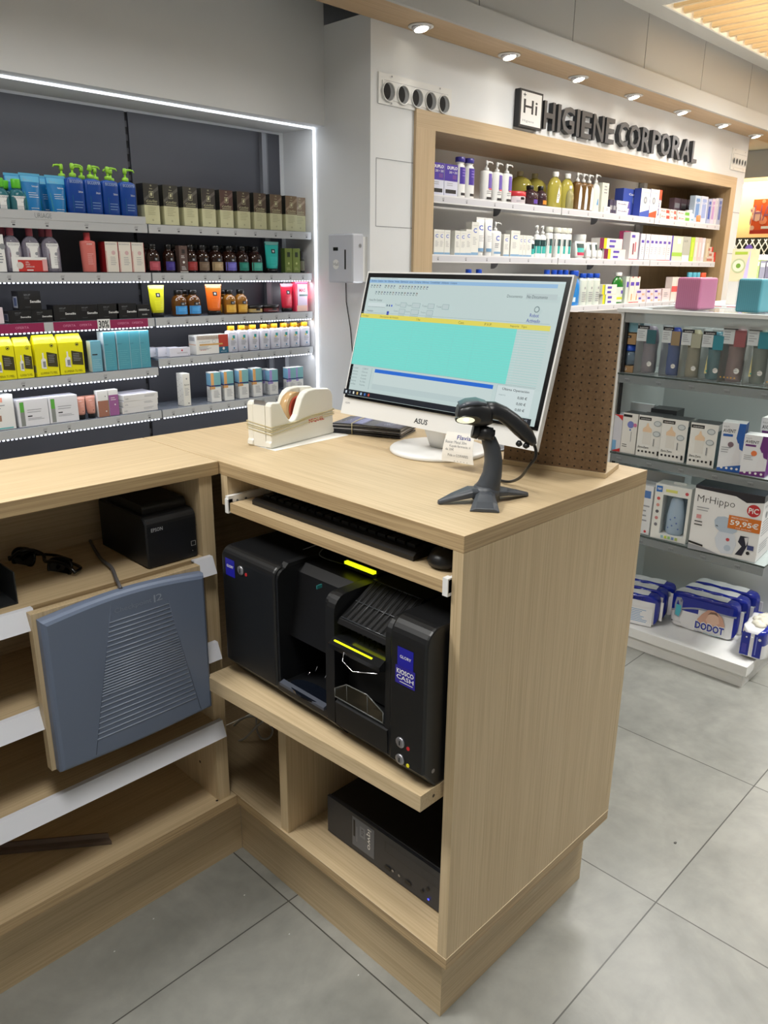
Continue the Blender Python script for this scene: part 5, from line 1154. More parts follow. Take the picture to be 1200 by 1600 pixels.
row(lambda w, d, h: carton('teal_box', w, d, h, C((116, 176, 196), .4), lambda F: (F.rect(.1, .6, .54, .58, INK), F.lines(.1, .9, .08, .4, 5, C((150, 200, 212)), .3)), side=lambda F: F.rect(0, 1, .0, 1, C((220, 228, 232)))), [(143, 159, 533)], z, 'y', YP, .035, 'small pale blue box left of the taller teal boxes', 'box')
TEAL = C((82, 160, 178), .4)
def tealbox(w, d, h): return carton('teal_box', w, d, h, TEAL, lambda F: (F.text('martiderm', .06, .4, .66, .69, C((50, 100, 116)), 0), F.lines(.1, .9, .08, .5, 8, C((100, 176, 190)), .3), F.rect(0, .02, 0, 1, C((200, 224, 230)))), side=lambda F: F.rect(0, 1, 0, 1, C((214, 226, 232))), top=C((226, 236, 240)))
row(tealbox, [(161.5, 183.8, 518), (184, 203.6, 517.3), (203.8, 219.5, 517), (219.7, 234.5, 516.5)], z, 'y', YP, .05, 'tall teal box, {o} of the upright four', 'box', 'tall teal boxes', rz=0, free=True)
z = 1.001
def smallwhite(w, d, h): return carton('white_box', w, d, h, C((228, 226, 236)), lambda F: (F.circle(.6, .68, .004, C((200, 40, 60)), 14), F.lines(.35, .9, .25, .45, 2, LG, .3), F.rect(.9, .95, .1, .16, LG)), top=C((226, 224, 238)))
for k, (dx, dy) in enumerate(((0, 0), (-.038, .03), (-.078, .05), (-.118, .075))):
    if k == 0: pr_ = row(smallwhite, [(264.5, 296, 543.5)], z, 'y', YP, .028, 'low white box with tiny red dot, frontmost of the group', 'box', 'low white boxes')[0]
    else:
        o = copy_tree(pr_); o.location = pr_.location + Vector((dx, dy, 0)); tag(o, 'low white box behind the red-dotted one, %s step back' % ('', 'one', 'two', 'three')[k], 'box', 'low white boxes')
def bigcarton(w, d, h):
    def fr(F): F.rect(.70, 1, .34, 1, C((190, 62, 44))); F.rect(.70, 1, 0, .34, C((40, 104, 132))); F.circle(.85, .24, .006, PW_, 14); F.text('ROCHE', .76, .94, .06, .10, PW_); F.rect(.10, .82, .46, .54, C((218, 170, 96))); F.lines(.08, .5, .2, .42, 4, LG, .3); F.text('30 AMP', .12, .3, .2, .25, C((190, 60, 60))); F.circle(.55, .66, .008, LG, 16); F.e += .0002; F.circle(.55, .66, .007, C((240, 238, 232)), 16); [F.rect(.04+.017*k, .048+.017*k, .78, .99, [C((150, 110, 80)), C((90, 90, 80)), C((200, 160, 120))][k % 3]) for k in range(38)]; F.text('melascreen', .08, .4, .62, .70, LG)
    return carton('ampoule_carton', w, d, h, C((240, 238, 232), .4), fr, side=lambda F: [F.rect(.1+.06*k, .13+.06*k, .70, .92, LG) for k in range(13)]+[F.rect(0, 1, .5, .53, C((230, 170, 120)))])
row(bigcarton, [(306.5, 356, 523.5)], z, 'y', YP, .06, 'large white carton with rust red and blue right end', 'box')
ORC = C((246, 176, 30), .35)
def sunlab(F): F.text('fotoprotector', .2, .85, .86, .91, LG, 0); F.rect(.42, .70, .62, .77, C((40, 160, 160))); F.rect(.32, .52, .56, .64, C((230, 214, 110))); F.lines(.2, .85, .28, .52, 5, LG, .3); F.circle(.55, .18, .004, C((80, 140, 180)), 10); F.lines(.3, .8, .05, .10, 1, LG)
row(lambda w, d, h: bottle('sunscreen_bottle', w, d, h, C((226, 226, 238), .35), ORC, 'square', .17, .62, sunlab, None, (.0, 1.0), sup=4, capname='orange_cap'), [(356.7, 372, 508), (372.5, 389, 507.5), (390.5, 405.5, 507), (408, 422.5, 506.5), (424, 439.3, 506), (439.6, 453.3, 505), (454.7, 469.8, 504.5), (471, 486, 504)], z, 'y', YP, .034, 'white sunscreen bottle with orange cap, {o} of eight in front', 'bottle', 'orange-capped sunscreens')
row(lambda w, d, h: bottle('sunscreen_bottle', w, d, h, C((226, 226, 238), .35), ORC, 'square', .17, .62, None, None, (.0, 1.0), sup=4, capname='orange_cap'), [(380, 396, 508), (416, 432, 507), (446, 461, 506), (462, 477, 505)], z, 'y', YP+.045, .034, 'white sunscreen bottle with orange cap, {o} of four behind', 'bottle', 'orange-capped sunscreens behind')
# ------------------------------------------------ lowest shelf
z = .786
row(lambda w, d, h: carton('cream_box', w, d, h, PW_, lambda F: (F.rect(0, .6, .80, .93, C((236, 160, 140))), F.lines(.2, .7, .55, .72, 2, LG, .3), F.rect(0, .5, .25, .42, C((170, 130, 110))), F.rect(0, .9, .02, .06, C((110, 190, 190))))), [(-20, 22.5, 618.5)], z, 'y', YP, .06, 'white box with coral print, leftmost on lowest alcove shelf', 'box')
def greenbar(w, d, h): return carton('cream_box', w, d, h, C((230, 230, 234)), lambda F: (F.rect(.07, .21, .03, .93, C((140, 144, 140))), F.rect(.08, .20, .55, .92, C((96, 178, 70))), F.lines(.3, .9, .45, .62, 2, LG, .25), F.rect(.3, .45, .36, .40, INK), F.lines(.3, .85, .2, .3, 2, LG, .25)), top=C((226, 226, 236)))
row(greenbar, [(27.5, 76, 624.5), (77.5, 121, 618.5)], z, 'y', YP, .065, 'square white cream box with green stripe, {o} of two', 'box', 'green-striped boxes')
PKT = C((198, 140, 124), .35)
row(lambda w, d, h: tube('hand_cream_tube', w, d, h, PKT, BLACK, lambda F: (F.text('teint', .3, .6, .75, .8, PW_), F.lines(.4, .9, .4, .65, 4, C((226, 180, 166)), .3), F.circle(.6, .2, .0025, BLACK, 8)), .2, .7), [(120, 135.5, 620.5), (135.8, 151.7, 618)], z, 'y', YP, .028, 'small rose beige tube on black cap, {o} of two', 'tube', 'rose beige tubes')
row(lambda w, d, h: carton('thin_box', w, d, h, PW_, lambda F: (F.rect(0, 1, 0, .62, C((164, 112, 92))), F.circle(.75, .78, .002, INK, 8), F.circle(.75, .2, .003, PW_, 10))), [(153, 169, 611)], z, 'y', YP, .028, 'slim box, white above and brown below, lowest shelf', 'box')
row(lambda w, d, h: carton('thin_box', w, d, h, PW_, lambda F: (F.rect(0, 1, 0, .80, C((158, 96, 150))), F.circle(.62, .42, .003, PW_, 10), F.lines(.2, .8, .55, .7, 2, PW_, .3))), [(170.3, 185, 609)], z, 'y', YP, .028, 'slim purple box beside the brown and white one', 'box')
for k in range(3):
    row(lambda w, d, h: carton('flat_box', w, d, .0245, C((226, 224, 222)), lambda F: (F.text('isdin', .05, .14, .3, .6, LG), F.lines(.6, .95, .3, .7, 2, LG, .3)), top=C((228, 226, 236)), side=lambda F: F.rect(0, 1, .1, .2, LG)), [(190, 245, 640)], z+.025*k, 'y', YP, .12, 'flat white box, %s of the stack of three' % ('lowest', 'middle', 'topmost')[k], 'box', 'flat stacked boxes', rz=.02*k)
row(lambda w, d, h: carton('tall_box', w, d, h, C((232, 230, 222)), lambda F: (F.circle(.55, .84, .004, LG, 12), F.text('Apaisac', .15, .9, .62, .68, INK), F.lines(.2, .85, .3, .55, 6, LG, .3), F.rect(.6, .75, .06, .09, INK)), side=lambda F: [F.circle(.2+.3*(i % 3), .05+.06*i, .0015, INK, 6) for i in range(16)]), [(286.7, 297.5, 584)], z, 'y', YP, .05, 'single tall narrow white box with black dotted side', 'box')
def serum(hi): 
    def f(w, d, h):
        def fr(F): F.rect(.0, 1, .50, 1, C((130, 186, 190))); F.rect(0, .30, .46, .98, C(hi)); F.rect(0, 1, .53, .57, NAVY); F.rect(0, .4, .44, .53, C(tuple(int(x*.95) for x in hi))); F.lines(.25, .85, .12, .38, 6, LG, .3)
        def sd(F): F.rect(0, 1, .52, .96, C((130, 180, 210))); F.rect(0, 1, .52, .56, NAVY); F.rect(.7, 1, .42, .52, C(hi)); F.lines(.1, .8, .1, .4, 6, LG, .25)
        return carton('serum_box', w, d, h, PW_, fr, sd, top=PW_)
    return f
row(serum((232, 176, 110)), [(332, 345.2, 582), (352, 365.6, 580.5), (375.5, 388.8, 577), (397, 409.8, 575.5)], z, 'y', YP, .045, 'white serum box with blue top and orange corner, {o} of four', 'box', 'orange-cornered serum boxes', rz=-.12)
row(serum((170, 150, 214)), [(422.7, 434.6, 579), (453, 461.4, 574.5), (462.5, 474, 573.5)], z, 'y', YP, .045, 'white serum box with blue top and violet corner, {o} of three', 'box', 'violet-cornered serum boxes', rz=-.12)
row(serum((170, 150, 214)), [(414, 424, 577)], z, 'y', YP+.05, .045, 'violet-cornered serum box standing behind in the pair', 'box', rz=-.12)

# ================================================================ RIGHT-HAND WALL UNIT
YR = 1.945
PUR = C((74, 52, 160), .4)
z = ZS['A']+.0005
row(lambda w, d, h: carton('duo_pack', w, d, h, C((214, 216, 232)), lambda F: (F.rect(0, 1, .48, 1, PUR), F.text('DUPLO', .2, .95, .84, .94, PW_, .03), F.text('200 + 200', .35, .95, .72, .79, PW_), F.rect(.62, .9, .55, .68, C((110, 70, 150))), F.rect(.1, .9, .10, .22, INK), F.lines(.2, .9, .3, .42, 2, LG, .3))), [(673, 693, 254.5), (694, 715, 256.5)], z, 'y', YR, .06, 'wrapped twin pack with violet upper half, {o} of two', 'pack', 'violet twin packs')
def spraylab(F): F.rect(.15, .95, .42, .92, PUR); F.lines(.4, .9, .6, .85, 3, C((150, 130, 210)), .3); F.rect(.3, .95, .08, .16, INK)
row(lambda w, d, h: bottle('spray_bottle', w, d, h, PW_, mat('violet_cap', (64, 56, 150), .3), 'round', .12, .8, spraylab, None, (.0, .92), capname='spray_cap'), [(716.5, 730, 245), (730.7, 744, 247)], z, 'y', YR, .045, 'white spray can with violet cap and print, {o} of two', 'spray can', 'violet-capped sprays')
def lotlab(F): F.rect(.42, .95, .42, .92, C((104, 84, 176))); F.rect(.5, .95, .38, .43, C((220, 90, 110))); F.lines(.3, .9, .2, .34, 2, LG, .3); F.rect(.3, .95, .05, .13, INK)
row(lambda w, d, h: bottle('lotion_bottle', w, d, h, PW_, PW_, 'taper', lab=lotlab, labr=(.0, .97), pump=True, nozzle=1), [(756, 772.5, 254.5), (773, 788, 256.5), (788.4, 802.6, 259)], z, 'y', YR, .045, 'white pump bottle with violet stripe label, {o} of three', 'bottle', 'white lotion pump bottles')
OIL = clear('oil_yellow', (206, 196, 96), .5)
row(lambda w, d, h: jar(w, d, h, C((206, 52, 62), .35), PW_, C((226, 214, 220))), [(807, 828.5, 299)], z, 'y', YR, None, 'white jar with red lid in front of yellow bottle', 'jar')
row(lambda w, d, h: bottle('oil_bottle', w, d, h, OIL, clear('cap_clear', (210, 205, 170), .6), 'dome', .14, .26, None, None), [(815.5, 838, 268), (839, 860, 268)], z, 'y', YR+.09, None, 'round-shouldered bottle of yellow oil behind, {o} of two', 'bottle', 'yellow oil bottles behind')
for (a, b, v), c, nm in (((831, 846, 289), (92, 62, 160), 'violet'), ((847, 858.6, 290.5), (222, 140, 40), 'orange')):
    row(lambda w, d, h: bottle('patterned_bottle', w, d, h, C((66, 44, 50), .25), BLACK, 'dome', .2, .45, lambda F: (F.rect(0, 1, .15, .42, C(c)), [F.circle(random.random(), .5+.45*random.random(), .002, LG, 6) for _ in range(14)]), None, (.0, .9)), [(a, b, v)], z, 'y', YR, None, 'small dark patterned bottle with %s band' % nm, 'bottle')
row(lambda w, d, h: bottle('oil_bottle', w, d, h, OIL, PW_, 'dome', .14, .34, lambda F: (F.poly([(.4, .1), (.6, .1), (.72, .45), (.56, .85), (.44, .45)], PW_), F.lines(.46, .64, .25, .5, 3, LG)), None, (.1, .8)), [(860.5, 882.5, 268), (883, 897.5, 271)], z, 'y', YR, .05, 'big bottle of yellow oil with white drop label, {o} of two', 'bottle', 'yellow oil bottles')
row(lambda w, d, h: bottle('clear_bottle', w, d, h, clear('pale_oil', (196, 190, 140), .4), PW_, 'dome', .14, .34, None, None, (.1, .8)), [(888, 899, 290)], z, 'y', YR-.012, .035, 'small clear bottle in front of the yellow oil bottles', 'bottle')
row(lambda w, d, h: bottle('brown_pump_bottle', w, d, h, C((104, 74, 34), .25), PW_, 'square', lab=lambda F: F.poly([(.35, .05), (.85, .05), (.95, .5), (.85, .8), (.55, .9), (.4, .6)], PW_), labr=(.0, .97), sup=2.8, pump=True, nozzle=1), [(899, 911.3, 272), (910, 919, 274), (918.5, 928, 275)], z, 'y', YR, .045, 'brown pump bottle with white label, {o} of three', 'bottle', 'brown pump bottles')
row(lambda w, d, h: bottle('lotion_bottle', w, d, h, C((222, 222, 216), .35), PW_, 'round', lab=lambda F: F.poly([(.4, .25), (.7, .25), (.62, .5), (.5, .45)], C((90, 160, 210))), labr=(.0, .97), pump=True), [(928, 938.5, 274.5)], z, 'y', YR, .04, 'slim white pump bottle with blue mark beside the brown ones', 'bottle')
row(lambda w, d, h: carton('white_box', w, d, h, C((214, 216, 204)), lambda F: F.lines(.3, .8, .6, .9, 3, LG)), [(939.5, 949.5, 286)], z, 'y', YR, .05, 'pale upright box right of the slim white pump bottle', 'box')
row(lambda w, d, h: carton('white_box', w, d, h, PW_, lambda F: F.lines(.2, .8, .3, .7, 2, LG)), [(945, 954.5, 323)], z, 'y', YR-.01, .03, 'tiny white box before the dark small packs', 'box')
row(lambda w, d, h: carton('dark_pack', w, d, h, C((60, 56, 84)), lambda F: F.rect(.1, .9, .3, .6, LG)), [(953, 958, 314), (958.5, 963, 311)], z, 'y', YR, .04, 'narrow dark pack, {o} of two', 'pack', 'narrow dark packs')
def dent(w, d, h): return carton('small_box', w, d, h, C((226, 224, 230)), lambda F: (F.rect(.05, .8, .35, .75, PW_), F.text('Protefix', .1, .75, .45, .65, C((60, 40, 120)), .03), F.poly([(.82, 0), (1, 0), (1, 1), (.9, 1)], C((90, 80, 170)))))
for k in range(2):
    o = row(lambda w, d, h: dent(w, d, .040), [(965, 985, 325)], z+.041*k, 'y', YR-.005, .05, 'small white denture box, %s of two stacked' % ('lower', 'upper')[k], 'box', 'stacked denture boxes')
row(lambda w, d, h: carton('denture_box', w, d, h, C((58, 80, 168)), lambda F: (F.circle(.6, .6, .02, C((120, 140, 200)), 18), F.text('Corega', .3, .9, .75, .85, PW_, .03))), [(972, 1000, 296)], z, 'y', YR+.055, .06, 'large blue box behind the small denture boxes', 'box')
def corega(c2):
    return lambda w, d, h: carton('denture_box', w, d, h, C((226, 226, 228)), lambda F: (F.circle(.5, .60, .022, C((140, 146, 156)), 18), F.poly([(0, 0), (1, 0), (1, .28), (0, .16)], C(c2)), F.text('Corega', .1, .9, .84, .90, LG), F.circle(.5, .6, .012, C((190, 196, 200)), 14)), side=lambda F: F.rect(0, 1, 0, 1, C((70, 90, 180))))
row(corega((60, 90, 180)), [(1000.5, 1014, 295)], z, 'y', YR, .05, 'white and blue denture box beside the large blue one', 'box')
row(corega((232, 84, 50)), [(1014.5, 1026, 296)], z, 'y', YR, .05, 'white and orange denture box, middle of the top shelf', 'box')
row(lambda w, d, h: carton('denture_box', w, d, h, PW_, lambda F: (F.rect(.3, 1, .65, 1, C((232, 84, 50))), F.text('Corega', .15, .7, .1, .7, C((50, 50, 140)), .03, rot=True))), [(1026.3, 1032, 297)], z, 'y', YR, .05, 'narrow orange and white box side with blue lettering', 'box')
for k, (a, b, c, nm) in enumerate(((1033, 1048, (200, 70, 60), 'red'), (1048.5, 1058, (200, 90, 80), 'dull red'), (1060, 1079, (110, 180, 70), 'green'))):
    for j in range(2):
        row(lambda w, d, h: carton('small_box', w, d, .034, C((228, 222, 216)), lambda F: (F.text('Kin', .1, .5, .4, .7, C((180, 50, 50)), .02), F.rect(.6, .95, .2, .8, C(c)))), [(a, b, 333)], z+.035*j, 'y', YR, .04, 'small %s and cream toothpaste box, %s of two' % (nm, ('lower', 'upper')[j]), 'box', 'small toothpaste boxes')
row(lambda w, d, h: bottle('white_bottle', w, d, h, C((216, 220, 228)), PW_, 'round', .2, .7, lambda F: F.rect(.2, .9, .2, .5, C((120, 170, 190))), None), [(1080, 1087, 328)], z, 'y', YR, None, 'small white bottle among toothpaste boxes on top shelf', 'bottle')
row(lambda w, d, h: tube('small_tube', w, d, h, C((226, 130, 70)), PW_, None, .15), [(1090, 1098, 334)], z, 'y', YR-.01, .025, 'small orange tube in front of pale blue boxes', 'tube')
row(lambda w, d, h: carton('dark_pack', w, d, h, C((104, 84, 96)), lambda F: F.rect(.1, .9, .6, .8, LG)), [(1052, 1061, 310), (1062, 1071, 311), (1072, 1081, 311)], z, 'y', YR+.12, .04, 'dim upright box at the very back, {o} of three', 'box', 'dim boxes at the back')
BXC = [((1084, 1093), 306, (96, 140, 196), 'steel blue'), ((1093.5, 1103.5), 307, (150, 170, 220), 'periwinkle'), ((1104.5, 1110), 311, (60, 90, 180), 'royal blue'), ((1110.5, 1115.5), 311, (190, 150, 200), 'lilac'), ((1116, 1120), 310, (206, 196, 214), 'pale grey-pink'), ((1120.5, 1126), 310, (112, 124, 190), 'slate blue')]
for (a, b), v, c, nm in BXC: row(lambda w, d, h: carton('toothbrush_box', w, d, h, C(tuple(int(.35*x+150) for x in c)), lambda F: (F.rect(.2, .8, .2, .9, C(c)), F.text('GUM', .2, .8, .7, .78, PW_))), [(a, b, v)], z, 'y', YR, .04, 'tall %s box near the right end of top shelf' % nm, 'box', 'tall boxes at right end')
# second row
z = ZS['B']+.0005
CB = C((84, 112, 200))
def crem(w, d, h): return carton('cream_carton', w, d, h, C((226, 226, 220)), lambda F: (F.text('C', .25, .72, .68, .82, CB, .03), F.text('interapothek', .2, .9, .88, .91, LG), F.lines(.2, .8, .3, .55, 5, LG, .25), F.rect(0, 1, .02, .10, C((130, 166, 196)))))
row(crem, [(679, 686, 369), (686.2, 694, 359), (694.6, 703.3, 359.5), (710.5, 719, 360.5), (719.2, 727.8, 361), (727.9, 736.3, 358.5), (736.5, 747.3, 347)], z, 'y', YR, .04, 'white cream carton with blue letter C, {o} of left seven', 'box', 'white blue-lettered cartons', free=True)
row(lambda w, d, h: tube('cream_tube', w, d, h, PW_, PW_, lambda F: (F.text('C', .25, .75, .66, .82, CB, .03), F.lines(.2, .8, .3, .5, 4, LG, .25), F.rect(0, 1, .02, .12, C((120, 160, 196)))), .1, .7), [(747.5, 759.3, 340), (759.8, 772.6, 340.5)], z, 'y', YR, .035, 'tall white tube with blue letter C, {o} of two', 'tube', 'white blue-lettered tubes')
row(lambda w, d, h: bottle('cream_bottle', w, d, h, PW_, PW_, 'square', lab=lambda F: (F.text('C', .3, .7, .6, .8, CB, .03), F.lines(.2, .8, .3, .5, 3, LG), F.rect(.1, .9, .1, .18, C((120, 160, 196)))), labr=(0, 1), sup=3, pump=True), [(769.5, 785, 350)], z, 'y', YR, .04, 'white pump bottle with blue letter C amid cream cartons', 'bottle')
row(crem, [(785.3, 797.7, 359), (798, 811.5, 360.5), (811.7, 816.8, 367.5), (817, 822, 367.8), (822.4, 830.7, 368.2)], z, 'y', YR, .04, 'white cream carton with blue letter C, {o} of right five', 'box', 'white blue-lettered cartons at right', free=True)
TQ = C((56, 174, 168)); TQD = C((16, 58, 60))
def tqlab(F): F.rect(.0, 1, .18, .50, TQ); F.rect(.0, 1, .50, .78, TQD); F.rect(.55, .8, .56, .72, C((90, 140, 140)))
row(lambda w, d, h: bottle('teal_label_bottle', w, d, h, PW_, PW_, 'round', .14, .7, tqlab, None, (.0, .95), span=2.6), [(831, 836.8, 369.5)], z, 'y', YR, None, 'smallest white bottle with teal label, left of teal row', 'bottle')
row(lambda w, d, h: bottle('teal_label_bottle', w, d, h, PW_, PW_, 'round', lab=tqlab, labr=(.0, .95), pump=True, span=2.6, nozzle=-1), [(837.8, 847, 355), (847.3, 854.6, 356.5)], z, 'y', YR, .04, 'white pump bottle with teal label, {o} of two', 'bottle', 'teal-labelled pump bottles')
row(lambda w, d, h: bottle('teal_label_bottle', w, d, h, PW_, C((226, 226, 214)), 'square', .17, .92, tqlab, None, (.0, .95), sup=2.3, span=2.6), [(855, 866.3, 355), (869, 878, 355.5), (878.3, 886, 356), (886.3, 894, 356.5)], z, 'y', YR, .042, 'white wide-capped bottle with teal label, {o} of four', 'bottle', 'teal-labelled wide-capped bottles')
row(lambda w, d, h: tube('teal_tube', w, d, h, PW_, PW_, lambda F: (F.rect(.1, .9, .6, .9, TQD), F.rect(.1, .9, .3, .6, TQ), F.rect(.05, .95, .1, .3, C((190, 50, 84)))), .1), [(902.5, 917.5, 377)], z, 'y', YR, .04, 'wide white tube with teal and crimson label', 'tube')
row(lambda w, d, h: bottle('white_bottle', w, d, h, PW_, PW_, 'square', .3, .9, None, None), [(908, 920, 366)], z, 'y', YR+.06, None, 'white-capped bottle behind the wide teal tube', 'bottle')
row(lambda w, d, h: tube('teal_tube', w, d, h, PW_, PW_, lambda F: (F.rect(.5, 1, .5, .9, TQD), F.rect(.3, .9, .15, .5, C((214, 222, 222)))), .1), [(918.7, 927.2, 378.5), (927.8, 935.8, 379), (936.2, 944, 380.5)], z, 'y', YR, .03, 'narrow white tube with dark teal print, {o} of three', 'tube', 'narrow white teal tubes')
PBL = C((92, 72, 176))
def twin(w, d, h):
    return carton('care_box', w, d, .062, C((222, 218, 212)), lambda F: (F.rect(0, .18, 0, 1, C((120, 30, 70))), F.rect(.18, .30, 0, 1, C((236, 206, 40))), F.rect(.42, .70, .64, .86, PBL), F.rect(.42, .66, .14, .36, PBL)))
for k in range(2):
    row(twin, [(945 if k == 0 else 938, 977 if k == 0 else 973, 383)], z+.063*k, 'y', YR-.003, .06, 'cream box with purple badges and yellow stripe, %s of two' % ('lower', 'upper')[k], 'box', 'purple-badge boxes')
row(lambda w, d, h: carton('pink_pack', w, d, h, C((218, 80, 140)), lambda F: F.rect(.2, .8, .3, .6, C((240, 190, 210)))), [(974, 983, 361)], z, 'y', YR+.05, .04, 'bright pink pack behind the cream boxes', 'box')
def crt(body, side_, bot, badge=PBL):
    return lambda w, d, h: carton('care_carton', w, d, h, body, lambda F: (F.rect(.2, .8, .66, .76, badge), F.rect(0, 1, .0, .04, bot), F.lines(.3, .75, .2, .5, 4, LG, .25)), side=lambda F: F.rect(0, 1, 0, 1, side_))
row(lambda w, d, h: carton('care_carton', w, d, h, C((218, 212, 214)), lambda F: (F.rect(.15, .55, .80, .90, PBL), F.rect(.35, .5, .2, .6, C((130, 50, 70))), F.rect(.6, .72, .3, .65, C((206, 80, 96))), F.rect(0, 1, 0, .04, C((220, 60, 90))))), [(983, 996.7, 363)], z, 'y', YR, .05, 'wide pale carton with red brushes printed, second row', 'box')
row(crt(C((222, 220, 226)), C((190, 184, 200)), LG), [(999.5, 1006.6, 365), (1007, 1014.6, 365.5), (1015, 1020.8, 367), (1021, 1027, 367)], z, 'y', YR, .05, 'pale care carton with purple badge, {o} of four', 'box', 'purple-badge care cartons')
row(crt(C((226, 216, 220)), C((216, 150, 160)), C((220, 60, 80))), [(1027.3, 1033.8, 367.5), (1034, 1040.8, 367.7), (1041, 1047.5, 368)], z, 'y', YR, .05, 'pale care carton with red foot and purple badge, {o} of three', 'box', 'red-footed care cartons')
row(lambda w, d, h: carton('care_carton', w, d, h, C((206, 210, 190)), lambda F: (F.rect(0, .12, .0, 1, PBL), F.rect(.5, .8, .7, .9, PW_), F.rect(.1, 1, .2, .35, C((160, 200, 80))))), [(1048, 1065.3, 369)], z, 'y', YR, .05, 'wide greenish carton right of the red-footed ones', 'box')
row(lambda w, d, h: carton('care_carton', w, d, h, C((176, 178, 168)), lambda F: (F.text('LACER', .1, .6, .78, .86, GREYP), F.rect(0, .9, .0, .25, PW_))), [(1065.6, 1077.6, 370)], z, 'y', YR, .05, 'grey-green carton with white foot, second row right', 'box')
for (a, b), v, c, nm in (((1078, 1083.8), 371, (180, 214, 60), 'lime green'), ((1084, 1089.5), 371, (214, 200, 190), 'pale beige'), ((1090, 1095), 371.5, (226, 190, 190), 'salmon'), ((1095.5, 1100), 372, (214, 206, 214), 'pearl'), ((1100.5, 1108), 373, (190, 176, 150), 'sand')):
    row(lambda w, d, h: carton('thin_carton', w, d, h, C(c), lambda F: F.rect(.3, .7, .2, .8, C(tuple(min(255, x+25) for x in c)))), [(a, b, v)], z, 'y', YR, .04, 'narrow %s carton standing in second row right' % nm, 'box', 'narrow cartons')
for k in range(3):
    row(lambda w, d, h: carton('small_box', w, d, .036, C((214, 196, 186)), lambda F: (F.rect(0, .6, .2, .7, C((180, 110, 90))), F.rect(.8, 1, 0, 1, C((220, 60, 50))))), [(1105, 1119 if k < 2 else 1115, 400)], z+.037*k, 'y', YR, .04, 'small brown and red box, %s of the stack at right end' % ('lowest', 'middle', 'topmost')[k], 'box', 'small stacked brown boxes')
# third row
z = ZS['C']+.0005
BC = mat('blue_cap', (24, 76, 190), .3)
row(lambda w, d, h: bottle('capped_bottle', w, d, h, C((214, 218, 222)), BC, 'round', .14, .5, None, None, capname='blue_cap'), [(728, 742, 420), (745, 757, 421)], z, 'y', YR, .04, 'pale bottle with blue cap showing above monitor, {o} of two', 'bottle', 'blue caps over the monitor')
row(lambda w, d, h: bottle('capped_bottle', w, d, h, C((190, 206, 222)), BC, 'round', .14, .6, None, None, capname='blue_cap'), [(850, 863, 421), (863, 872, 421), (872, 881, 422), (881, 890, 422)], z, 'y', YR, .04, 'blue-capped bottle peeking over the monitor edge, {o} of four', 'bottle', 'blue caps by the monitor corner')
row(lambda w, d, h: bottle('mouthwash_bottle', w, d, h, C((30, 128, 206), .2), BC, 'dome', .16, .5, lambda F: F.rect(.1, .5, .1, .4, C((200, 220, 240))), None, capname='blue_cap'), [(890.5, 908, 422.5)], z, 'y', YR, .045, 'bright blue mouthwash bottle with blue cap', 'bottle')
row(lambda w, d, h: bottle('mouthwash_bottle', w, d, h, C((206, 214, 206), .3), BC, 'square', .14, .6, lambda F: (F.circle(.55, .66, .008, LG, 12), F.lines(.2, .8, .1, .5, 5, LG)), None, (0, .95), capname='blue_cap'), [(907.5, 918, 427), (918, 928.5, 427), (928.8, 938.6, 427.5)], z, 'y', YR, .04, 'white bottle with blue cap, {o} of three beside blue bottle', 'bottle', 'white blue-capped bottles')
def twin2(w, d, h): return carton('care_box', w, d, .060, C((222, 222, 214)), lambda F: (F.rect(0, .14, 0, 1, C((230, 210, 30))), F.rect(.14, .2, 0, 1, C((110, 150, 60))), F.rect(.35, .65, .58, .82, PBL), F.rect(.35, .62, .12, .34, PBL)))
for k in range(2): row(twin2, [(942, 964, 451)], z+.061*k, 'y', YR-.003, .06, 'cream box with yellow-green stripe in third row, %s of two' % ('lower', 'upper')[k], 'box', 'yellow-striped boxes')
row(lambda w, d, h: bottle('green_bottle', w, d, h, C((34, 112, 40), .2), PW_, 'dome', .12, .4, lambda F: (F.rect(0, 1, .1, 1, C((206, 214, 206))), F.rect(0, 1, .25, .4, C((206, 214, 60))), F.rect(.6, .9, .6, .8, PBL)), None, (.0, .6)), [(960.5, 976, 425.5)], z, 'y', YR, .045, 'green mouthwash bottle with white cap, third row', 'bottle')
row(lambda w, d, h: carton('care_carton', w, d, h, C((206, 214, 206)), lambda F: (F.rect(.2, .9, .6, .8, PBL),)), [(976.5, 982.5, 432)], z, 'y', YR+.01, .05, 'narrow pale carton right of the green bottle', 'box')
row(lambda w, d, h: carton('care_carton', w, d, h, C((226, 220, 210)), lambda F: (F.rect(.15, .85, .66, .80, PBL), F.rect(.4, .6, .1, .35, C((220, 150, 90))), F.rect(0, 1, 0, .04, C((200, 40, 50))), F.poly([(.3, 1), (.7, 1), (.5, .95)], C((200, 60, 60))))), [(983, 990.4, 432.5), (990.8, 998.5, 432.7)], z, 'y', YR, .05, 'carton with orange brush picture and purple badge, {o} of two', 'box', 'brush picture cartons')
for a, b in ((994.5, 1010), (1011, 1022), (1023, 1033.5)):
    for k in range(2):
        row(lambda w, d, h: carton('small_box', w, d, .042, C((220, 206, 216)), lambda F: (F.rect(.1, .5, .5, .8, PBL), F.rect(.6, .9, .1, .4, C((206, 170, 140))))), [(a, b, 460)], z+.043*k, 'y', YR, .05, 'small lilac box, %s, of the %s pair in third row' % (('lower', 'upper')[k], {994.5: 'left', 1011: 'middle', 1023: 'right'}[a]), 'box', 'small lilac boxes')
row(lambda w, d, h: carton('care_carton', w, d, h, C((226, 206, 208)), lambda F: F.lines(.2, .8, .3, .7, 3, LG)), [(1035, 1047, 451)], z, 'y', YR, .05, 'pinkish carton right of the small lilac boxes', 'box')
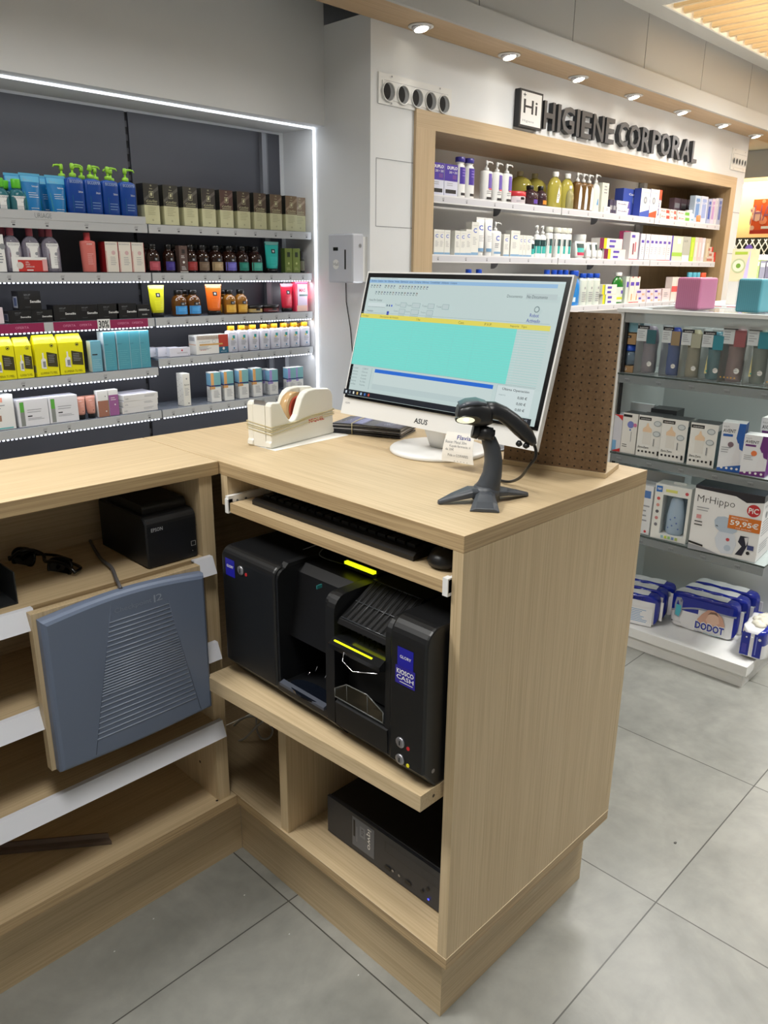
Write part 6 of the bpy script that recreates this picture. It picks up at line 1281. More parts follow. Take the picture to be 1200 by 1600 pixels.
row(lambda w, d, h: carton('care_carton', w, d, h, C((224, 212, 206)), lambda F: F.rect(0, 1, .38, .62, C((226, 90, 90)))), [(1048.5, 1061, 433)], z, 'y', YR, .05, 'tall pale carton with red band in third row', 'box')
row(lambda w, d, h: carton('thin_carton', w, d, h, C((214, 212, 210)), None), [(1063, 1068, 434), (1069, 1073.5, 434)], z, 'y', YR, .05, 'plain narrow carton beside red-banded one, {o} of two', 'box', 'plain narrow cartons')
row(lambda w, d, h: bottle('white_bottle', w, d, h, C((214, 214, 220)), C((90, 176, 200)), 'square', .2, .7, None, None, capname='pale_blue_cap'), [(1074.5, 1080.5, 425.5), (1081.5, 1087, 425.5), (1087.8, 1092.8, 425.5)], z, 'y', YR, .035, 'white bottle with light blue cap, {o} of three', 'bottle', 'light-blue-capped bottles')
row(lambda w, d, h: bottle('white_bottle', w, d, h, C((220, 214, 214)), C((232, 92, 60)), 'square', .2, .7, None, None, capname='red_cap'), [(1094.5, 1101.5, 426)], z, 'y', YR, .035, 'white bottle with orange-red cap, third row right', 'bottle')
row(lambda w, d, h: carton('care_carton', w, d, h, C((226, 222, 214)), None), [(1102.3, 1110.5, 433)], z, 'y', YR, .05, 'plain cream carton at the right end of third row', 'box')
# acrylic divider bins on the second row, left
for k, (u0, u1) in enumerate(((671, 690), (690, 703), (703, 727))):
    a, b = solve_u(u0, 'y', 2.0, 1.55), solve_u(u1, 'y', 2.0, 1.55)
    mb = MB(); mb.box(a, b, 2.0, 2.002, ZS['B'], 1.55, ACRYL); mb.box(a, a+.002, 1.99, 2.15, ZS['B'], 1.55, ACRYL); mb.box(b-.002, b, 1.99, 2.15, ZS['B'], 1.55, ACRYL)
    tag(mb.build('acrylic_bin'), 'clear acrylic divider behind the cream cartons, %s of three' % ordn(k, 3), 'divider', 'clear dividers')

# ================================================================ GONDOLA
GX, GY0, GY1 = 1.705, 0.100, 0.690
g = empty('gondola', (2.0, 0.4, 0), 0, 'white shelf gondola with glass shelves at right of the counter', 'shelf unit')
def gch(mb, n): return ch(mb, n, g)
mb = MB(); mb.box(GX+.015, 2.49, GY0+.012, GY1+.01, 0, .050, WHITEM); gch(mb, 'base_plinth')
mb = MB(); mb.box(GX, 2.5, GY0, GY1+.018, .050, .086, WHITEM); gch(mb, 'base_deck')
GPAN = mat('gondola_panel', (212, 215, 214), .45)
mb = MB(); mb.box(2.10, 2.13, GY0+.03, GY1, .086, 1.235, GPAN); gch(mb, 'back_panel')
mb = MB(); mb.box(GX+.02, 2.10, GY1, GY1+.018, .086, 1.235, GPAN); gch(mb, 'side_panel')
mb = MB(); mb.box(GX+.004, GX+.026, GY1-.004, GY1+.018, .086, 1.235, WHITEM); mb.box(GX+.012, GX+.020, GY1-.018, GY1-.008, .086, 1.235, mat('slot_black', (16, 16, 18))); gch(mb, 'post')
PRC = clear('price_strip_clear', (168, 174, 176), .42)
for z in (1.027, .742, .456):
    mb = MB(); mb.box(GX, 2.09, GY0, GY1-.004, z-.006, z, GLASS); mb.box(GX-.001, GX, GY0, GY1-.004, z-.006, z, mat('glass_edge', (64, 74, 72), .2)); mb.box(GX, 2.09, GY0-.001, GY0, z-.006, z, mat('glass_edge', (64, 74, 72), .2)); gch(mb, 'glass_shelf')
    mb = MB(); mb.box(GX-.002, GX+.001, GY0, GY1-.01, z-.034, z-.007, PRC)
    F = flat(mb, (GX-.002, GY1-.01, z-.034), (0, -1, 0), (0, 0, 1), .58, .027)
    for k in range(5): a = .04+.2*k; e = F.e; F.rect(a, a+.03, .55, .62, GREYINK); F.e = e; F.text('7,95 €', a+.005, a+.035, .2, .42, INK); F.e = e
    gch(mb, 'price_rail')
mb = MB(); mb.box(GX-.004, GX+.02, GY0-.004, GY1+.02, 1.234, 1.246, WHITEM); mb.box(GX+.02, 2.13, GY0-.004, GY0+.02, 1.234, 1.246, WHITEM); mb.box(2.10, 2.13, GY0+.02, GY1+.02, 1.2355, 1.246, WHITEM); mb.box(GX+.02, 2.10, GY1-.002, GY1+.02, 1.2355, 1.246, WHITEM); mb.box(GX+.02, 2.10, GY0+.02, GY1-.002, 1.238, 1.244, GLASS); mb.box(GX+.001, GX+.004, GY0, GY1-.01, 1.200, 1.234, clear('top_clear', (206, 208, 206), .35)); gch(mb, 'top_frame')
# tissue-like wrapped cubes on top
def cube(name, rgb, u0, u1, vt, dep, label, rz=0):
    z0 = 1.2465; yA, yB = solve_u(u0, 'x', 1.80, 1.30), solve_u(u1, 'x', 1.80, 1.30); w = abs(yA-yB); h = .105
    mb = MB(); m = C(rgb, .35); mb.box(-w/2, w/2, -dep/2, dep/2, 0, h, m)
    F = flat(mb, (-w/2, -dep/2, 0), (1, 0, 0), (0, 0, 1), w, h)
    dk = C(tuple(int(x*.86) for x in rgb), .4)
    for k in range(12): F.rect(k/12, k/12+.008, .0, .97, dk)
    o = mb.build(name, loc=(1.80+dep/2, (yA+yB)/2, z0), rotz=-pi/2+rz, bevel=.008, seg=3); tag(o, label, 'pack'); return o
cube('wrapped_sponge_pack', (206, 130, 164), 1057, 1097, 452, .115, 'pink wrapped cube of sponges on top of the gondola', -.08)
cube('wrapped_sponge_pack', (92, 158, 172), 1152, 1192, 451, .115, 'turquoise wrapped cube cut by the right photo edge', -.08)
# ---- top glass shelf: bottles in clear packs
XG = 1.715
def clearpack(rgb, cardrgb, kind=0):
    def f(w, d, h):
        g_ = empty('baby_bottle_pack'); 
        mb = MB(); mb.box(-w/2, w/2, -d/2, d/2, 0.001, h*.97, clear('pack_clear', (232, 234, 232), .05)); 
        b = len(mb.v); mb.build('clear_box', g_)
        mb = MB(); col = C(rgb, .35)
        mb.lathe([(.9, 0), (1, .01), (1, h*.30), (.93, h*.42), (1, h*.56), (1, h*.60)], clear('bottle_tint_%d_%d_%d' % rgb, tuple(int(.6*x+90) for x in rgb), .75), rx=w*.36, z0=.004, n=18)
        mb.build('bottle_body', g_)
        mb = MB(); mb.lathe([(1.04, 0), (1.04, h*.06), (.98, h*.12), (.8, h*.26), (.45, h*.32)], col, rx=w*.36, z0=h*.60, n=18); mb.build('bottle_cap', g_)
        mb = MB(); F = flat(mb, (-w/2, -d/2, 0), (1, 0, 0), (0, 0, 1), w, h*.97)
        F.e = .001; F.rect(.0, .50, .66, .90, C((206, 212, 214))); F.rect(.02, .62, .90, .965, INK); F.text('suavinex', .12, .55, .915, .945, PW_, .0)
        F.rect(.52, .99, .62, .89, C(cardrgb)); F.lines(.06, .42, .70, .86, 4, LG, .3); F.circle(.78, .22, w*.12, C((226, 226, 222)), 16); F.lines(.66, .88, .19, .25, 2, LG, .3)
        if kind == 1: F.poly([(.28, .15), (.40, .15), (.34, .50)], C((206, 196, 140))); F.circle(.38, .20, w*.04, C((60, 160, 150)), 10)
        if kind == 2:
            for k in range(5): F.circle(.15+.15*k, .1, .0025, C((220, 170, 80)), 6)
        mb.build('pack_print', g_)
        return g_
    return f
z = 1.0275
SPG = [((992, 1022), 504, (160, 150, 170), (52, 96, 104), 0, 'dusty clear baby bottle pack with dark teal card'), ((1031, 1059), 506, (24, 70, 190), (150, 130, 100), 0, 'pack holding a bright blue lidded baby bottle'), ((1061, 1091.5), 510, (190, 184, 150), (170, 170, 150), 0, 'pack holding a cream beige baby bottle'), ((1093, 1126.5), 513, (50, 130, 150), (50, 134, 150), 1, 'clear pack with turquoise card and striped cone print'), ((1123.5, 1160), 503, (170, 130, 134), (150, 88, 92), 2, 'clear pack with rose pink card'), ((1162, 1196), 505, (130, 150, 140), (48, 134, 150), 1, 'clear pack with turquoise card at the right photo edge')]
for (a, b), v, c1, c2, kd, lb in SPG:
    row(clearpack(c1, c2, kd), [(a, b, v)], z, 'x', XG, .075, lb, 'bottle pack', 'baby bottle packs on the top glass shelf', rz=0)
row(clearpack((120, 120, 124), (70, 70, 74), 2), [(1198, 1226, 512)], z, 'x', XG, .075, 'dim baby bottle pack mostly beyond right photo edge', 'bottle pack', rz=0)
def kraft(w, d, h):
    g_ = empty('jar_pack'); K = C((160, 128, 90), .6)
    mb = MB(); mb.box(-w/2, w/2, -d/2, d/2, 0, h*.16, K); F = flat(mb, (-w/2, -d/2, 0), (1, 0, 0), (0, 0, 1), w, h*.16); F.text('FOOD', .1, .6, .3, .7, PW_); mb.build('card_base', g_)
    mb = MB(); mb.box(-w/2, w/2, -d/2, d/2, h*.70, h*.97, K); F = flat(mb, (-w/2, -d/2, h*.7), (1, 0, 0), (0, 0, 1), w, h*.27); F.rect(.0, .7, .58, .82, INK); F.text('suavinex', .08, .6, .64, .76, PW_); mb.build('card_top', g_)
    mb = MB(); mb.lathe([(.9, 0), (1, .004), (1, h*.36)], clear('jar_tint', (140, 160, 180), .35), rx=w*.42, z0=h*.16, n=18); mb.build('jar_body', g_)
    mb = MB(); mb.lathe([(1.05, 0), (1.06, .003), (1.06, h*.15)], C((30, 80, 190)), rx=w*.42, z0=h*.53, n=18); mb.build('jar_lid', g_)
    return g_
row(kraft, [(967, 991, 519)], z, 'x', XG+.01, .06, 'kraft card pack with blue-lidded food jar at left end', 'jar pack', rz=0)
row(lambda w, d, h: carton('card_pack', w, d, h, C((206, 218, 222)), lambda F: (F.rect(0, 1, 0, .5, C((130, 180, 200))), F.rect(.02, .5, .84, .96, INK), F.text('suavinex', .06, .46, .87, .93, PW_), F.poly([(.62, .65), (.82, .65), (.72, .85)], C((226, 170, 80))))), [(973, 1008, 482)], solve_v(519, XG+.01, solve_u(979, 'x', XG+.01, 1.1))+.001, 'x', XG+.015, .05, 'white and pale blue card pack on top of the kraft pack', 'card pack', rz=0)
# ---- second glass shelf
z = .7425
def suav(bot='beige'):
    def f(w, d, h):
        def fr(F):
            F.rect(.02, .50, .88, .955, INK); F.text('suavinex', .08, .46, .90, .935, PW_)
            F.poly([(.22, .30), (.55, .30), (.55, .60), (.52, .62), (.25, .62), (.22, .60)], C((222, 220, 214))); F.poly([(.20, .60), (.56, .60), (.56, .68), (.44, .74), (.40, .82), (.36, .82), (.32, .74), (.20, .68)], C((232, 202, 170)))
            for a, b_ in ((.76, .83), (.76, .58)): F.circle(a, b_, w*.15, C((150, 160, 166)), 18, .75); F.circle(a, b_, w*.12, C((206, 212, 214)), 18, .7)
            F.text('Zero.Zero', .06, .5, .20, .25, INK, .01)
            for k in range(5): F.circle(.12+.15*k, .12, w*.045, INK, 10)
            F.rect(.86, .93, .06, .17, INK); F.rect(.66, .70, .28, .46, GREYINK)
        mb_ = carton('baby_bottle_box', w, d, h, C((230, 230, 226)), fr, right=lambda F: F.rect(0, 1, 0, .85, C((110, 140, 148))), top=C((34, 34, 38), .3), side=lambda F: F.rect(0, 1, 0, 1, C((60, 66, 70))))
        return mb_
    return f
row(suav(), [(997, 1029, 651), (1030.5, 1069, 655.5), (1074, 1116, 650)], z, 'x', XG, .075, 'white baby bottle box with black top, {o} of three', 'box', 'black-topped baby bottle boxes', rz=.10)
row(lambda w, d, h: carton('baby_bottle_box', w, d, h, C((40, 42, 46), .3), None), [(1012, 1050, 640)], z, 'x', XG+.10, .08, 'black-topped box behind the three baby bottle boxes', 'box', rz=.1)
row(lambda w, d, h: carton('rattle_box', w, d, h, C((228, 226, 220)), lambda F: (F.rect(.02, .6, .90, .96, INK), F.circle(.55, .72, w*.22, C((120, 130, 196)), 20), F.rect(.5, .6, .57, .61, C((90, 120, 190))), F.rect(.62, .66, .3, .55, LG), F.lines(.1, .6, .12, .22, 2, INK, .3), F.circle(.85, .72, w*.12, C((206, 120, 160)), 14)), top=C((34, 34, 38), .3)), [(971, 994, 646)], z, 'x', XG, .06, 'white box with blue ball picture, left on second glass shelf', 'box', rz=0)
row(lambda w, d, h: carton('small_box', w, d, h, C((206, 206, 214)), lambda F: (F.poly([(0, 1), (1, 1), (1, .85), (.5, .95)], C((206, 50, 50))), F.rect(0, .5, 0, .3, C((120, 170, 210))), F.poly([(0, 0), (1, 0), (1, .1)], C((200, 50, 50))))), [(957, 970.5, 648)], z, 'x', XG, .06, 'blue and red box at the left end, second glass shelf', 'box', rz=0)
row(lambda w, d, h: carton('hanging_card', w, d, h, C((206, 210, 212)), lambda F: F.rect(.02, .2, .0, .25, C((50, 110, 190)))), [(969, 1017, 630)], z, 'x', XG+.12, .02, 'pale hanging card behind the black-topped boxes', 'card', rz=0)
def avent(c1, c2):
    def fr(F): F.text('PHILIPS', .06, .3, .90, .93, LG, 0); F.text('AVENT', .06, .60, .80, .87, INK, .01); F.rect(.08, .50, .72, .77, C(c1)); F.poly([(.72, 1), (1, 1), (1, .45), (.86, .48), (.66, .70)], C(c1)); F.poly([(.62, .06), (.92, .06), (.92, .35), (.84, .50), (.80, .60), (.75, .60), (.70, .50), (.62, .35)], C((224, 224, 228))); F.circle(.46, .56, .009, C(c2), 14); F.lines(.08, .5, .36, .5, 3, LG, .3); F.poly([(0, 0), (1, 0), (1, .16), (0, .06)], C(c1)); [F.circle(.2+.22*k, .07, .004, PW_, 10) for k in range(4)]
    return lambda w, d, h: carton('feeding_bottle_box', w, d, h, C((226, 228, 232)), fr, right=lambda F: F.rect(0, 1, 0, 1, C(c1)), top=PW_)
row(avent((36, 92, 170), (120, 100, 110)), [(1121, 1155, 661)], z, 'x', XG, .06, 'white feeding bottle box with blue side and corner', 'box', rz=.22)
row(avent((104, 44, 120), (226, 120, 70)), [(1158, 1196, 681)], z, 'x', XG, .06, 'white feeding bottle box with purple corner', 'box', rz=.12)
row(avent((104, 44, 120), (226, 120, 70)), [(1182, 1220, 655)], z, 'x', XG+.07, .06, 'taller purple feeding bottle box behind, right photo edge', 'box', rz=0)
# ---- third glass shelf
z = .4565
def windowbox(w, d, h):
    g_ = empty('bottle_window_box'); WB = C((226, 228, 224), .4)
    mb = MB(); fw = w*.24
    q_ = -d/2+.048; mb.box(-w/2, w/2, q_, d/2, 0, h, WB, {'-y': C((150, 172, 190))}); mb.box(-w/2, -w/2+fw, -d/2, q_, 0, h, WB); mb.box(w/2-w*.08, w/2, -d/2, q_, 0, h, WB); mb.box(-w/2+fw, w/2-w*.08, -d/2, q_, 0, h*.10, WB); mb.box(-w/2+fw, w/2-w*.08, -d/2, q_, h*.82, h, WB)
    F = flat(mb, (-w/2, -d/2, 0), (1, 0, 0), (0, 0, 1), w, h); F.rect(.03, .20, .86, .97, C((40, 110, 190))); F.text('mam', .06, .17, .895, .935, PW_, .01); F.rect(.30, .62, .88, .93, C((216, 216, 120))); F.circle(.88, .90, .006, C((200, 80, 90)), 10)
    for k, c in enumerate(((200, 90, 90), (210, 150, 140), (90, 90, 96), (200, 130, 130), (120, 120, 126))): F.circle(.12, .74-.12*k, .006, C(c), 12)
    for k, c in enumerate(((150, 190, 200), (190, 206, 80), (150, 200, 130), (120, 150, 200), (170, 190, 110))): F.rect(.30+.1*k, .37+.1*k, .03, .08, C(c))
    F.e = .0; mb.build('carton_body', g_)
    mb = MB(); mb.lathe([(.8, 0), (1, .01), (1, h*.35), (.85, h*.5), (.75, h*.62), (.35, h*.72)], C((160, 180, 200), .3), rx=w*.24, cx=w*.09, cy=-d/2+.0245, ry=.020, z0=h*.1, n=18); 
    for k in range(6): 
        F = curvedf(mb, w*.09, -d/2+.0245, w*.24, .020, h*.15, h*.4, 2.0); F.e = .0012; F.circle(.2+.12*k, .2+.13*((k*3) % 5), .003, C((90, 110, 170)), 8)
    mb.build('printed_bottle', g_)
    mb = MB(); mb.box(-w*.1, w*.25, -.001, .001, h, h*1.04, WB); mb.build('hang_tab', g_)
    return g_
row(windowbox, [(1018, 1071, 760)], z, 'x', XG, .07, 'white carton with window showing a pale blue baby bottle', 'box', rz=.10)
row(lambda w, d, h: carton('white_carton', w, d, h, C((222, 224, 226)), lambda F: (F.rect(.5, .9, .75, .9, C((80, 120, 180))), F.circle(.8, .06, .005, C((200, 60, 70)), 10), F.lines(.5, .9, .2, .6, 4, LG, .3))), [(985, 1016, 758)], z, 'x', XG+.005, .07, 'white carton partly hidden by the counter, third glass shelf', 'box', rz=0)
row(lambda w, d, h: carton('flat_carton', w, d, h, C((206, 210, 214)), lambda F: (F.rect(.2, .4, .2, .6, C((206, 206, 90))), F.rect(.6, .8, .2, .5, C((150, 70, 80))))), [(990, 1062, 738)], z, 'x', XG+.11, .06, 'white carton behind the window box under the glass shelf', 'box', rz=0)
def hippo(w, d, h):
    NV = C((34, 36, 48), .35); HB = C((176, 190, 206), .4)
    def fr(F):
        F.poly([(0, 1), (1, 1), (1, .90), (.76, .86), (.60, .93), (0, .955)], NV)
        F.text('MrHippo', .05, .60, .72, .86, GRS, -.012)
        F.circle(.87, .76, w*.095, C((190, 40, 48)), 24); F.text('PiC', .80, .94, .715, .80, PW_, .02)
        # nebuliser shape, a plain pale blue appliance
        F.poly([(.34, .52), (.38, .58), (.48, .60), (.60, .58), (.68, .50), (.68, .40), (.60, .34), (.46, .34), (.36, .42)], HB); F.poly([(.42, .36), (.66, .36), (.70, .20), (.66, .05), (.50, .03), (.42, .12), (.38, .24)], C((206, 212, 222))); F.circle(.58, .13, w*.05, HB, 16); F.poly([(.36, .44), (.41, .43), (.39, .45)], INK); F.circle(.57, .26, .006, C((190, 70, 80)), 12)
        F.poly([(.74, .36), (.86, .36), (.86, .24), (.80, .06), (.70, .06), (.78, .20), (.72, .26)], C((30, 32, 50))); F.poly([(.80, .34), (.87, .36), (.84, .22)], C((206, 206, 210)))
        F.rect(.54, 1.0, .44, .64, C((206, 112, 36))); F.text('PRECIO ESPECIAL', .58, .82, .595, .62, PW_, 0); F.text('59,95€', .57, .97, .485, .58, PW_, .02); F.text('IVA incluido', .66, .88, .455, .472, PW_, 0)
        F.poly([(0, .13), (.22, .10), (.22, .07), (0, .10)], INK); F.poly([(0, .0), (.5, .0), (.24, .06), (0, .08)], C((150, 152, 158))); F.lines(.06, .3, .60, .68, 2, LG, .3)
        F.rect(.07, .14, .50, .56, C((214, 150, 150))); F.lines(.05, .2, .36, .46, 2, INK, .3); F.circle(.88, .12, .006, INK, 12); F.rect(.86, .95, .17, .24, C((60, 70, 120)))
    return carton('nebuliser_box', w, d, h, C((228, 228, 228), .4), fr, right=lambda F: (F.rect(0, 1, .90, 1, NV), F.text('MrHippo', .12, .6, .78, .84, LG, 0), F.lines(.1, .9, .35, .6, 6, LG, .3), F.circle(.3, .68, .012, GREYINK, 14), F.circle(.6, .68, .012, GREYINK, 14), F.lines(.1, .9, .1, .25, 4, LG, .3)), top=NV)
row(hippo, [(1076, 1178, 766)], z, 'x', XG-.01, .17, 'large white box with dark top and 59,95 price tag', 'box', rz=.10)
# ---- base deck: packs of wipes and nappies
BLP = mat('pack_blue', (22, 40, 150), .22, coat=.3); WHP = mat('pack_white', (226, 226, 228), .28, coat=.2); SIL = C((150, 156, 170), .3); TQP = C((80, 180, 196), .3)
def softpack(w, d, h, front=None, half=True):
    """pillow pack with sealed ends"""
    n = 28; mb = MB(); secs = []; K = 17
    for i in range(K):
        t = i/(K-1); x = -w/2+w*t; e = 1-abs(2*t-1)**10; q = []
        for j in range(n):
            a = 2*pi*j/n; c_, s_ = cos(a), sin(a); ex = .20
            wob = .0018*sin(7*t*pi+j)
            q.append((x, (d/2*(.34+.66*e)+wob)*math.copysign(abs(c_)**ex, c_), h/2+(h/2*(.72+.28*e)+wob)*math.copysign(abs(s_)**ex, s_)))
        secs.append(q)
    mb.loft(secs, WHP)
    zmin = min(v[2] for v in mb.v); mb.v = [(v[0], v[1], v[2]-zmin) for v in mb.v]
    # colour: blue wave on the upper part
    me_idx = []
    for fi, f in enumerate(mb.f):
        cx = sum(mb.v[k][0] for k in f)/len(f); cy = sum(mb.v[k][1] for k in f)/len(f); cz = sum(mb.v[k][2] for k in f)/len(f)
        t = cx/w+.5; lim = h*min(.45+.55*t, .72)
        if (cz > lim and not (cz > h*.86 and cy > -d*.22 and t < .80)) or t > .95 or t < .03: mb.m[fi] = mb.mi(BLP)
    o = mb.build('soft_pack'); o.modifiers.new('sub', 'SUBSURF').levels = 1; o.modifiers['sub'].render_levels = 1
    m2 = MB()
    for s_ in (-1, 1): m2.box(s_*(w/2), s_*(w/2)+s_*.010, -.002, .002, h*.18, h*.80, WHP)
    s = m2.build('end_seal', o)
    if front:
        m3 = MB(); F = Face(m3, lambda a, b, e: (-w/2+w*a, -d/2*(.34+.66*(1-abs(2*a-1)**10))-.0028-e, h*b*.98), w, h, True); front(F); m3.build('pack_print', o)
    return o
def dodot(F):
    def P(p, m):
        e = F.e; F.e += .0003; F.mb.add([F.fn(a, b, e) for a, b in p], [tuple(range(len(p)))], m)
    wave = lambda t: .60+.06*cos(3.1*t)+.14*(.5-t)*.0
    # stepped wave bands
    k = 20
    for i in range(k):
        a0, a1 = .03+.94*i/k, .03+.94*(i+1)/k; y = lambda a: .45+.28*sin(min(1.0, a/.55)*pi/2)-.03*max(0, a-.6)
        F.mb.add([F.fn(a0, y(a0)-.05, .0004), F.fn(a1, y(a1)-.05, .0004), F.fn(a1, y(a1), .0004), F.fn(a0, y(a0), .0004)], [(0, 1, 2, 3)], SIL)
        F.mb.add([F.fn(a0, y(a0), .0004), F.fn(a1, y(a1), .0004), F.fn(a1, .93, .0002), F.fn(a0, .93, .0002)], [(0, 1, 2, 3)], BLP)
    F.e = .001
    for q_, m in ((((.09, .34), (.17, .30), (.20, .50), (.20, .80), (.17, .88), (.10, .86), (.08, .66)), SIL), (((.105, .36), (.165, .33), (.185, .50), (.185, .66), (.105, .66)), TQP)): P(q_, m)
    F.text('0', .165, .19, .76, .83, NAVY, .02)
    SK = C((206, 160, 138), .5); SK2 = C((224, 186, 164), .5); HR = C((120, 90, 76), .6)
    P([(.44, .40), (.50, .58), (.58, .74), (.66, .76), (.72, .72), (.80, .60), (.84, .40), (.82, .30), (.48, .30)], SK); P([(.56, .44), (.60, .62), (.68, .68), (.74, .60), (.76, .44), (.70, .36), (.60, .36)], SK2); P([(.58, .60), (.62, .70), (.70, .72), (.74, .62), (.68, .66), (.62, .64)], HR)
    F.text('DODOT', .405, .855, .115, .375, PW_, .075); F.text('DODOT', .42, .84, .14, .35, BLP, .035)
    F.text('pro sensitive', .56, .80, .045, .09, TQP); F.text('NUEVO', .42, .52, .06, .10, SIL); F.lines(.08, .28, .14, .19, 2, LG, .3); F.circle(.07, .17, .003, INK, 8)
z = .0865
q = {}
PKW, PKD, PKH = .295, .064, .142
def place_pack(u, v, rz, label, val=None, zz=0.0865, front=None, mirror=False, w=PKW, h=PKH, dx=0):
    """u, v: where the lower middle of the front face meets the deck"""
    p = at(u, v, 'z', zz); o = softpack(w, PKD, h, front)
    d = Vector((0, PKD/2, 0)); d.rotate(Matrix.Rotation(-pi/2+rz, 3, 'Z'))
    o.location = (p[0]+d.x, p[1]+d.y, zz+.0005); o.rotation_euler = (0, 0, -pi/2+rz); tag(o, label, 'wipes pack'); return o
A = at(1041, 975, 'z', z); B = at(1146, 1006, 'z', z); rzA = math.atan2(-(B[0]-A[0]), -(B[1]-A[1])+0) if False else math.atan2((B[0]-A[0]), -(B[1]-A[1]))
wA = float(np.hypot(*(B-A)[:2]))
o = place_pack(1093, 990, rzA, 'front blue and white wipes pack with large lettering, middle of deck', front=dodot, w=wA)
for k in (1, 2):
    c = copy_tree(o); off = Vector((0, (PKD+.009)*k, 0)); off.rotate(Matrix.Rotation(-pi/2+rzA, 3, 'Z')); c.location = o.location+off+Vector((0, -.012*k, .0)); c['label'] = 'blue and white wipes pack, %s behind the front lettered one' % ('directly', 'second')[k-1]
A2 = at(960, 968, 'z', z); B2 = at(1010, 980, 'z', z); rzB = math.atan2((B2[0]-A2[0]), -(B2[1]-A2[1]))
o = place_pack(975, 971, rzB, 'wipes pack with printed back, left front beside counter edge', w=.24, h=.12)
m = MB()
F = Face(m, lambda a, b, e: (-.12+.24*a, -PKD/2*(.34+.66*(1-abs(2*a-1)**10))-.003-e, .12*b), .24, .12, True); F.rect(.5, .92, .02, .62, WHP); F.lines(.55, .85, .10, .55, 8, C((120, 160, 200)), .4); F.e += .001; F.text('DODOT', .45, .80, .86, .97, NAVY, .02); m.build('pack_print', o)
for k in (1, 2):
    c = copy_tree(o); off = Vector((.012*k, (PKD+.009)*k, 0)); off.rotate(Matrix.Rotation(-pi/2+rzB, 3, 'Z')); c.location = o.location+off; c['label'] = 'wipes pack left beside counter edge, %s behind the printed one' % ('directly', 'second')[k-1]
# opened pack standing end-on at the right
p = at(1168, 1034, 'z', z); o = softpack(.20, .085, .115)
o.location = (p[0]+.11, p[1]+.010, z+.0005); o.rotation_euler = (0, 0, .10); tag(o, 'torn-open wipes pack end-on at the right corner of the deck', 'wipes pack')
m = MB(); F = Face(m, lambda a, b, e: (-.102-e, .034-.068*a, .02+.085*b), .068, .085); F.e = .004; F.rect(0, 1, 0, 1, BLP); F.rect(.42, .60, 0, 1, WHP); F.rect(.08, .30, .1, .5, C((60, 60, 160))); F.rect(.7, .76, .1, .9, C((110, 120, 200))); F.circle(.86, .8, .005, PW_, 12); F.circle(.24, .8, .003, PW_, 10); m.build('end_print', o)
mb = MB(); rnd = random.Random(3)
for k in range(9): mb.lathe([(.3, -.008), (1, -.003), (.9, .004), (.3, .009)], C((226, 222, 206), .7), cx=-.02+.013*k-.03, cy=rnd.uniform(-.016, .016), z0=.118+rnd.uniform(-.002, .005), rx=.018+.004*rnd.random(), ry=.020, n=10)
mb.build('wipes', o)

# ================================================================ BEYOND THE GONDOLA
# second display unit behind: white counter with boxes, clear holder, price strips
g = empty('display_unit', (3.9, 0.9, 0), 0, 'low white display unit with products behind the gondola', 'shelf unit')
mb = MB(); mb.box(3.2, 5.3, -.9, 1.22, 0, 1.175, WHITEM); ch(mb, 'unit_body', g)
mb = MB(); mb.box(3.195, 5.3, -.905, 1.225, 1.175, 1.206, WHITEM); F = flat(mb, (3.195, 1.2, 1.175), (0, -1, 0), (0, 0, 1), 2.0, .031)
REDP = C((206, 36, 70)); fq = lambda u: (1.2-solve_u(u, 'x', 3.195, 1.19))/2.0; F.rect(fq(1112), fq(1127), .1, .9, REDP); F.rect(fq(1135), fq(1149), .1, .9, REDP); ch(mb, 'unit_top', g)
# leaf-printed holder and small boxes standing on it
XH = 3.35
row(lambda w, d, h: carton('leaflet_display', w, d, h, C((226, 214, 176)), lambda F: (F.rect(.15, .85, .90, .95, C((176, 196, 70))), F.poly([(.62, 0), (1, 0), (1, 1), (.85, .75)], C((206, 190, 226))), F.circle(.42, .70, .035, C((190, 196, 150)), 20), F.circle(.42, .70, .028, C((232, 226, 196)), 20), F.circle(.42, .70, .012, C((120, 160, 60)), 12), F.rect(.0, .8, .0, .42, C((206, 202, 196))), F.rect(.66, .74, .02, .30, C((140, 90, 240))))), [(1136, 1164, 389)], 1.2065, 'x', XH, .12, 'cream and lilac cardboard display with leaf emblem behind gondola', 'display', rz=0)
for k, ((a, b), v, c, nm) in enumerate((((1168, 1174), 408, (196, 170, 190), 'mauve'), ((1175, 1181), 406, (176, 196, 130), 'green'), ((1182, 1190), 408, (150, 150, 170), 'grey'), ((1191, 1199), 407, (120, 118, 140), 'slate'), ((1200, 1208), 407, (120, 118, 140), 'dark slate'))):
    row(lambda w, d, h: carton('tall_carton', w, d, h, C(c), lambda F: (F.rect(.3, .7, .3, .6, C(tuple(int(x*.75) for x in c))), F.rect(.1, .9, .86, .95, PW_))), [(a, b, v)], 1.2065, 'x', XH+.35, .12, 'tall %s carton behind the turquoise cube' % nm, 'box', 'tall cartons behind the gondola', rz=0)
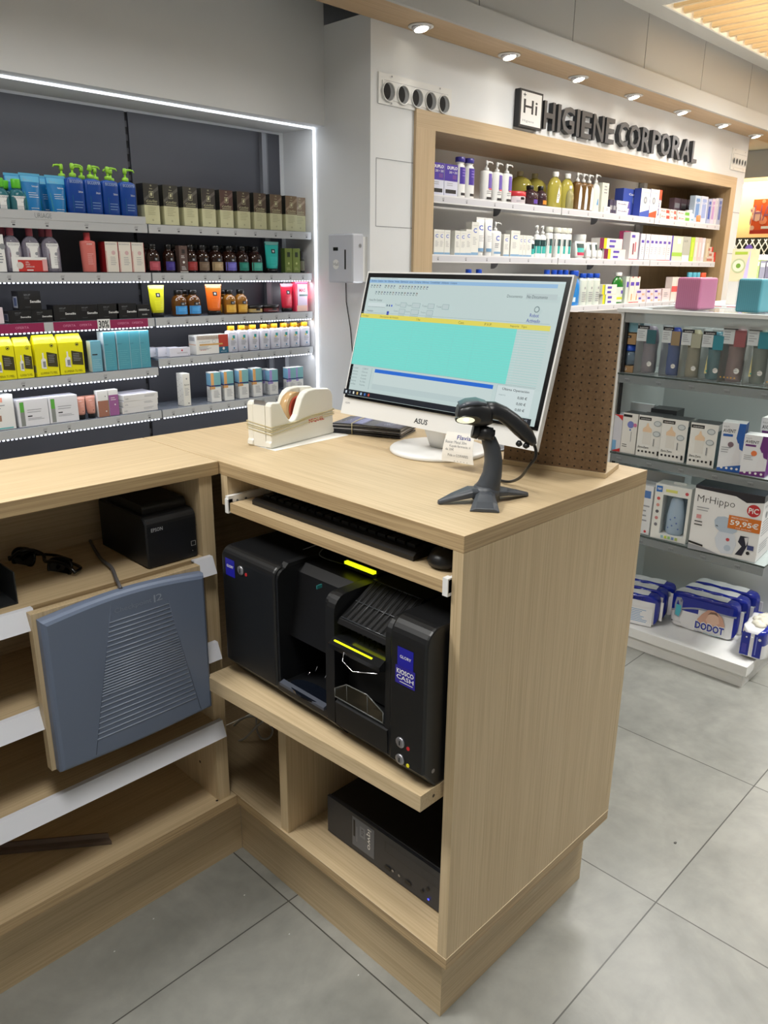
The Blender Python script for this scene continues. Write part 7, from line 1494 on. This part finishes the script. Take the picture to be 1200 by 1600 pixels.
# round sign on a post
mb = MB(); a0 = solve_u(1165, 'x', XH+.5, 1.55); a1 = solve_u(1180, 'x', XH+.5, 1.55); yc = (a0+a1)/2; r = abs(a0-a1)/2; zc = solve_v(395, XH+.5, yc)
n = 28
def disc(mb, x, y, zc, r, m, e): mb.loft([[(xx, y+r*cos(2*pi*k/n), zc+1.7*r*sin(2*pi*k/n)) for k in range(n)] for xx in (x-e, x-e-.001)], m)
g = empty('round_sign', (XH+.5, yc, 1.2065), 0, 'purple and white oval sign with a letter, right of leaf-emblem display', 'sign')
mb = MB(); disc(mb, XH+.5, yc, zc, r, C((110, 84, 160)), 0); ch(mb, 'sign_plate', g)
mb = MB(); F = flat(mb, (XH+.498, yc+r, zc-1.7*r), (0, -1, 0), (0, 0, 1), 2*r, 3.4*r); F.text('R', .3, .75, .35, .68, PW_, .03); ch(mb, 'sign_letter_face', g)
mb = MB(); mb.box(XH+.50, XH+.51, yc-.01, yc+.01, 1.2065, zc-1.6*r, WHITEM); ch(mb, 'sign_post', g)
# lit header box over small cartons
a0, a1 = solve_u(1170, 'x', XH+.6, 1.5), solve_u(1230, 'x', XH+.6, 1.5)
mb = MB(); zt, zbm = solve_v(398, XH+.6, a0), solve_v(418, XH+.6, a0); mb.box(XH+.6, XH+.9, a1, a0, zbm, zt, mat('lit_header', (246, 240, 248), .5, emit=.9)); mb.box(XH+.6, XH+.9, a1, a1+.02, 1.2065, zbm, WHITEM); mb.box(XH+.6, XH+.9, a0-.02, a0, 1.2065, zbm, WHITEM); mb.box(XH+.88, XH+.9, a1, a0, 1.2065, zbm, C((190, 186, 200)))
tag(mb.build('lit_display_case'), 'small lit white display case behind the gondola at right', 'display case')
# far room: warm light box wall with an orange poster, dark lattice below
XF = 8.6
def fy(u, zz=1.8): return solve_u(u, 'x', XF, zz)
y0, y1 = fy(1150), -1.2
zc1, zc2, zp0, zp1, zl = solve_v(277, XF, fy(1180)), solve_v(300, XF, fy(1180)), solve_v(360, XF, fy(1180)), solve_v(310, XF, fy(1180)), solve_v(362, XF, fy(1180))
mb = MB(); mb.box(XF+.3, XF+.35, y1, 5.2, 0, 2.7, mat('far_wall_warm', (236, 206, 150), .6)); struct(mb, 'wall_far')
mb = MB(); mb.box(XF-.02, XF+.30, y1, 5.2, zc1, 2.7, WALL); struct(mb, 'trim_6')
area('far_room_light', (XF+.05, 2.2, zc1-.04), (.2, 4.4), 75, (1, .86, .60), (0, radians(-25), 0))
mb = MB(); mb.box(XF, XF+.03, y1, 5.1, zc1-.10, zc1-.04, mat('far_tube_glow', (255, 236, 190), .5, emit=2.0)); tag(mb.build('light_tube'), 'bright warm light strip over the orange poster in the far room', 'light strip')
yp0, yp1 = fy(1166), -1.0
g = empty('orange_poster', (XF+.1, yp0, zp0), 0, 'large orange poster with letters in the far room at right', 'poster')
mb = MB(); mb.box(XF+.1, XF+.13, yp1, yp0, zp0, zp1, C((226, 92, 44))); ch(mb, 'poster_sheet', g)
W_ = yp0-yp1; mb = MB(); F = flat(mb, (XF+.1, yp0, zp0), (0, -1, 0), (0, 0, 1), W_, zp1-zp0)
fx = lambda u: (yp0-fy(u))/W_
rnd = random.Random(5)
for k in range(26): F.circle(rnd.uniform(0, .5), rnd.uniform(.05, .95), rnd.uniform(.02, .06), C((240, 150, 110) if k % 2 else (236, 190, 170)), 8)
F.text('¡HA', fx(1164), fx(1196), .18, .82, C((150, 96, 130)), -.01); F.rect(0, .8, -.10, .02, C((190, 60, 44))); F.rect(.03, .12, .06, .14, PW_)
ch(mb, 'poster_print', g)
mb = MB(); mb.box(XF+.05, XF+.09, y1, 5.1, .9, zl-.06, C((70, 74, 66), .5))
for k in range(90):
    yy = y1+.07*k
    if yy > 4.6: break
    mb.tube([(XF+.03, yy, .95), (XF+.03, yy+.45, zl-.08)], .007, WHITEM, n=4); mb.tube([(XF+.028, yy+.45, .95), (XF+.028, yy, zl-.08)], .007, WHITEM, n=4)
tag(mb.build('lattice_panel'), 'white lattice over dark panel below the orange poster', 'lattice')
# bits of white debris on the floor
for k, (u, v) in enumerate(((382, 1399), (240, 1436), (179, 1487), (452, 1460), (560, 1524), (1055, 1317))):
    p = at(u, v, 'z', 0); mb = MB(); mb.lathe([(.6, 0), (1, .0006), (.5, .0016)], PW_ if k < 5 else C((90, 88, 84)), rx=.0022 if k < 5 else .005, ry=.0015 if k < 5 else .0035, n=7)
    tag(mb.build('floor_crumb', loc=(p[0], p[1], .0002)), 'tiny %s on the grey floor tiles, %s' % ('white crumb' if k < 5 else 'dark speck', ('nearest the cabinet corner', 'left of the cabinet corner', 'leftmost', 'right of the tile joint', 'nearest the plinth corner', 'right of the counter')[k]), 'crumb', 'crumbs on the floor')
